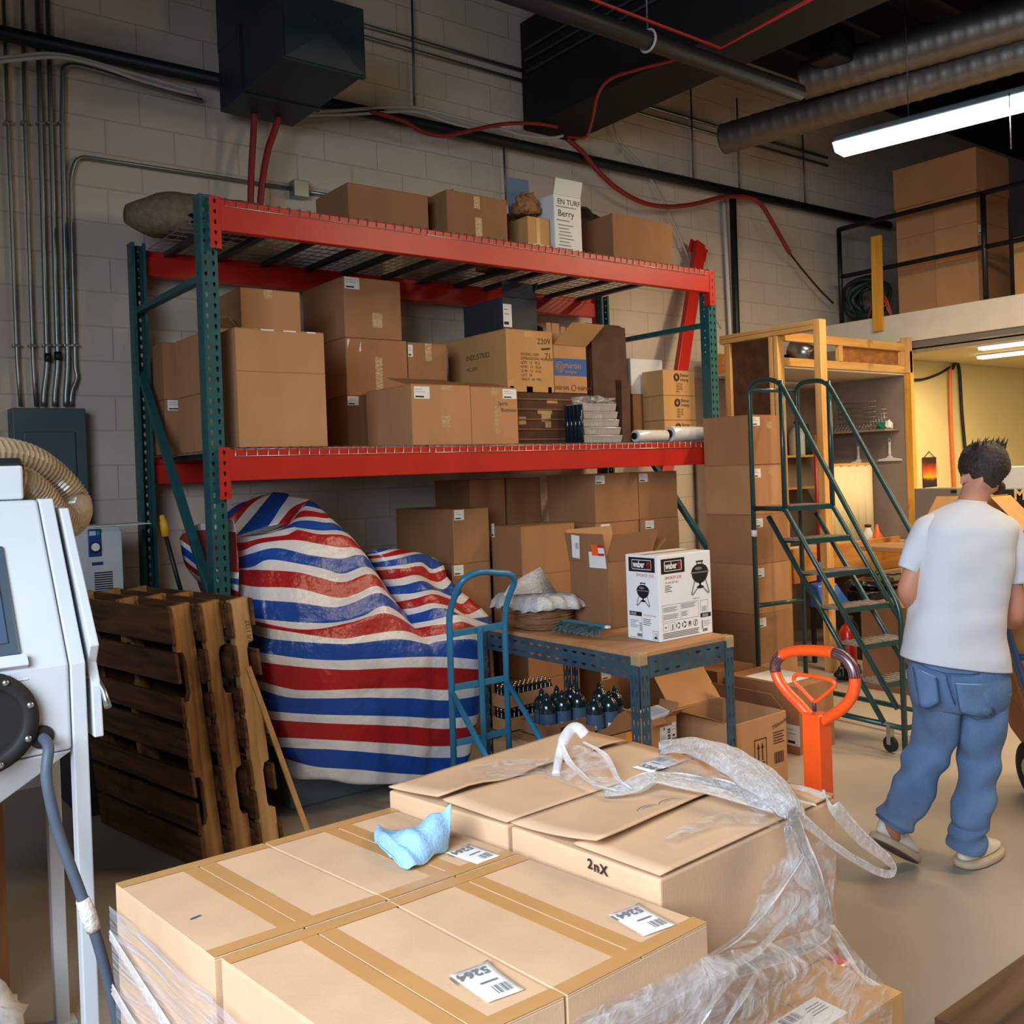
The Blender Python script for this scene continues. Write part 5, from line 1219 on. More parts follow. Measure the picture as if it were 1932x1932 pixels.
# front side
fr, Pp, q, W, H = face('f'); asp = W/H
logo(Pp, q, .05, .78, .44, .175, fr, W, H)
words(wb, wb, [('f', 'SMOKEY JOE', .042, H*.715, .021)], 'print_red')
grill(Pp, .78, .62, .27, asp)
b = B(); b.text('14 inch (37 cm)', .015, Pp(.11, .665), fr[1], fr[2])
for i in range(4): q(b, .11, .635-.022*i, .10+.03*(i % 2), .008)
b.text('weber.com', .011, Pp(.63, .44), fr[1], fr[2])
for e in ((.05, .225, .68, .003), (.05, .415, .68, .003), (.05, .225, .003, .19), (.728, .225, .003, .19), (.385, .225, .002, .19), (.77, .26, .15, .003), (.77, .41, .15, .003), (.77, .26, .003, .15), (.918, .26, .003, .15)): q(b, *e)
for i in range(5):
    q(b, .065, .385-.012*i, .28-.03*(i % 3), .004); q(b, .40, .40-.012*i, .28-.02*(i % 3), .004); q(b, .065, .30-.012*i, .29-.04*(i % 2), .004); q(b, .40, .31-.012*i, .13-.02*(i % 3), .004)
    q(b, .79, .33-.012*i, .11-.02*(i % 2), .004)
for i in range(4): q(b, .05, .085-.018*i, .68-.01*(i % 3), .008)
for k, x in enumerate((.06, .185)):
    for e in ((x, .115, .09, .003), (x, .205, .09, .003), (x, .115, .003, .09), (x+.088, .115, .003, .093)): q(b, *e)
ell(b, Pp, .105, .155, .02, .012, 1, 0, pi); q(b, .102, .14, .006, .018); q(b, .222, .135, .016, .05); q(b, .215, .125, .03, .007)
for cx, rr_ in ((.335, .04), (.45, .042), (.555, .036), (.665, .044)):
    ry = rr_*asp
    for i in range(3 if cx < .5 else 1):
        a0, a1 = (i*2*pi/3+.25, (i+1)*2*pi/3-.25) if cx < .5 else (0, 6.1); m_ = 14
        pts_o = [Pp(cx+rr_*cos(a0+(a1-a0)*j/m_), .16+ry*sin(a0+(a1-a0)*j/m_)) for j in range(m_+1)]; kk = .62 if cx < .5 else .82
        pts_i = [Pp(cx+rr_*kk*cos(a0+(a1-a0)*j/m_), .16+ry*kk*sin(a0+(a1-a0)*j/m_)) for j in range(m_+1)]
        for j in range(m_): b.quad(pts_i[j], pts_o[j], pts_o[j+1], pts_i[j+1])
ell(b, Pp, .555, .165, .016, .02, 1); b.poly([Pp(.645, .13), Pp(.652, .125), Pp(.69, .19), Pp(.683, .195)]); q(b, .66, .14, .012, .04)
for i in range(9): q(b, .80+.011*i, .035, .005+.003*(i % 2), .035)
for i in range(7): q(b, .78, .16-.014*i, .035, .007)
for i in range(4): q(b, .83, .155-.018*i, .13-.04*(i % 2), .004)
b.obj('printing', 'ink', wb)
b = B(); q(b, .765, .205, .205, .05); b.obj('number_bar', 'print_black', wb); words(wb, wb, [('f', '10020', .30, H*.213, .019)], 'paper')
# ---- open carton with labels behind it ----
ox0, oy0 = 3.505, 3.755; zo = TZ+.001; zo1 = at(1151, 1062, 'y', oy0).z
ob = carton(ox0, ox0+.34, oy0, oy0+.31, zo, zo1, 'card_c', 'open brown carton with shipping labels and an orange sticker on the packing table', None, op=True)
zf = zo1
f1 = flap(ob, (ox0, oy0+.31, zf), (ox0, oy0, zf), (-.03, 0, .155), 'card_c')
flap(ob, (ox0, oy0+.02, zf), (ox0+.34, oy0+.02, zf), (.03, -.03, .15), 'card_c') 
flap(ob, (ox0+.34, oy0+.02, zf), (ox0+.34, oy0+.30, zf), (.13, .0, .10), 'card_c'); flap(ob, (ox0, oy0+.30, zf), (ox0+.34, oy0+.30, zf), (-.0, .03, .17), 'card_a')
fo = V((ox0-.001, oy0+.31, zf)); fu = V((0, -1, 0)); fv = V((-.03, 0, .155)).normalized(); fn = V((-.155, 0, -.03)).normalized()
ffr = (fo+fn*.004, fu, fv, fn, .31, .158)
patch(ob, ffr, 'shipping_label', [(.035, .02), (.095, .015), (.125, .145), (.06, .15)], 'paper'); 
b = B(); 
for i in range(7): a = ffr[0]+fn*.0018; x = .075+.004*i; b.quad(a+fu*x+fv*.07, a+fu*(x+.002)+fv*.07, a+fu*(x+.008)+fv*.105, a+fu*(x+.006)+fv*.105)
b.obj('barcode', 'ink_grey', ob)
patch(ob, ffr, 'shipping_label', [(.165, -.03), (.30, -.03), (.305, .05), (.18, .06)], 'paper', off=.002)
mat('sticker_orange', (250,96,16), .5)
patch(ob, ffr, 'orange_sticker', [(.205, .04), (.255, .04), (.262, .10), (.212, .10)], 'sticker_orange', off=.004); patch(ob, ffr, 'red_label', [(.258, .085), (.305, .085), (.305, .1), (.262, .1)], 'print_red', off=.004); patch(ob, ffr, 'red_label', [(.256, .04), (.30, .04), (.30, .052), (.257, .052)], 'print_red', off=.004)
patch(ob, ffr, 'white_label', [(.256, .053), (.305, .053), (.305, .084), (.258, .084)], 'paper', off=.003)
# ---- paper pile, bubble wrap, brush ----
mat('kraft_dark', (128,88,56), .7, bump=.6, bscale=12, var=.2)
b = B(); rows = []
pc = V((3.33, 4.15, 0)); layers = 14
for i in range(layers+1):
    z = TZ+.001+.115*i/layers; r = []
    for k in range(40):
        a = 2*pi*k/40; e = V((cos(a), sin(a), 0)); kx = .18*(1+.16*noise.noise(V((e.x*2.5, e.y*2.5, i*1.7)))+(.06 if i % 2 else -.06)); ky = .23*(1+.12*noise.noise(V((e.x*2.5+9, e.y*2.5, i*1.3)))+(.05 if i % 2 else -.05))
        sq = (abs(e.x)**3+abs(e.y)**3)**(-1/3)
        r.append(V((pc.x+e.x*sq*kx*.86, pc.y+e.y*sq*ky*.86, z+(.012*noise.noise(V((a*1.6, i*.5, 0))) if 0 < i else 0))))
    rows.append(r)
b.loft(rows); o = b.obj('packing_paper', 'kraft_dark'); tag(o, 'pile of crumpled brown packing paper at the back of the packing table', 'paper')
film('bubble', (252,252,252), (.75, 1), .2, 45, (1, 1, 1), .5, .6, .4)
b = B(); rows = []
for i in range(29):
    t = i/28; r = []
    for j in range(29):
        s = j/28; x = 3.16+.34*s; y = 4.38-.46*t; edge = min(s, 1-s, t, 1-t)
        z = TZ+.105+.07*min(1, edge*9)**.5+.035*max(0, noise.noise(V((x*7, y*7, 0))))+.008*sin(x*60)*sin(y*60)
        r.append(V((x+.025*noise.noise(V((t*6, 1, 0))), y+.02*noise.noise(V((s*6, 4, 0))), z)))
    rows.append(r)
b.grid(rows)
b.grid([[at(950+100*s-(60*s*(1-s)), 1120-6*s, 'y', 4.10)+V((0,0,-.01)) for s in (0, .3, .6, 1)], [at(960+75*s, 1105-12*s, 'y', 4.14) for s in (0, .3, .6, 1)], [at(985+34*s, 1088-18*s, 'y', 4.16) for s in (0, .3, .6, 1)]])
o = b.obj('bubble_wrap', 'bubble', solid=.004); tag(o, 'folded clear bubble wrap lying on the brown packing paper', 'bubble wrap')
mat('bristle', (122,150,160), .9, var=.35, vscale=40, bump=1, bscale=90); mat('brush_back', (60,116,128), .45)
pA, pB = at(1060, 1180, 'z', TZ+.03), at(1136, 1192, 'z', TZ+.03); d = (pB-pA); dn = d.normalized(); sd = V((-dn.y, dn.x, 0))
bt = thing('dust_brush', (pA+pB)/2*1.0-V((0, 0, .03)), 'teal hand brush with soft grey bristles lying on the packing table', 'brush')
B().obox(pA+sd*.0+V((0,0,.014)), d*1.05, sd*.035, (0, 0, .02)).obj('brush_head', 'brush_back', bt, bevel=.006)
B().obox(pB+sd*.005+V((0,0,.016)), dn*.035, sd*.026, (0, 0, .015)).obj('handle_stub', 'paper', bt, bevel=.005)
b = B()
for k in range(900):
    s = RN.random(); p = pA+d*s+sd*RN.uniform(.0, .03)+V((0, 0, .022)); q_ = p-sd*RN.uniform(.03, .085)+V((RN.uniform(-.015, .015), RN.uniform(-.012, .012), RN.uniform(-.045, .012)))
    q_.z = max(TZ+.002, q_.z); w_ = dn*.003; b.add([p-w_, p+w_, q_+w_*.5, q_-w_*.5], [(0, 1, 2, 3)])
o = b.obj('bristles', 'bristle', bt); o['kind'] = 'stuff'
# =================== under the table ===================
SZ = .2515
mat('canister_green', (16,40,46), .2, spec=.7, coat=.5); mat('canister_label', (64,88,116), .4, var=.1)
def canister(x, y, label):
    t = thing('gas_canister', (x, y, SZ+.005), label, 'gas canister', 'gas canisters under the packing table')
    B().lathe([(.040, 0), (.046, .006), (.047, .015), (.047, .135), (.044, .155), (.034, .172), (.018, .182), (.016, .19), (.016, .2)], (x, y, SZ+.005), 22).obj('bottle', 'canister_green', t)
    n = 14; b = B(); rows = [[V((x+.0478*cos(a), y+.0478*sin(a), SZ+z)) for a in [radians(165+165*i/n) for i in range(n+1)]] for z in (.035, .12)]
    b.grid(rows); b.obj('label_band', 'canister_label', t)
    b = B(); rows = [[V((x+.0482*cos(a), y+.0482*sin(a), SZ+z)) for a in [radians(215+22*i/4) for i in range(5)]] for z in (.04, .062)]; b.grid(rows); b.obj('barcode', 'paper', t)
    B().lathe([(.013, 0), (.013, .012), (.006, .014), (.006, .022)], (x, y, SZ+.204), 12).obj('valve', 'black_plastic', t)
    return t
CN = [(3.30, 4.06, 'far left'), (3.405, 4.055, 'left'), (3.35, 4.165, 'back left'), (3.455, 4.16, 'back middle'), (3.56, 4.16, 'back right'), (3.515, 4.05, 'middle'), (3.47, 3.865, 'front left'), (3.575, 3.86, 'front middle'), (3.675, 3.92, 'front right'), (3.69, 4.06, 'far right')]
proto = None
for x, y, w_ in CN:
    lb = '%s dark green gas canister among those under the packing table' % w_
    if proto is None: proto = canister(x, y, lb); p0_ = (x, y)
    else: copy_tree(proto, (x-p0_[0], y-p0_[1], 0), lb)
def tray(x0, x1, y0, y1, z0, h, m, label, cat='tray', notch=False):
    b = B(); w = .005
    b.box((x0, y0, z0), (x1, y1, z0+.004)); b.box((x0, y1-w, z0), (x1, y1, z0+h)); b.box((x0, y0+w, z0), (x0+w, y1-w, z0+h)); b.box((x1-w, y0+w, z0), (x1, y1-w, z0+h))
    if notch: b.prism([(x0, y0, z0), (x1, y0, z0), (x1, y0, z0+h*1.9), (x0+(x1-x0)*.55, y0, z0+h*1.5), (x0+(x1-x0)*.3, y0, z0+h*.7), (x0, y0, z0+h*.5)], (0, w, 0))
    else: b.box((x0, y0, z0), (x1, y0+w, z0+h))
    return tag(b.obj('carton_tray', m), label, cat)
o = tray(3.235, 3.61, 3.985, 4.215, SZ-.0, .07, 'card_c', 'cut-down brown carton holding the rear gas canisters'); o.location.z += .0005
o2 = tray(3.41, 3.735, 3.80, 3.975, SZ, .07, 'card_c', 'torn brown carton around the front gas canisters', notch=True)
B().box((3.33, 3.983, SZ+.02), (3.47, 3.9845, SZ+.045)).obj('printing', 'ink_brown', o)
# trays of little bottles
mat('bottle_dark', (20,18,20), .2, spec=.8); mat('cap_shiny', (214,190,150), .12, .9)
def bottle_tray(px, x0, x1, y0, y1, z0, label):
    t = tray(x0, x1, y0, y1, z0, .075, 'card_a', label)
    n = int((x1-x0)/.032); bt_ = None; k = 0
    for i in range(n):
        for j in range(3):
            x = x0+.02+.032*i; y = y0+.022+.034*j
            lb = 'small dark bottle with a shiny cap in the %s' % px
            if bt_ is None:
                bt_ = thing('small_bottle', (x, y, z0+.005), lb, 'bottle', 'small bottles in the ' + px)
                B().lathe([(.012, 0), (.013, .004), (.013, .08), (.006, .092), (.006, .1)], (x, y, z0+.005), 10).obj('bottle_body', 'bottle_dark', bt_); B().lathe([(.0075, .1), (.0075, .118), (.004, .12)], (x, y, z0+.005), 8).obj('cap', 'cap_shiny', bt_); o0 = (x, y)
            else: copy_tree(bt_, (x-o0[0], y-o0[1], 0), lb)
    return t
bottle_tray('lower bottle tray', 3.15, 3.52, 4.245, 4.36, SZ, 'brown tray of small bottles on the table lower shelf, under another tray')
bottle_tray('upper bottle tray', 3.155, 3.515, 4.245, 4.36, SZ+.128, 'light brown tray of small bottles stacked on the lower bottle tray')
# orange box, disc, gloves, foam box
mat('box_orange', (236,136,30), .5)
o = B().box((3.50, 3.56, SZ), (3.63, 3.66, SZ+.05)).obj('orange_box', 'box_orange', bevel=.003); tag(o, 'small orange box under the packing table behind its near leg', 'box')
b = B(); b.lathe([(.05, 0), (.052, .004), (.03, .012), (.006, .014)], (3.565, 3.61, SZ+.052), 24); o = b.obj('grinding_disc', 'steel'); tag(o, 'round metal disc lying on the small orange box', 'disc')
mat('glove_grey', (120,124,134), .85, bump=.4, bscale=40); mat('glove_yellow', (206,190,96), .85, bump=.4, bscale=40)
def glove(p, ang, label, m1, m2):
    t = thing('work_glove', p, label, 'glove', 'work gloves on the lower shelf'); c, s_ = cos(ang), sin(ang); L = lambda x, y, z=0: V((p[0]+x*c-y*s_, p[1]+x*s_+y*c, p[2]+z))
    B().loft([[L(x, w*cos(a), .018+h*sin(a)) for a in [2*pi*k/12 for k in range(12)]] for x, w, h in ((0, .038, .014), (.05, .045, .017), (.10, .045, .016))]).obj('palm', m1, t)
    for k in range(4): B().tube([L(.095, -.033+.022*k, .017), L(.14, -.036+.024*k, .02), L(.175-.012*abs(k-1.5), -.038+.025*k, .013)], [.012, .011, .009], 8).obj('finger', m1, t)
    B().tube([L(.05, .04, .017), L(.08, .062, .019), (L(.115, .07, .014))], [.013, .012, .009], 8).obj('thumb', m1, t)
    B().loft([[L(x, w*cos(a), .018+.017*sin(a)) for a in [2*pi*k/12 for k in range(12)]] for x, w in ((-.07, .046), (-.03, .04), (.004, .041))]).obj('cuff', m2, t)
glove((3.24, 3.86, SZ), radians(-50), 'grey work glove with a yellow cuff on the shelf behind the hand truck', 'glove_grey', 'glove_yellow')
glove((3.30, 3.60, SZ), radians(70), 'yellowish work glove on the shelf near the table front', 'glove_yellow', 'glove_grey')
ob2 = carton(3.43, 3.61, 3.40, 3.53, SZ, at(1270, 1348, 'y', 3.4).z, 'card_a', 'small open carton with white foam and a barcode label under the table', None, op=True)
sticker(ob2, FRM(ob2, 'f'), .055, .02, .085, .105, 'ship'); sticker(ob2, FRM(ob2, 'f'), .142, .06, .03, .075)
mat('foam_white', (228,228,230), .7)
zf2 = at(1270, 1348, 'y', 3.4).z
B().hexa([(3.44, 3.41, zf2-.05), (3.50, 3.41, zf2-.07), (3.58, 3.52, zf2-.05), (3.45, 3.52, zf2-.05)], [(3.44, 3.40, zf2+.012), (3.57, 3.40, zf2+.022), (3.60, 3.52, zf2+.03), (3.46, 3.52, zf2+.025)]).obj('foam_insert', 'foam_white', ob2, bevel=.008)
flap(ob2, (3.43, 3.53, zf2), (3.43, 3.40, zf2), (-.07, 0, .05), 'card_a'); flap(ob2, (3.43, 3.40, zf2), (3.52, 3.40, zf2), (-.02, -.035, -.02), 'card_a'); flap(ob2, (3.52, 3.40, zf2), (3.61, 3.40, zf2), (.03, -.03, .03), 'card_a'); flap(ob2, (3.61, 3.40, zf2), (3.61, 3.53, zf2), (.03, .01, .05), 'card_a')
# =================== rolling ladder ===================
mat('ladder_green', (18,62,62), .35, var=.15, coat=.25, spec=.6); mat('tread_worn', (150,134,120), .6, .3, var=.3, vscale=30, bump=.5, bscale=80)
A = V((5.10, 4.055, 0)); DV = (V((5.025, 3.01, 0))-A); LEN = DV.length; DV.normalize(); WV = V((.40, -.075, 0))
def lp_(px, py, P=A, d=DV):
    """point on the vertical plane through P along d"""
    n = V((-d.y, d.x, 0)); r = ray(px, py); o = V((0, 0, EYE)); return o+r*((P-o).dot(n)/r.dot(n))
lad = thing('rolling_ladder', (5.25, 3.5, 0), 'dark green rolling step ladder with handrails and worn treads, right of the carton tower', 'ladder')
r_ = .0165
def both(name, pts, r=r_, fl=.06, clamp=None):
    for k in (0, 1):
        P = [p+WV*k for p in pts]
        B().tube(fillet(P, fl, 6) if len(P) > 2 else P, r, 10).obj(name, 'ladder_green', lad)
top = lp_(1413, 722); A0 = V((top.x, top.y, 0)); Bt = lp_(1468, 714); P1 = lp_(1640, 1003); P2 = lp_(1699, 1148); ft = V((P2.x, P2.y, .015))
zr = (top.z+Bt.z)/2; top.z = zr; Bt.z = zr
both('handrail', [V((A0.x, A0.y, .02)), V((A0.x, A0.y, zr)), V((Bt.x, Bt.y, zr))+DV*.0, P2, ft], fl=.09)
pl = lp_(1481, 960); zp = pl.z; E1 = lp_(1694, 1338)
both('post', [V((pl.x, pl.y, zp)), V((pl.x, pl.y, zr-.012))])
both('stringer', [V((A0.x, A0.y, zp)), V((pl.x, pl.y, zp)), E1], fl=.03)
q0, q1 = lp_(1450, 975), lp_(1669, 1366); both('back_stringer', [q0, q1])
b0 = lp_(1669, 1366); zb = b0.z
both('base_bar', [V((A0.x, A0.y, zb)), V((ft.x, ft.y, zb))])
for p in (V((A0.x, A0.y, zr-.05)), V((A0.x, A0.y, zb)), V((ft.x, ft.y, zb)), V((A0.x, A0.y, .75))): B().tube([p, p+WV], r_*.9, 10).obj('crossbar', 'ladder_green', lad)
def tread(p, dpt, name='tread'):
    w = WV; o = p-DV*dpt
    t = B().obox(o+V((0, 0, -.012)), w, DV*dpt, (0, 0, .01)).obj(name, 'tread_worn', lad)
    b = B()
    for k in range(9):
        s = k/8; a = o+w*s*.92; b.obox(a+V((0, 0, -.002)), w*.05, DV*dpt, (0, 0, .006))
    b.obj('grip_strip', 'tread_worn', t)
    b = B(); b.obox(p+V((0, 0, -.03)), w, DV*.006, (0, 0, .032)); b.obox(o+V((0, 0, -.03)), w, DV*.006, (0, 0, .032)); b.obj('tread_edge', 'ladder_green', t)
tread(V((pl.x, pl.y, zp+.012)), (V((pl.x, pl.y, 0))-A0).length-.02, 'platform')
for k in range(1, 6):
    s = k/5.6; p = V((pl.x, pl.y, zp)).lerp(E1, s*1.0); tread(p+V((0, 0, .012)), .17)
for k in (0, 1):
    c = lp_(1689, 1400)+WV*k; c.z = .05; c -= DV*.03
    B().cyl(c-V(WV).normalized()*.012, c+V(WV).normalized()*.012, .045, 20).obj('caster', 'black_rubber', lad); B().box(c+V((-.022, -.012, .0)), c+V((.022, .012, zb-.05))).obj('caster_fork', 'steel', lad)
B().cyl(lp_(1423, 1000), lp_(1423, 1012), .019, 12).obj('tape_ring', 'paper', lad)
# =================== timber booth ===================
wood('stud', (206,150,84), (236,186,116), 'z', 5); wood('stud_y', (196,146,88), (226,178,114), 'y', 5); wood('stud_x', (210,152,80), (238,184,108), 'x', 5)
mat('osb', (172,112,52), .75, var=.35, vscale=9, stretch=(1, 1, 2.2), bump=.3, bscale=30); mat('osb_dark', (92,60,36), .8, var=.35, vscale=9, bump=.3, bscale=30)
mat('ply_grey', (150,130,116), .75, var=.15, vscale=3); mat('board_white', (222,214,200), .7)
bo = thing('timber_booth', (7.6, 5.25, 0), 'stud framed timber booth with an orange plank front between the rack and the mezzanine', 'booth')
BX = 6.64; TH, TW = .038, .089
def stud(x0, x1, y0, y1, z0, z1, m='stud', n='stud'): return B().box((x0, y0, z0), (x1, y1, z1)).obj(n, m, bo, bevel=.003)
yn, ym, yf = 4.60, 5.0, 5.53
stud(BX, BX+TW, yn-.03, yn+.03, 0, 2.815)                      # near corner post
stud(BX, BX+TW, ym-.02, ym+.02, 0, 2.735); stud(BX, BX+TW, ym+.03, ym+.07, 0, 2.735)
stud(BX, BX+TW, yf-.05, yf+.01, 0, 2.735)
stud(BX, BX+TW, yn+.031, yf+.06, 2.738, 2.776, 'stud_y', 'top_plate'); stud(BX, BX+TW, yn+.031, yf+.06, 2.778, 2.812, 'stud_y', 'top_plate')
B().box((BX+.03, ym+.08, 0), (BX+.045, yf-.052, 2.73)).obj('side_panel', 'osb_dark', bo)
hx0, hx1 = BX+TW+.005, 8.585
stud(hx0, hx1, ym-.02, ym+.02, 2.70, 2.775, 'stud_x', 'header_beam'); stud(hx0, hx1, ym-.02, ym+.02, 2.49, 2.56, 'stud_x', 'header_beam')
x1_ = at(1340+1180/4.83, 700, 'y', ym).x; stud(x1_-.03, x1_+.03, ym-.02, ym+.02, 2.562, 2.698); stud(hx1-.06, hx1, ym-.02, ym+.02, 2.562, 2.698); stud(hx1+.002, hx1+.06, ym-.06, ym+.03, 2.49, 2.83)
B().box((x1_+.035, ym+.022, 2.50), (hx1-.02, ym+.034, 2.78)).obj('header_panel', 'osb', bo)
B().box((hx0, yf+.30, 2.50), (x1_+.3, yf+.312, 2.70)).obj('back_panel', 'osb', bo)
B().box((hx0, ym-.0, 2.474), (8.6, 5.85, 2.488)).obj('booth_ceiling', 'board_white', bo)
B().box((8.62, ym+.02, 0), (8.64, 5.98, 2.80)).obj('side_wall', 'ply_grey', bo); B().box((BX+.05, 5.94, 0), (8.615, 5.96, 2.47)).obj('back_wall', 'ply_grey', bo)
wood('post_orange', (214,146,44), (240,176,70), 'z', 4)
stud(8.60, 8.66, 4.94, 5.01, 0, 2.70, 'post_orange', 'post')
wood('plank_orange', (190,116,48), (224,156,78), 'x', 3)
B().box((6.76, ym-.02, .66), (8.40, ym+.02, .955)).obj('apron_plank', 'plank_orange', bo, bevel=.004); B().box((6.76, ym+.022, .88), (8.6, 5.5, .905)).obj('counter', 'board_white', bo)
for x in (7.95,): 
    B().box((x-.35, 5.72, 1.73), (x+.36, 5.935, 1.75)).obj('shelf', 'stud_x', bo); B().box((x-.35, 5.72, 1.42), (x+.36, 5.935, 1.44)).obj('shelf', 'stud_x', bo)
B().box((8.36, 5.08, 1.95), (8.615, 5.92, 1.968)).obj('shelf', 'ply_grey', bo)
# things in and on the booth
mat('jug_white', (222,226,214), .4, alpha=.85); mat('bottle_green', (30,70,60), .4); mat('label_brown', (170,120,80), .5)
t = tag(B().lathe([(.075, 0), (.078, .01), (.078, .20), (.05, .26), (.02, .28), (.02, .31)], (8.02, 5.82, 1.751), 18).obj('plastic_jug', 'jug_white'), 'white plastic jug on the upper back shelf of the booth', 'jug'); B().lathe([(.024, .311), (.024, .335)], (8.02, 5.82, 1.751), 12).obj('cap', 'black_plastic', t)
t = tag(B().lathe([(.045, 0), (.045, .18), (.015, .22), (.015, .24)], (8.16, 5.80, 1.751), 14).obj('spray_bottle', 'bottle_green'), 'dark green spray bottle beside the white jug in the booth', 'bottle'); B().hexa([(8.13, 5.785, 1.992), (8.19, 5.785, 1.992), (8.19, 5.815, 1.992), (8.13, 5.815, 1.992)], [(8.10, 5.785, 2.05), (8.17, 5.785, 2.06), (8.17, 5.815, 2.06), (8.10, 5.815, 2.05)]).obj('trigger', 'bottle_green', t)
tag(B().box((8.23, 5.76, 1.751), (8.30, 5.83, 1.95)).obj('small_carton', 'label_brown', bevel=.004), 'small tan carton at the right end of the upper back shelf', 'box')
b = B()
for k in range(13):
    y = 5.28+.036*k; b.tube([(8.50, y, 1.972), (8.56, y, 2.02), (8.57, y, 2.27-.006*k)], .003, 5)
for k in range(6): z = 2.0+.05*k; b.tube([(8.56+.002*k, 5.28, z), (8.56+.002*k, 5.712, z-.0)], .003, 5)
for k in range(9):
    y = 5.12+.03*k; b.tube([(8.46, y, 1.975), (8.48, y+.05, 2.20-.02*k)], .003, 5)
for k in range(5): b.tube([(8.465, 5.11, 2.0+.04*k), (8.47, 5.38, 2.0+.04*k)], .003, 5)
tag(b.obj('wire_rack', 'wire_zinc'), 'wire racks standing on the booth side shelf', 'wire rack')
mat('rag_green', (20,130,104), .8); lump('green_rag', (8.47, 5.17, 1.995), (.04, .05, .04), 'rag_green', 'small green rag on the booth side shelf', 'cloth', 4, .4); lump('white_rag', (8.49, 5.11, 2.0), (.05, .025, .05), 'paper', 'crumpled white rag at the end of the booth side shelf', 'cloth', 8, .4)
mat('squeegee_white', (232,226,216), .4)
def squeegee(y, z, wid, ang, label):
    t = thing('squeegee', (8.60, y, z), label, 'squeegee', 'squeegees hanging in the booth'); t.rotation_euler = (0, 0, ang)
    B().lathe([(.012, 0), (.016, .02), (.012, .09), (.015, .12), (.01, .135)], (0, 0, .05), 12).obj('handle', 'squeegee_white', t, local=True)
    B().prism([(-.01, -wid/2, 0), (-.01, wid/2, 0), (-.01, wid/2-.01, .02), (-.01, .03, .035), (-.01, .015, .055), (-.01, -.015, .055), (-.01, -.03, .035), (-.01, -wid/2+.01, .02)], (.02, 0, 0)).obj('blade', 'squeegee_white', t, local=True, bevel=.004)
    B().tube([(0, .012*cos(a), .20+.022*sin(a)) for a in [2*pi*k/12 for k in range(12)]], .003, 6, closed=True).obj('loop', 'squeegee_white', t, local=True)
squeegee(5.18, 1.66, .26, 0, 'white squeegee hanging flat under the booth side shelf'); squeegee(5.52, 1.64, .2, radians(75), 'white squeegee hanging edge-on left of the other squeegee')
mat('panel_cream', (240,222,178), .6)
b = B(); rows = []
for i in range(2): rows.append([(7.66+.78*k/48, 5.28-.012*abs(sin(k*pi/8))**.5, (.908, 1.63)[i]) for k in range(49)])
b.grid(rows); t = b.obj('ribbed_panel', 'panel_cream', solid=.01); tag(t, 'cream ribbed panel standing on the booth counter', 'panel')
B().box((7.65, 5.262, 1.631), (8.45, 5.29, 1.655)).obj('top_trim', 'stud_x', t)
mat('funnel_orange', (240,104,30), .35)
tag(B().lathe([(.075, 0), (.078, .008), (.022, .10), (.010, .165), (.008, .165), (.018, .1)], (8.24, 5.12, .906), 20).obj('funnel', 'funnel_orange'), 'orange plastic funnel upside down on the booth counter', 'funnel')
t = tag(B().lathe([(.04, 0), (.04, .10), (.025, .125), (.025, .15)], (8.06, 5.10, .906), 16).obj('jar', 'paper'), 'small jar with a black lid between the ribbed panel and the funnel', 'jar'); B().lathe([(.03, .151), (.03, .175)], (8.06, 5.10, .906), 14).obj('lid', 'black_plastic', t)
# mop, dustpan, bins, extinguisher, broom
mat('pole_red', (150,30,28), .4); mat('pan_blue', (40,92,180), .4)
t = thing('broom', (6.86, 4.84, 0), 'blue long handled scoop with a dark red pole leaning at the booth front', 'scoop')
B().tube([at(1538, 835, 'y', 4.9), at(1545, 1060, 'y', 4.82)], .014, 10).obj('pole', 'pole_red', t)
pt = at(1545, 1060, 'y', 4.82)
B().cyl(pt+V((0, 0, -.0)), pt+V((0, 0, -.16)), .022, 12).obj('socket', 'pan_blue', t)
B().hexa([(6.76, 4.70, .48), (7.10, 4.66, .48), (7.10, 4.80, .48), (6.76, 4.84, .48)], [(6.80, 4.78, .66), (7.04, 4.76, .66), (7.02, 4.84, .68), (6.80, 4.86, .68)]).obj('scoop', 'pan_blue', t, bevel=.015)
B().box((6.86, 4.87, .0), (6.89, 4.90, .52)).obj('support', 'black_paint', t)
mat('bin_black', (26,28,30), .25, var=.3, vscale=5, bump=.4, bscale=8)
b = B(); b.loft([[V((7.42+w*cos(a)*(abs(cos(a))**3+abs(sin(a))**3)**(-1/3), 4.66+d*sin(a)*(abs(cos(a))**3+abs(sin(a))**3)**(-1/3), z)) for a in [2*pi*k/28 for k in range(28)]] for z, w, d in ((.001, .20, .12), (.03, .21, .13), (.55, .25, .16), (.58, .265, .17), (.59, .24, .15), (.4, .22, .13))]); t = tag(b.obj('waste_bin', 'bin_black'), 'black lined waste bin behind the rolling ladder', 'bin')
lump('bin_liner', (7.42, 4.66, .625), (.24, .15, .05), 'bin_black', '', '', 31, .5, parent=t)
mat('ext_red', (184,28,26), .35, coat=.4)
t = thing('fire_extinguisher', (6.72, 4.40, 0), 'red fire extinguisher on the floor beside the near booth post', 'fire extinguisher')
B().lathe([(.06, 0), (.065, .01), (.065, .33), (.045, .38), (.02, .40), (.02, .43)], (6.66, 4.42, .0), 20).obj('cylinder', 'ext_red', t); B().box((6.62, 4.40, .431), (6.71, 4.44, .46)).obj('valve_handle', 'black_plastic', t, bevel=.005)
B().tube(smooth_path([(6.70, 4.42, .43), (6.76, 4.40, .36), (6.745, 4.39, .2), (6.74, 4.38, .12)], 5), .009, 8).obj('hose', 'black_rubber', t)
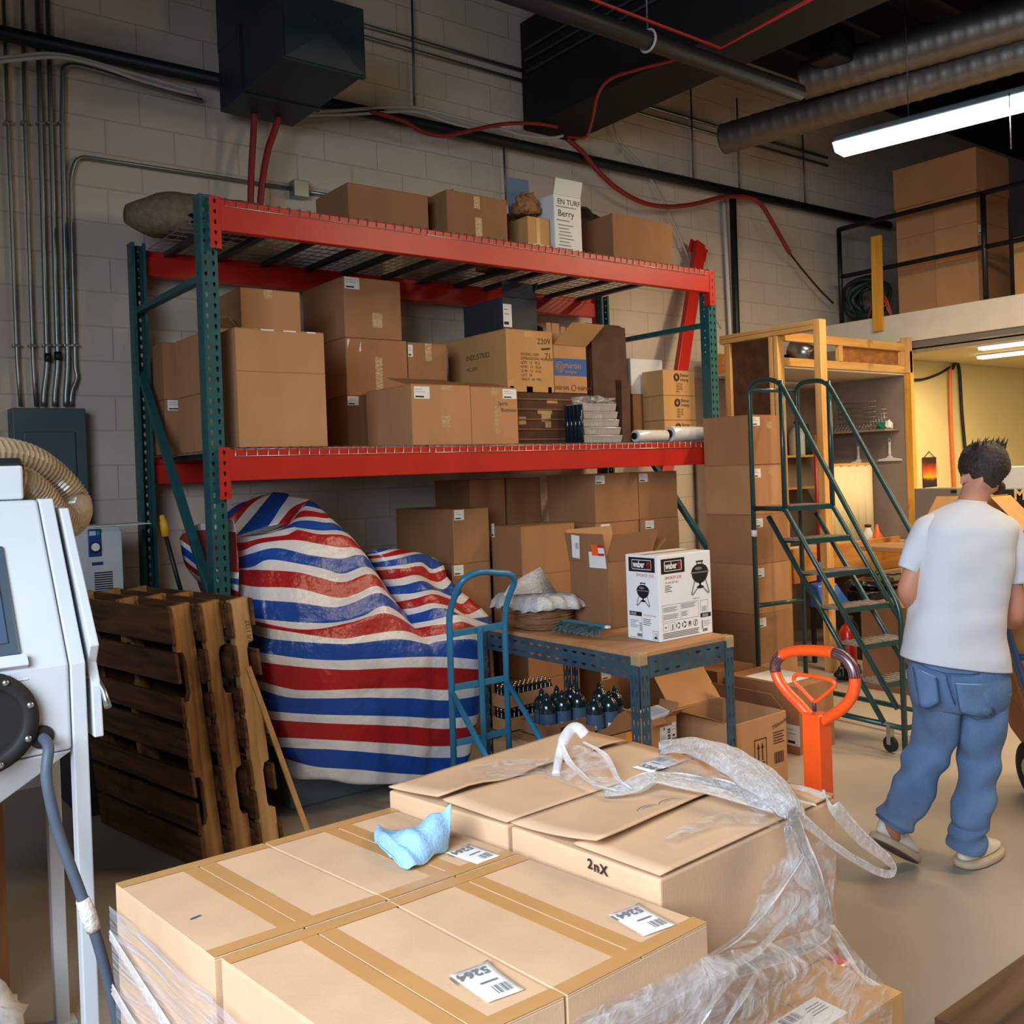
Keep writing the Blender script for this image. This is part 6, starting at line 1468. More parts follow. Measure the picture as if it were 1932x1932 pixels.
lump('push_broom', (6.50, 4.32, .06), (.13, .06, .08), 'bag_black', 'dark broom head on the floor behind the pallet jack handle', 'broom', 44, .3)
# duct piece and dark box inside the booth top
t = B(); t.tube([at(1494, 655, 'y', 5.35), at(1535, 672, 'y', 5.15)], .085, 20); t = tag(t.obj('duct_pipe', 'steel'), 'short round metal duct lying in the booth top', 'duct'); p_ = at(1494, 655, 'y', 5.352)
B().cyl(p_+V((-.001, .004, 0)), p_+V((-.006, .01, .002)), .078, 20).obj('opening', 'black_plastic', t)
o = B().box((7.30, 5.40, 2.4885), (7.72, 5.7, 2.66)).obj('dark_box', 'carton_slate', bevel=.004); tag(o, 'dark slate box on the booth ceiling behind the header', 'box')
# spare red beam leaning in the corner right of the rack
a_, c_ = at(1322, 462, 'y', 5.86), at(1288, 690, 'y', 5.66); d = (c_-a_).normalized(); e_ = a_+d*((.005-a_.z)/d.z); ux = V((1, 0, 0)); ux = (ux-d*ux.dot(d)).normalized(); uy = d.cross(ux)
sb = thing('spare_beam', (e_.x, e_.y, 0), 'loose red rack beam leaning against the wall at the right end of the rack', 'beam')
b = B(); prf = [(-.075, -.025), (.075, -.025), (.075, .0), (.035, .0), (.035, .03), (-.075, .03)]
b.prism([e_+ux*p+uy*q for p, q in prf], a_-e_); b.obj('beam_body', 'red_paint', sb, bevel=.004)
B().obox(a_-ux*.10-uy*.04, ux*.22, uy*.02, -d*.02).obj('end_plate', 'red_paint', sb, bevel=.003); B().obox(a_-ux*.10-uy*.045, ux*.22, uy*.012, d*.10).obj('end_plate', 'red_paint', sb, bevel=.003)
# =================== mezzanine ===================
mat('rail_black', (20,24,28), .45, spec=.5)
mr = thing('guard_rail', (8.75, 3.0, 3.081), 'black pipe guard rail along the mezzanine edge', 'guard rail')
B().tube([(8.75, 5.76, 4.045), (8.75, -5.8, 4.045)], .024, 12).obj('top_rail', 'rail_black', mr); B().tube([(8.75, 5.76, 3.56), (8.75, -5.8, 3.56)], .022, 12).obj('mid_rail', 'rail_black', mr)
for y in (5.755, 4.275, 2.78, 1.28): B().tube([(8.75, y, 3.082), (8.75, y, 4.04)], .024, 12).obj('post', 'rail_black', mr)
p0_, p1_ = at(1651, 445, 'x', 8.66), at(1655, 625, 'x', 8.66)
o = B().obox(p1_+V((-.0, .05, 0)), (.0, -.105, 0), (.035, 0, 0), V((0, p0_.y-p1_.y, p0_.z-p1_.z))).obj('timber_post', 'post_orange', bevel=.003); tag(o, 'yellow timber board nailed upright to the mezzanine edge', 'board')
GZ = 'cartons on the mezzanine'
zz = [3.082, 3.55, 3.87, 4.165]
for r in range(3):
    for c, (y0, y1, lb) in enumerate(((4.885, 5.28, 'left'), (4.46, 4.875, 'right'))):
        o = carton(9.0+.02*(c == 0), 9.62, y0, y1, zz[r]+.001, zz[r+1]-(.0 if r else 0), 'card_a', '%s row %s carton of the stack behind the mezzanine rail' % (('bottom', 'middle', 'third')[r], lb), GZ, seam='x')
        if c == 1 and r == 1: sticker(o, FRM(o, 'f'), .02, .2, .12, .09)
carton(9.0, 9.64, 4.45, 5.285, 4.167, 4.56, 'card_a', 'single wide carton on top of the mezzanine stack', GZ)
carton(9.0, 9.5, 3.6, 4.135, 3.082, 3.64, 'card_amber', 'amber carton at the right edge behind the mezzanine rail', GZ)
mat('cable_green', (24,54,40), .5); mat('cable_red', (170,40,30), .5); mat('cable_orange', (160,90,30), .5)
cc = thing('cable_coil', (9.0, 5.62, 3.081), 'heap of coiled dark green and red cables on the mezzanine by the wall', 'cable coil')
for k in range(9):
    cx, cy, cz = 8.95+.03*(k % 4), 5.60+RN.uniform(-.03, .03), 3.33+RN.uniform(-.02, .02); R1 = .22-.012*k; ph = RN.uniform(0, 6)
    B().tube([V((cx+.03*sin(3*a+ph), cy+(R1*1.1)*cos(a), cz+R1*(1+.06*sin(2*a+ph))*sin(a))) for a in [2*pi*j/40 for j in range(40)]], .02, 8, closed=True).obj('cable_loop', 'cable_green' if k % 3 else 'black_rubber', cc)
for k, (m, dx) in enumerate((('cable_red', 0), ('cable_red', .03), ('cable_orange', .05), ('cable_orange', .02))):
    B().tube(smooth_path([(8.90+dx, 5.55-.05*k, 3.10), (8.87, 5.5-.04*k, 3.2), (8.88, 5.42-.03*k, 3.36-.05*k), (8.9, 5.34, 3.28-.03*k), (8.92, 5.30, 3.10)], 6), .010, 6).obj('cable_end', m, cc)
# =================== room under the mezzanine ===================
mat('tube_glow', (255,238,196), .5, emit=9); mat('fixture_white', (230,226,214), .4)
def tube_fixture(x, y0, y1, z, label, w=.10, lit='tube_glow'):
    t = thing('tube_light', (x, (y0+y1)/2, z-.06), label, 'light fixture', 'tube lights under the mezzanine')
    B().box((x-w/2, y0, z-.015), (x+w/2, y1, z-.001)).obj('housing', 'fixture_white', t)
    B().box((x-w/2+.005, y0+.01, z-.04), (x+w/2-.005, y1-.01, z-.016)).obj('diffuser', lit, t, bevel=.01)
tube_fixture(8.95, 2.2, 4.45, 2.699, 'glowing tube light under the mezzanine edge, nearer of the two', .12); tube_fixture(9.75, 2.4, 4.86, 2.698, 'glowing tube light under the mezzanine, farther of the two', .13)
def hangcord(name, pts, r, m, label): return tag(B().tube(smooth_path(pts, 6), r, 8).obj(name, m), label, 'hose')
YH = 5.37
hangcord('air_hose', [at(1792, 692, 'y', YH), at(1793, 760, 'y', YH), at(1797, 850, 'y', YH), at(1801, 922, 'y', YH), at(1804, 1000, 'y', YH)], .018, 'funnel_orange', 'orange hose hanging straight down the yellow wall')
hangcord('air_hose', [at(1797, 696, 'y', YH), at(1803, 684, 'y', YH), at(1810, 700, 'y', YH), at(1815, 780, 'y', YH), at(1824, 880, 'y', YH), at(1830, 960, 'y', YH)], .018, 'black_rubber', 'black hose hanging down the yellow wall right of the orange hose')
hangcord('cable', [at(1712, 716, 'y', YH), at(1740, 716, 'y', YH), at(1770, 706, 'y', YH), at(1794, 692, 'y', YH)], .014, 'black_rubber', 'black cable swagged along the top of the yellow wall')
def sunset():
    m = bpy.data.materials.new('calendar_print'); m.use_nodes = True; MATS['calendar_print'] = m; nt = m.node_tree; N = nt.nodes; L = nt.links; p = N['Principled BSDF']
    tc = N.new('ShaderNodeTexCoord'); sp = N.new('ShaderNodeSeparateXYZ'); L.new(tc.outputs['Generated'], sp.inputs[0]); n = N.new('ShaderNodeTexNoise'); n.inputs['Scale'].default_value = 9; L.new(tc.outputs['Object'], n.inputs[0])
    ad = N.new('ShaderNodeMath'); ad.operation = 'MULTIPLY_ADD'; L.new(n.outputs['Fac'], ad.inputs[0]); ad.inputs[1].default_value = .3; L.new(sp.outputs['Z'], ad.inputs[2])
    r = N.new('ShaderNodeValToRGB'); e = r.color_ramp.elements; e[0].position = .2; e[0].color = lin((30,26,24)); e[1].position = 1.1; e[1].color = lin((60,20,16))
    for pos, c in ((.38, (60,44,34)), (.5, (240,170,40)), (.7, (220,80,24)), (.95, (110,34,24))): k = e.new(pos); k.color = lin(c)
    L.new(ad.outputs[0], r.inputs[0]); L.new(r.outputs[0], p.inputs['Base Color'])
sunset()
c0_, c1_ = at(1742, 863, 'y', 5.38), at(1769, 918, 'y', 5.38)
t = tag(B().box((c0_.x, 5.385, c1_.z), (c1_.x, 5.39, c0_.z)).obj('wall_calendar', 'calendar_print'), 'wall calendar with a fiery sunset picture on the yellow wall', 'calendar')
B().obox((c0_.x+.02, 5.36, c1_.z-.20), (c1_.x-c0_.x, 0, 0), (0, .02, .198), (0, .004, 0)).obj('page', 'paper', t); B().tube([((c0_.x+c1_.x)/2-.1, 5.387, c0_.z), ((c0_.x+c1_.x)/2, 5.387, c0_.z+.06), ((c0_.x+c1_.x)/2+.1, 5.387, c0_.z)], .004, 6).obj('hanger', 'black_rubber', t)
wood('bench_top', (150,110,74), (186,142,100), 'y', 2)
wbn = thing('workbench', (8.25, 3.4, 0), 'wooden workbench under the mezzanine beyond the walking man', 'workbench')
B().box((7.42, 1.9, .90), (8.6, 4.79, .94)).obj('bench_top', 'bench_top', wbn, bevel=.004)
for x in (7.46, 8.5):
    for y in (1.95, 4.36): B().box((x, y, 0), (x+.07, y+.07, .899)).obj('leg', 'stud', wbn, bevel=.003)
o = B().box((8.30, 4.36, .941), (8.58, 4.77, 1.40)).obj('bench_cabinet', 'flange_grey', bevel=.006); tag(o, 'grey metal cabinet on the workbench beside the orange post', 'cabinet')
B().box((8.292, 4.37, 1.36), (8.299, 4.42, 1.385)).obj('latch', 'black_plastic', o)
zf_ = at(1735, 1000, 'x', 7.92); ca, cb = at(1735, 985, 'x', 7.92), at(1835, 985, 'x', 7.92)
o = carton(7.50, 7.84, 3.86, 4.275, .941, 1.085, 'card_amber', 'open amber carton on the workbench beyond the left shoulder of the man', None, op=True)
B().hexa([(7.5,4.275,1.086),(7.5,3.86,1.086),(7.504,3.86,1.086),(7.504,4.275,1.086)], [(7.6,4.17,1.36),(7.6,3.86,1.36),(7.604,3.86,1.36),(7.604,4.17,1.36)]).obj('flap', 'card_amber', o)
o = carton(7.50, 7.82, 3.42, 3.84, .941, 1.085, 'card_amber', 'open amber carton on the workbench beyond the right shoulder of the man', None, op=True)
flap(o, (7.5, 3.83, 1.086), (7.82, 3.83, 1.086), (0, -.13, .28), 'card_amber'); flap(o, (7.5, 3.43, 1.086), (7.82, 3.43, 1.086), (0, .25, .27), 'card_amber')
mat('carton_black', (34,26,24), .6); mat('print_gold', (226,192,136), .5)
o = B().box((8.30, 2.6, .941), (8.56, 4.05, 1.38)).obj('black_carton', 'carton_black', bevel=.006); tag(o, 'long black carton lettered MPC on the workbench at the right edge', 'box')
pt = at(1913, 942, 'x', 8.30); B().text('MPC', .125, V((8.2975, pt.y, pt.z)), (0, -1, 0), (0, 0, 1), bold=.004).obj('lettering', 'print_gold', o)
mat('plastic_pale', (206,206,204), .5)
o = B().hexa([(8.32, 2.9, 1.382), (8.52, 2.9, 1.382), (8.52, 4.0, 1.382), (8.32, 4.0, 1.382)], [(8.34, 2.92, 1.58), (8.5, 2.92, 1.58), (8.5, 3.98, 1.58), (8.34, 3.98, 1.58)]).obj('plastic_tote', 'plastic_pale', bevel=.015); tag(o, 'pale grey plastic tote on top of the black carton', 'tote')
# pale storage drawers by the booth front
mat('drawer_cream', (222,206,172), .5)
t = thing('storage_unit', (8.2, 4.89, 0), 'cream stacked storage drawers at the booth front beside the man', 'drawers')
for k in range(4): B().box((7.98, 4.815, .02+.155*k), (8.34, 4.965, .165+.155*k)).obj('drawer', 'drawer_cream', t, bevel=.01)
B().box((7.96, 4.81, .645), (8.36, 4.97, .66)).obj('drawer_lid', 'drawer_cream', t, bevel=.004)
carton(6.35, 6.75, 3.72, 4.10, 0, .62, 'card_c', 'brown carton on the floor behind the ladder treads')
# =================== overhead ===================
mat('red_line', (176,40,34), .45)
mat('duct_metal', (44,62,70), .5, .5, var=.15, vscale=3); mat('galv_dark', (96,112,120), .4, .7, var=.15)
du = thing('air_duct', (2.5, 5.4, 3.96), 'rectangular sheet metal duct with a crossed end cap, high on the left wall', 'duct')
dx0, dx1, dy0, zb_, zt_2 = 2.29, 2.775, 4.86, 3.985, 4.36
B().box((dx0, dy0, zb_), (dx1, 5.82, zt_2)).obj('horizontal_run', 'duct_metal', du, bevel=.004)
B().box((dx0-.004, 5.50, zt_2-.01), (dx1+.004, 5.82, 5.29)).obj('riser', 'duct_metal', du, bevel=.004)
cx, cz = (dx0+dx1)/2, (zb_+zt_2)/2; a = [(dx0, dy0-.001, zb_), (dx1, dy0-.001, zb_), (dx1, dy0-.001, zt_2), (dx0, dy0-.001, zt_2)]; c = (cx, dy0-.022, cz)
b = B(); [b.add([a[i], a[(i+1) % 4], c], [(0, 1, 2)]) for i in range(4)]; b.obj('end_cap', 'duct_metal', du)
for y in (dy0+.01, 5.45): B().box((dx0-.012, y, zb_-.012), (dx1+.012, y+.025, zt_2+.012)).obj('seam_flange', 'duct_metal', du)
def run(name, pts, r, m, label, cat, group=None, n=12): return tag(B().tube(pts, r, n).obj(name, m), label, cat, group)
mat('pipe_black', (20,26,32), .5, spec=.4)
YP = 5.88
o = run('sprinkler_pipe', [(-1, YP, 4.185), (9.9, YP, 4.265)], .042, 'pipe_black', 'long black pipe running along the block wall above the rack', 'pipe')
for x in (.6, 2.9, 5.6, 6.6, 8.2): B().tube([(x, YP, 4.15+.007*x), (x, YP+.03, 4.25+.007*x), (x, 5.995, 4.26+.007*x)], .01, 6).obj('hanger', 'galv_dark', o)
GR = 'hanger rods on the block wall'
for px, y0, y1, lb in ((780, 0, 205, 'hanger rod over the left cartons of the top deck'), (953, 275, 385, 'short rod below the wall pipe behind the top deck cartons'), (1306, 160, 335, 'hanger rod under the roof right of the heavy beam'), (1393, 185, 365, 'hanger rod above the pipe tee'), (1517, 255, 385, 'hanger rod near the mezzanine corner')):
    run('hanger_rod', [at(px-3, y0, 'y', 5.94), at(px+2, y1, 'y', 5.94)], .009, 'galv_dark', lb, 'rod', GR, 6)
run('down_pipe', [at(1382, 366, 'y', 5.90), at(1390, 640, 'y', 5.90), (at(1390, 640, 'y', 5.90)).xy.to_3d()+V((.02, 0, .01))], .033, 'pipe_black', 'black vertical pipe dropping from the wall pipe beside the booth', 'pipe')
run('down_pipe', [at(1365, 372, 'y', 5.95), at(1378, 640, 'y', 5.95), (at(1378, 640, 'y', 5.95)).xy.to_3d()+V((.02, 0, .01))], .018, 'plastic_pale', 'pale thin pipe beside the black vertical pipe', 'pipe')
mat('cable_white', (176,176,170), .5); mat('hose_red', (140,34,34), .5)
def cable(name, px, y, r, m, label, cat='cable', group=None): return tag(B().tube(smooth_path([at(a, b_, 'y', yy) for (a, b_), yy in zip(px, y if isinstance(y, list) else [y]*len(px))], 6), r, 8).obj(name, m), label, cat, group)
GW = 'pale cables on the block wall'
cable('cable', [(-30,112),(30,106),(90,101),(150,110),(220,130),(300,152),(370,172)], 5.80, .011, 'cable_white', 'upper pale cable bowing across the conduits to the duct', 'cable', GW)
cable('cable', [(-30,120),(40,112),(110,108),(180,122),(260,150),(330,170),(372,180)], 5.78, .011, 'cable_white', 'lower pale cable bowing across the conduits to the duct', 'cable', GW)
cable('cable', [(570,212),(650,208),(730,202),(790,204),(850,218),(920,236),(990,256),(1040,260),(1062,256)], 5.79, .012, 'cable_white', 'pale cable looping along the wall pipe right of the duct', 'cable', GW)
cable('cable', [(570,218),(660,216),(740,211),(790,212),(850,232),(900,244)], 5.76, .010, 'cable_white', 'second pale cable just below the looping one, right of the duct', 'cable', GW)
cable('cable', [(1155,218),(1160,245),(1172,272),(1205,308),(1235,350),(1270,420),(1300,490),(1330,560),(1360,620)], 5.93, .009, 'cable_white', 'pale cord hanging from the beam down behind the spare red beam')
cable('cable', [(1172,272),(1162,282),(1160,290)], 5.92, .007, 'cable_white', 'short pale cord end tied near the beam')
cable('hose', [(472,430),(474,330),(478,255),(480,200)], 5.75, .022, 'hose_red', 'dark red hose rising straight behind the rack top under the duct', 'hose')
cable('hose', [(488,430),(494,350),(505,285),(517,250),(530,210)], 5.72, .022, 'hose_red', 'dark red hose curving up behind the rack top under the duct', 'hose')
cable('hose', [(700,210),(760,228),(800,250),(840,256),(890,246),(950,234),(1010,233),(1052,240)], 5.74, .015, 'hose_red', 'dark red hose snaking along the wall pipe left of the heavy beam', 'hose')
cable('hose', [(1070,262),(1100,288),(1130,325),(1170,360),(1215,383),(1260,390),(1310,385),(1365,372),(1410,372),(1435,385),(1460,425),(1490,478)], 5.80, .02, 'hose_red', 'red hose sagging along the wall and ending above the booth', 'hose')
cable('cable', [(1490,478),(1515,510),(1545,545),(1572,572)], 5.88, .009, 'black_rubber', 'black cord running from the red hose end down to the mezzanine')
cable('hose', [(1072,258),(1105,258),(1118,225),(1128,180),(1150,150),(1200,132),(1275,112)], [5.7, 5.5, 5.2, 4.9, 4.7, 4.4, 4.0], .011, 'red_line', 'bright red line climbing over the heavy beam to the roof', 'hose')
# small conduits running out along the heavy beam
GB = 'thin conduits along the heavy beam'
for k, (a_, c_) in enumerate((((1010,140),(1330,-20)), ((1030,155),(1420,-30)), ((1050,165),(1480,-20)))):
    p = at(a_[0], a_[1], 'x', 4.81-.0*k); q = at(c_[0], c_[1], 'x', 4.81)
    run('conduit', [V((4.815, 5.9, 5.0-.09*k)), V((4.815, 1.0, 5.0-.09*k))], .013, 'galv_dark', '%s thin conduit along the side of the heavy beam' % ('top', 'middle', 'lowest')[k], 'conduit', GB, 8)
# two long wall conduits either side of the beam
for k, z in enumerate((4.86, 4.78)):
    run('conduit', [(2.9, 5.96, z), (4.83, 5.96, z)], .014, 'conduit_zinc', '%s of two wall conduits between the duct and the heavy beam' % ('upper', 'lower')[k], 'conduit', 'wall conduits near the roof', 8)
    run('conduit', [(5.37, 5.96, z), (8.9, 5.96, z)], .014, 'conduit_zinc', '%s of two wall conduits right of the heavy beam' % ('upper', 'lower')[k], 'conduit', 'wall conduits near the roof', 8)
# ceiling pipe with strap, red line
p0_, p1_, pm_ = at(1010, -14, 'y', 3.9), at(1508, 178, 'y', 3.9), at(1222, 72, 'y', 3.9)
zc = (at(1275, 95, 'y', 3.9).z)
o = run('ceiling_pipe', [V((p0_.x-1.2, 3.9, zc)), V((p1_.x, 3.9, zc))], .055, 'pipe_black', 'thick dark pipe hung under the roof across the heavy beam', 'pipe')
st = B().tube([V((pm_.x, 3.9+.062*cos(a), zc+.062*sin(a))) for a in [2*pi*k/18 for k in range(18)]], .008, 6, closed=True); st.obj('strap', 'cable_white', o); B().tube([V((pm_.x, 3.9, zc+.062)), V((pm_.x, 3.9, 5.29))], .006, 6).obj('hanger', 'galv_dark', o)
run('red_line', [V((p0_.x-1, 3.84, zc+.10)), V((at(1360, 78, 'y', 3.84).x, 3.84, zc+.07)), at(1545, -10, 'y', 2.6)], .010, 'red_line', 'thin bright red line along the thick roof pipe', 'pipe', None, 8)
# spiral ducts
def spiral(x, y0, x1, y1, z, r, label):
    p, q = V((x, y0, z)), V((x1, y1, z)); q = p+(q-p)*2.2; n = int((q-p).length/.02); P = [p.lerp(q, i/n) for i in range(n+1)]
    o = tag(B().tube(P, [r+(.0045 if i % 5 == 0 else 0) for i in range(n+1)], 20).obj('spiral_duct', 'spiral_metal'), label, 'duct', 'spiral ducts under the roof')
    return o
mat('spiral_metal', (128,124,120), .5, .9, var=.1, vscale=3)
s1, s2 = at(1367, 262, 'z', 4.45), at(1932, 98, 'z', 4.45); spiral(s1.x, s1.y, s2.x, s2.y, 4.45, .125, 'lower spiral metal duct ending near the wall')
s1, s2 = at(1517, 152, 'z', 4.62), at(1932, 32, 'z', 4.62); spiral(s1.x, s1.y, s2.x, s2.y, 4.62, .14, 'upper spiral metal duct ending beside the dark roof pipe')
# fluorescent fixture
mat('lamp_glow', (255,246,226), .5, emit=7)
f0, f1 = at(1584, 292, 'z', 3.92), at(1932, 204, 'z', 3.92); fd = (f1-f0).normalized(); fe = f0+fd*2.5; sd = V((-fd.y, fd.x, 0))
fx = thing('tube_light', (f0+fe)/2-V((0, 0, .0)), 'long glowing fluorescent fixture hung at the upper right', 'light fixture')
B().obox(f0-sd*.115+V((0, 0, .062)), fe-f0, sd*.23, (0, 0, .05)).obj('housing', 'galv_dark', fx, bevel=.01)
B().hexa([f0-sd*.08, f0+sd*.08, fe+sd*.08, fe-sd*.08], [f0-sd*.125+V((0, 0, .06)), f0+sd*.125+V((0, 0, .06)), fe+sd*.125+V((0, 0, .06)), fe-sd*.125+V((0, 0, .06))]).obj('diffuser', 'lamp_glow', fx)
for t in (.2, .75): p = f0.lerp(fe, t); B().tube([p+V((0, 0, .11)), V((p.x, p.y, 5.29))], .004, 5).obj('chain', 'galv_dark', fx)
p = f0.lerp(fe, .47); B().tube([p+sd*-.13+V((0, 0, .08)), p+sd*-.13+V((0, 0, -.28))], .004, 5).obj('pull_chain', 'steel', fx)
pm_ = at(1575, 95, 'z', 4.7); o = B().box(pm_+V((-.15, -.1, -.1)), pm_+V((.12, .12, .16))).obj('heater_box', 'pipe_black', bevel=.02); tag(o, 'dark heater housing hung under the roof by the spiral ducts', 'heater')
B().tube([pm_+V((0, 0, .16)), V((pm_.x, pm_.y, 5.29))], .01, 6).obj('hanger', 'galv_dark', o)
# =================== walking man ===================
mat('skin', (196,134,108), .55, var=.06, vscale=12, spec=.35); mat('hair_dark', (44,32,28), .65, var=.35, vscale=40, bump=.5, bscale=70); mat('shirt_white', (206,206,212), .85, var=.02, bump=.12, bscale=18, sheen=.2)
mat('denim', (92,120,158), .85, var=.16, vscale=9, bump=.25, bscale=160, stretch=(1, 1, .6)); mat('denim_dark', (44,70,112), .85); mat('denim_light', (146,172,204), .85); mat('shoe_white', (228,222,208), .5, var=.04); mat('sole_tan', (196,176,152), .6); mat('sole_dark', (92,80,76), .7, var=.2); mat('beard', (58,40,34), .8, var=.3, vscale=60)
DM = 3.95
Q = lambda x, y, d=0: dep(x, y, DM+d)
man = thing('person', at(1800, 1640, 'z', 0), 'person in white t-shirt and faded blue jeans walking away, seen from behind', 'person')
# one continuous body grown from a skeleton
SK = []; ED = []; RD = []
def jn(p, r, par=None):
    SK.append(p); RD.append(r if isinstance(r, tuple) else (r, r))
    if par is not None: ED.append((par, len(SK)-1))
    return len(SK)-1
pel = jn(Q(1808, 1270), .11)
s1 = jn(Q(1806, 1200), .105, pel); s2 = jn(Q(1808, 1110), .11, s1); s3 = jn(Q(1815, 1030, .01), .105, s2); s4 = jn(Q(1826, 985, .025), .07, s3)
n1 = jn(Q(1832, 948, .035), .060, s4); n2 = jn(Q(1846, 918, .06), .060, n1)
h1 = jn(Q(1853, 893, .085), .080, n2); h2 = jn(Q(1857, 872, .09), .086, h1); h3 = jn(Q(1858, 856, .085), .060, h2)
jw = jn(Q(1866, 912, .15), .052, h1); ch = jn(Q(1872, 926, .185), .03, jw)
fc = jn(Q(1868, 895, .165), .045, h1); ns = jn(Q(1874, 896, .215), .013, fc)
for ex, ey, ed in ((1891, 904, .06), (1814, 906, .05)):
    e1 = jn(Q(ex-(5 if ex > 1850 else -5), ey, ed), .012, h1); jn(Q(ex, ey-7, ed-.005), (.006, .014), e1); jn(Q(ex-1, ey+7, ed), .008, e1)
def arm(sh, el, wr, hand, side, fwd):
    a = jn(sh, .046, s3); m = jn(sh.lerp(el, .5), .046, a); e = jn(el, .044, m); f = jn(el.lerp(wr, .4), .044, e); w = jn(wr, .029, f)
    hd = (hand-wr).normalized(); up_ = V((0, 0, 1)); sd = hd.cross(up_).normalized()*side
    p = jn(wr+hd*.045, (.040, .024), w); k = jn(wr+hd*.085, (.038, .020), p)
    for i in range(4):
        o = sd*(-.030+.020*i); L = (.028, .034, .031, .024)[i]
        b1 = jn(wr+hd*.10+o, .0095, k); b2 = jn(wr+hd*(.10+L)+o+V((0, 0, -.012)), .0085, b1); jn(wr+hd*(.10+L*1.1)+o+V((0, 0, -.012-L)), .008, b2); 
    t1 = jn(wr+hd*.04-sd*.042+V((0, 0, -.004)), .0105, p); t2 = jn(wr+hd*.075-sd*.055+V((0, 0, -.012)), .0095, t1); jn(wr+hd*.10-sd*.046+V((0, 0, -.024)), .008, t2)
shL, elL, wrL = Q(1752, 1008, .01), Q(1710, 1117, -.0), Q(1745, 1170, .24)
shR, elR, wrR = Q(1892, 1008, .015), Q(1919, 1158, -.005), Q(1912, 1178, .25)
arm(shL, elL, wrL, wrL+FW*.2+RT*.06-UP*.03, 1, 1); arm(shR, elR, wrR, wrR+FW*.2-RT*.02-UP*.02, -1, 1)
hipL, knL, anL = Q(1768, 1310), Q(1748, 1425, .10), Q(1682, 1548, -.10)
hipR, knR, anR = Q(1848, 1312), Q(1846, 1430, .03), Q(1826, 1598, .0)
for hp_, kn, cf, an, toe in ((hipL, knL, Q(1720, 1495, .015), anL, Q(1688, 1592, -.02)), (hipR, knR, Q(1838, 1510, .01), anR, Q(1850, 1618, .09))):
    a = jn(hp_, .085, pel); b_ = jn(hp_.lerp(kn, .55), .066, a); c = jn(kn, .050, b_); d = jn(cf, .043, c); e = jn(an, .032, d); jn(toe, .028, e)
me = bpy.data.meshes.new('body'); org = WORLD[man.name]
me.from_pydata([tuple(p-org) for p in SK], ED, []); me.materials.append(MATS['skin'])
body = bpy.data.objects.new('body', me); COL.objects.link(body); body.parent = man
md = body.modifiers.new('skin', 'SKIN'); md.use_smooth_shade = True; md.branch_smoothing = .6
for i, r in enumerate(RD):
    sv = me.skin_vertices[0].data[i]; sv.radius = r; sv.use_root = (i == 0)
md = body.modifiers.new('sub', 'SUBSURF'); md.levels = 2; md.render_levels = 2
NR = 28
def ring(xl, xr, y, hd, d=0, tilt=0, sq=2.4, tz=0):
    """cross-section seen between pixel columns xl..xr at row y, half depth hd metres"""
    c = Q((xl+xr)/2, y, d); hw = (Q(xr, y, d)-Q(xl, y, d)).length/2; r = []
    side = (Q(xr, y+tilt, d)-Q(xl, y-tilt, d)).normalized()
    for k in range(NR):
        a = 2*pi*k/NR; e = (abs(cos(a))**sq+abs(sin(a))**sq)**(-1/sq)
        r.append(c+side*hw*cos(a)*e+FW*hd*sin(a)*e+UP*tz*sin(a))
    return r
def wrinkle(rows, amp, f, seed, axis=None):
    for i, r in enumerate(rows):
        c = sum(r, V((0, 0, 0)))/len(r)
        for p in r:
            n = noise.noise(V((p.x*f, p.y*f, p.z*f*1.6+seed)))+.5*noise.noise(V((p.x*f*2.2, p.y*f*2.2, p.z*f*3+seed)))
            p += (p-c).normalized()*amp*n
    return rows
def interp(rows, n=4):
    return [list(x) for x in zip(*[smooth_path([r[k] for r in rows], n) for k in range(len(rows[0]))])]
# t-shirt: trunk and two sleeves
tr = [ring(1807, 1856, 947, .062, .04, 2), ring(1794, 1868, 954, .085, .03, 3), ring(1775, 1888, 964, .105, .025, 4), ring(1752, 1905, 980, .125, .015, 4), ring(1737, 1912, 1002, .135, .005, 3, 2.6), ring(1729, 1906, 1040, .145, 0, 2, 2.6),
      ring(1727, 1897, 1090, .150, 0, 2, 2.6), ring(1724, 1891, 1140, .150, 0, 3, 2.6), ring(1717, 1890, 1185, .152, 0, 5, 2.6), ring(1711, 1893, 1222, .154, 0, 8, 2.6), ring(1706, 1898, 1251, .156, 0, 11, 2.6)]
tr = wrinkle(interp(tr, 4), .009, 7, 2)
ts = B().grid(tr, 0, True, True).obj('t_shirt', 'shirt_white', man, solid=.004, sub=1); ts['label'] = 'white short-sleeved t-shirt'
def limb(pts, rs, name, m, n=4, amp=.004, f=12, seed=0, par=None, cap=False, flat=1.0):
    P = smooth_path(pts, n); k = len(P); rows = []; u = None
    for i, p in enumerate(P):
        t = (P[min(i+1, k-1)]-P[max(i-1, 0)]).normalized()
        if u is None: u = RT-t*RT.dot(t)
        u = (u-t*u.dot(t)).normalized(); w = t.cross(u); fr_ = i/(k-1)*(len(rs)-1); a = int(min(fr_, len(rs)-2)); r = rs[a]*(1-(fr_-a))+rs[a+1]*(fr_-a)
        rows.append([p+u*r*cos(2*pi*j/24)+w*r*flat*sin(2*pi*j/24) for j in range(24)])
    wrinkle(rows, amp, f, seed); b = B()
    (b.loft(rows) if cap else b.grid(rows, 0, True, True))
    return b.obj(name, m, par or man, solid=0 if cap else .003, sub=1)
limb([Q(1785, 985, .02), Q(1752, 1000, .01), Q(1729, 1040, 0), Q(1712, 1075, 0)], [.040, .062, .053, .041], 'sleeve', 'shirt_white', seed=3, amp=.006, par=ts)
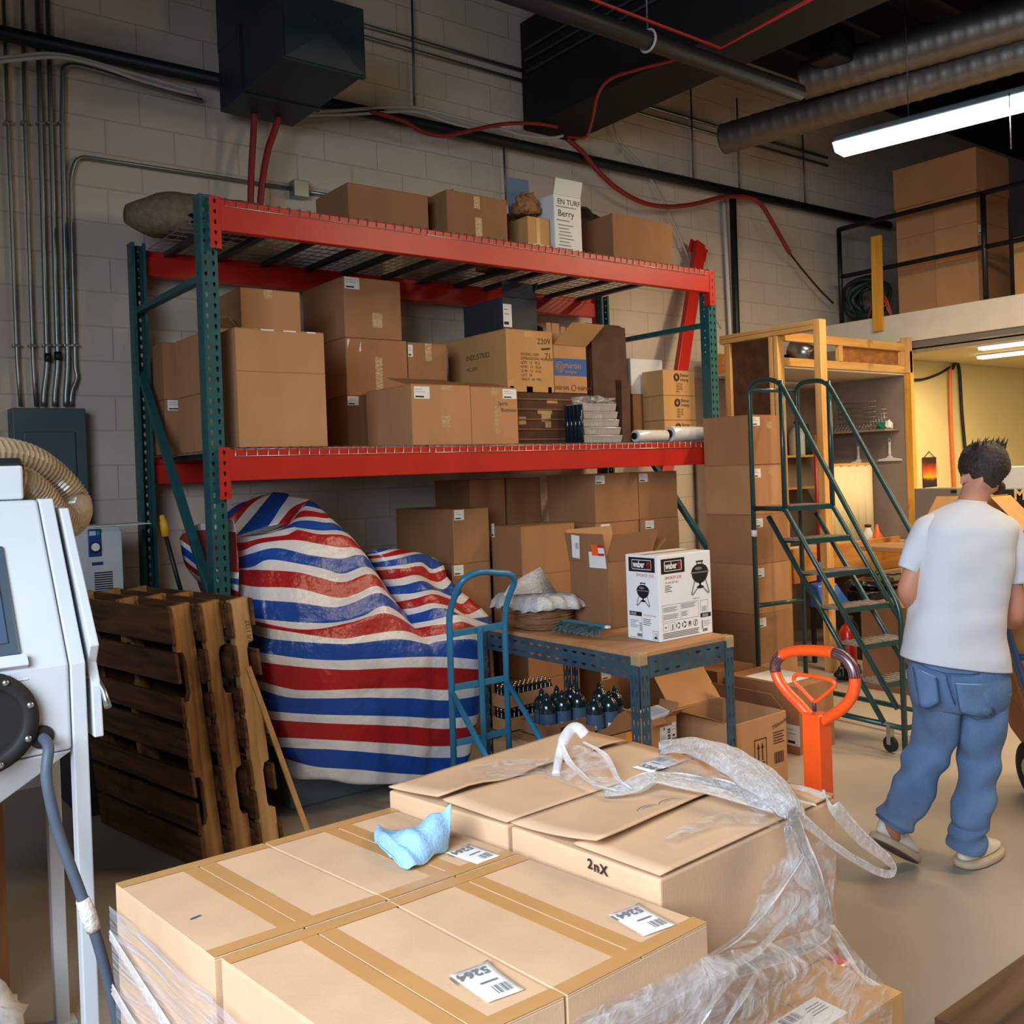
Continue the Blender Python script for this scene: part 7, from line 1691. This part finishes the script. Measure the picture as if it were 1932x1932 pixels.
limb([Q(1862, 985, .02), Q(1893, 1000, .01), Q(1910, 1050, 0), Q(1917, 1098, 0)], [.040, .064, .063, .055], 'sleeve', 'shirt_white', seed=5, amp=.006, par=ts)
B().tube([p+UP*.003 for p in ring(1808, 1855, 948, .061, .04, 2)], .006, 6, closed=True).obj('collar', 'shirt_white', ts)
# jeans: seat and two legs
st = [ring(1722, 1893, 1236, .128, 0, 5, 2.5), ring(1719, 1897, 1262, .140, 0, 6, 2.5), ring(1718, 1899, 1290, .145, -.005, 6, 2.5), ring(1722, 1898, 1318, .140, 0, 5, 2.4), ring(1730, 1894, 1338, .11, 0, 4, 2.4)]
jn_ = B().loft(wrinkle(interp(st, 4), .005, 9, 4)).obj('jeans', 'denim', man, sub=1); jn_['label'] = 'faded blue jeans'
LL = [ring(1722, 1808, 1300, .118, 0, 6), ring(1726, 1806, 1345, .108, .02, 8), ring(1726, 1798, 1390, .096, .06, 14), ring(1712, 1784, 1425, .086, .085, 18), ring(1698, 1768, 1462, .078, .06, 20), ring(1682, 1755, 1500, .070, .005, 16), ring(1665, 1738, 1530, .064, -.05, 14), ring(1656, 1720, 1548, .066, -.075, 16), ring(1652, 1708, 1556, .068, -.085, 18)]
RL_ = [ring(1798, 1897, 1298, .122, 0, 2), ring(1802, 1893, 1345, .112, .01, 2), ring(1808, 1886, 1395, .098, .02, 2), ring(1815, 1879, 1435, .088, .03, 2), ring(1811, 1876, 1475, .082, .02, 2), ring(1805, 1869, 1515, .076, .005, 1), ring(1798, 1862, 1548, .076, -.005, 0), ring(1800, 1856, 1562, .068, 0, 0), ring(1792, 1857, 1580, .080, 0, 0), ring(1796, 1852, 1602, .074, 0, 3)]
for k, rr_ in enumerate((LL, RL_)):
    rw = interp(rr_, 5)
    for i, r in enumerate(rw):
        t = i/(len(rw)-1); c = sum(r, V((0, 0, 0)))/len(r)
        for p in r:
            a = (p-c).normalized(); fold = sin(t*34+5*noise.noise(V((p.x*5, p.y*5, k*7))))*.009*(1 if .3 < t < .6 or t > .72 else .45)
            p += a*(fold+.007*noise.noise(p*14))
    B().grid(rw, 0, True, True).obj('trouser_leg', 'denim', jn_, solid=.004, sub=1)
# pockets, yoke and belt seam laid on the seat
def onseat(x, y, off=.010):
    hw = (1899-1718)/2; s = max(-.98, min(.98, (x-1808)/hw)); hd = .145*(1-abs(s)**2.5)**(1/2.5)
    return Q(x, y+6*s, -.004-hd-off)
def seatpatch(pts, name, m, n=6, off=.010):
    a, b_, c, d = pts; rows = []
    for i in range(n+1):
        t = i/n; rows.append([onseat((a[0]*(1-s)+b_[0]*s)*(1-t)+(d[0]*(1-s)+c[0]*s)*t, (a[1]*(1-s)+b_[1]*s)*(1-t)+(d[1]*(1-s)+c[1]*s)*t+(5*sin(pi*s)*t), off) for s in [j/n for j in range(n+1)]])
    return B().grid(rows).obj(name, m, jn_, solid=.003)
seatpatch([(1722, 1263), (1766, 1281), (1772, 1328), (1735, 1338)], 'pocket', 'denim'); seatpatch([(1803, 1291), (1884, 1281), (1876, 1345), (1812, 1342)], 'pocket', 'denim')
def seam(pts, r=.0022, m='denim_light', off=.013): B().tube([onseat(x, y, off) for x, y in pts], r, 5).obj('seam', m, jn_)
seam([(1723, 1263), (1745, 1273), (1766, 1281)]); seam([(1803, 1290), (1845, 1290), (1884, 1281)]); seam([(1766, 1281), (1770, 1305), (1772, 1328), (1752, 1340), (1735, 1338)], .0016, 'denim_dark'); seam([(1803, 1291), (1807, 1320), (1812, 1343), (1843, 1356), (1872, 1348), (1880, 1315), (1884, 1282)], .0016, 'denim_dark')
seam([(1725, 1254), (1755, 1266), (1785, 1272), (1830, 1271), (1893, 1262)], .0018, 'denim_dark'); seam([(1785, 1272), (1788, 1290), (1796, 1315), (1802, 1330)], .0025, 'denim_dark')
# shoes
def shoe(heel, toe, upv, label, w=.048, up=.085):
    """low trainer from heel point to toe point on its sole plane"""
    L = (toe-heel).length; d = (toe-heel).normalized(); u = (upv-d*upv.dot(d)).normalized(); s = d.cross(u)
    def outline(h, k=1.0, dx=0):
        r = []
        for j in range(28):
            a = 2*pi*j/28; sq = (abs(cos(a))**2.6+abs(sin(a))**2.6)**(-1/2.6); x = .5-.5*cos(a)*sq; y = sin(a)*sq
            r.append(heel+d*(L*(.5+(x-.5)*k)+dx)+s*(ww*k*y)+u*h)
        return r
    rings = []
    for h, x0, x1, k in ((.026, 0, 1, .96), (.045, .0, 1, .97), (.06, .005, .93, .93), (.078, .012, .72, .88), (.098, .012, .50, .84), (.122, .012, .42, .78)):
        r = []
        for j in range(28):
            a = 2*pi*j/28; sq = (abs(cos(a))**2.5+abs(sin(a))**2.5)**(-1/2.5); x = x0+(x1-x0)*(.5-.5*cos(a)*sq); r.append(heel+d*L*x+s*w*k*(.86+.25*x)*sin(a)*sq+u*(h+(.012*max(0, x-.5) if h < .05 else 0)))
        rings.append(r)
    up_ = B().loft(rings).obj('shoe', 'shoe_white', man, sub=1); up_['label'] = label
    B().loft([outline(.004, .97), outline(.008, 1.02), outline(.028, 1.02), outline(.031, .98)]).obj('midsole', 'sole_tan', up_)
    B().loft([outline(.0, .95), outline(.0038, .97)]).obj('outsole', 'sole_dark', up_)
    for q in range(4): c = heel+d*L*(.52+.07*q)+u*(.098-.013*q); B().tube([c-s*.022, c+u*.004, c+s*.022], .003, 6).obj('lace', 'shoe_white', up_)
hR = at(1812, 1640, 'z', .0); tR = at(1882, 1606, 'z', .0); tR = hR+(tR-hR).normalized()*.285; shoe(hR+V((0, 0, .0)), tR, UP, 'white right trainer')
tL = at(1722, 1628, 'z', .004); hL = Q(1641, 1578, -.10); dL = (tL-hL); hL = tL-dL.normalized()*.285
shoe(hL, tL, UP+RT*.55+FW*.35, 'white left trainer with its heel lifted')
# hair, beard, ears, face
def shell(cx, cy, cd, rx, ry, rz, name, m, cut, seed, amp=.06):
    c = Q(cx, cy, cd); b = B(); n1_, n2_ = 26, 52; keep = {}
    for i in range(n1_+1):
        th = pi*i/n1_
        for j in range(n2_):
            ph = 2*pi*j/n2_; q_ = max(1e-4, sin(th))**.78; d = RT*(q_*cos(ph)*rx)+FW*(q_*sin(ph)*ry)+UP*(cos(th)*rz)
            lim = cut(cos(ph), sin(ph)); n = 1+amp*(noise.noise(d*26+V((seed, 0, 0)))+.5*noise.noise(d*60))
            if cos(th) < .2: n -= .05*min(1, (.2-cos(th)))
            keep[i, j] = (c+d*n, cos(th) >= lim)
    idx = {}; vs = []; fs = []
    for k, (p, ok) in keep.items(): idx[k] = len(vs); vs.append(p)
    for i in range(n1_):
        for j in range(n2_):
            l = (j+1) % n2_; q4 = [(i, j), (i, l), (i+1, l), (i+1, j)]
            if sum(keep[k][1] for k in q4) >= 3: fs.append([idx[k] for k in q4])
    b.add(vs, fs, 0, True); o = b.obj(name, m, man, solid=.006, weld=True)
    bm_ = bmesh.new(); bm_.from_mesh(o.data); bmesh.ops.delete(bm_, geom=[v for v in bm_.verts if not v.link_faces], context='VERTS'); bm_.to_mesh(o.data); bm_.free()
    return o
hair = shell(1857, 881, .085, .094, .110, .104, 'hair', 'hair_dark', lambda x, y: -.95+1.25*max(0, y-.05)+.92*max(0, min(1, (x-.12)/.8))*(1 if y < .3 else .6)+.15*max(0, -x-.4), 5, .05)
hair['label'] = 'short dark brown hair with a tufted crown'
b = B()
for k in range(150):
    x, y = RN.uniform(1832, 1896), RN.uniform(838, 866); p = Q(x, y, RN.uniform(.02, .12)); t_ = p+UP*RN.uniform(.016, .040)+RT*RN.uniform(.0, .022)-FW*RN.uniform(-.01, .02); w_ = RT*.006
    b.add([p-w_, p+w_, t_, p+FW*.006], [(0, 1, 2), (1, 3, 2), (3, 0, 2)])
o = b.obj('hair_tufts', 'hair_dark', hair); o['kind'] = 'stuff'
B().loft([[Q(1870+dx, 916+dy, .15)+RT*(w_*cos(a))+FW*(w_*1.15*sin(a)) for a in [2*pi*k/20 for k in range(20)]] for dx, dy, w_ in ((0, -10, .040), (3, -2, .048), (5, 6, .046), (7, 13, .034), (7, 17, .012))]).obj('beard', 'beard', hair, sub=1)
for s in (-1, 1):
    e = Q(1868, 888, .196)+RT*.030*s; B().lathe([(.0005, -.011), (.008, -.008), (.011, 0), (.008, .008), (.0005, .011)], e, 14).obj('eye', 'paper', man)
B().tube([Q(1866, 905, .202)-RT*.022, Q(1870, 906, .21), Q(1870, 905, .202)+RT*.022], .005, 8).obj('mouth', 'label_red', man)
# =================== blue hand truck with cartons, right edge ===================
mat('truck_deep', (30,82,150), .35, coat=.3)
bt = thing('hand_truck', at(1960, 1500, 'z', 0), 'blue hand truck loaded with cartons in front of the walking man', 'hand truck')
W0 = dep(1962, 1462, 4.75); w0z = .13; W0.z = w0z
hT = Q(1893, 1168, .30); wd = .42; rd = RT
foot = W0+rd*.02-FW*.10; foot.z = .10
ax = (hT-foot); 
hT2 = hT+rd*.40
railL = [foot, foot.lerp(hT, .86), hT-ax.normalized()*.02, hT+rd*.06+UP*.005, hT2-rd*.06-UP*.05, hT2-UP*.08, (foot+rd*.40)]
B().tube(fillet(railL, .07, 6), .016, 12).obj('frame', 'truck_deep', bt)
for t in (.25, .52, .78): a = foot.lerp(hT, t); B().tube([a, a+rd*.40], .013, 10).obj('crossbar', 'truck_deep', bt)
for k in (0, 1):
    c = W0+rd*(.0+.46*k)-rd*.03; B().tube([c-rd*.03, c-rd*.022, c+rd*.022, c+rd*.03], [.10, .13, .13, .10], 28).obj('wheel', 'black_rubber', bt); B().cyl(c-rd*.034, c+rd*.034, .05, 18).obj('wheel_hub', 'steel', bt)
B().tube([W0-rd*.03, W0+rd*.46], .011, 8).obj('axle', 'steel', bt)
axn = ax.normalized(); nf = rd.cross(axn).normalized(); nf = nf if nf.dot(FW) > 0 else -nf
for sgn in (0, 1): B().tube([foot.lerp(hT, .45)+rd*.40*sgn, W0+rd*(.42*sgn)-UP*.0], .011, 8).obj('brace', 'truck_deep', bt)
b0 = foot+axn*.02+nf*.03
B().obox(foot+nf*.02, rd*.40, nf*.24, axn*.008).obj('toe_plate', 'truck_deep', bt)
for k, (h0, h1, lb) in enumerate(((.012, .40, 'lower'), (.402, .74, 'middle'), (.742, .98, 'top'))):
    o = B().obox(foot+nf*.024+axn*h0-rd*.03, rd*.46, nf*.36, axn*(h1-h0)).obj('cardboard_box', 'card_b' if k != 2 else 'card_amber', bevel=.004)
    tag(o, '%s carton of the load on the blue hand truck at the right edge' % lb, 'box', 'cartons on the blue hand truck')
    B().obox(foot+nf*.20+axn*(h1+.0005)-rd*.03, rd*.46, nf*.05, axn*.0006).obj('packing_tape', 'tape_clear', o)
# =================== light ===================
w = bpy.data.worlds.new('world'); SC.world = w; w.use_nodes = True
w.node_tree.nodes['Background'].inputs[0].default_value = (.45, .6, 1, 1); w.node_tree.nodes['Background'].inputs[1].default_value = .06
def area(name, loc, tgt, sx, sy, power, col, spread=180):
    l = bpy.data.lights.new(name, 'AREA'); l.shape = 'RECTANGLE'; l.size = sx; l.size_y = sy; l.energy = power; l.color = col; l.spread = radians(spread)
    o = bpy.data.objects.new(name, l); COL.objects.link(o); o.location = loc
    d = V(tgt)-V(loc); o.rotation_euler = d.to_track_quat('-Z', 'Y').to_euler(); return o
area('door_daylight', (-1.68, .15, 2.65), (2.0, 1.35, .55), 3.0, 2.3, 215, (.76, .88, 1.0), 125)
area('tube_lamp', (6.42, 2.9, 3.90), (6.42, 2.9, 0), .14, 2.4, 100, (1, .76, .46))
area('tube_lamp_near', (4.9, .6, 4.0), (4.6, 1.4, 0), .3, 2.4, 95, (1, .77, .50))
area('tube_lamp_back', (7.6, -.6, 4.0), (7.2, 0, 0), .3, 2.4, 80, (1, .76, .48))
area('storeroom_lamp', (9.3, 3.6, 2.62), (9.3, 3.6, 0), .3, 2.4, 65, (1, .84, .52))
area('storeroom_lamp_far', (10.4, 1.5, 2.62), (10.4, 1.5, 0), .3, 2.4, 65, (1, .84, .52))
SC.cycles.diffuse_bounces = 2; SC.cycles.max_bounces = 10
vs = SC.view_settings; vs.view_transform = 'Standard'; vs.look = 'None'; vs.exposure = -0.15; vs.gamma = 1; vs.use_curve_mapping = False
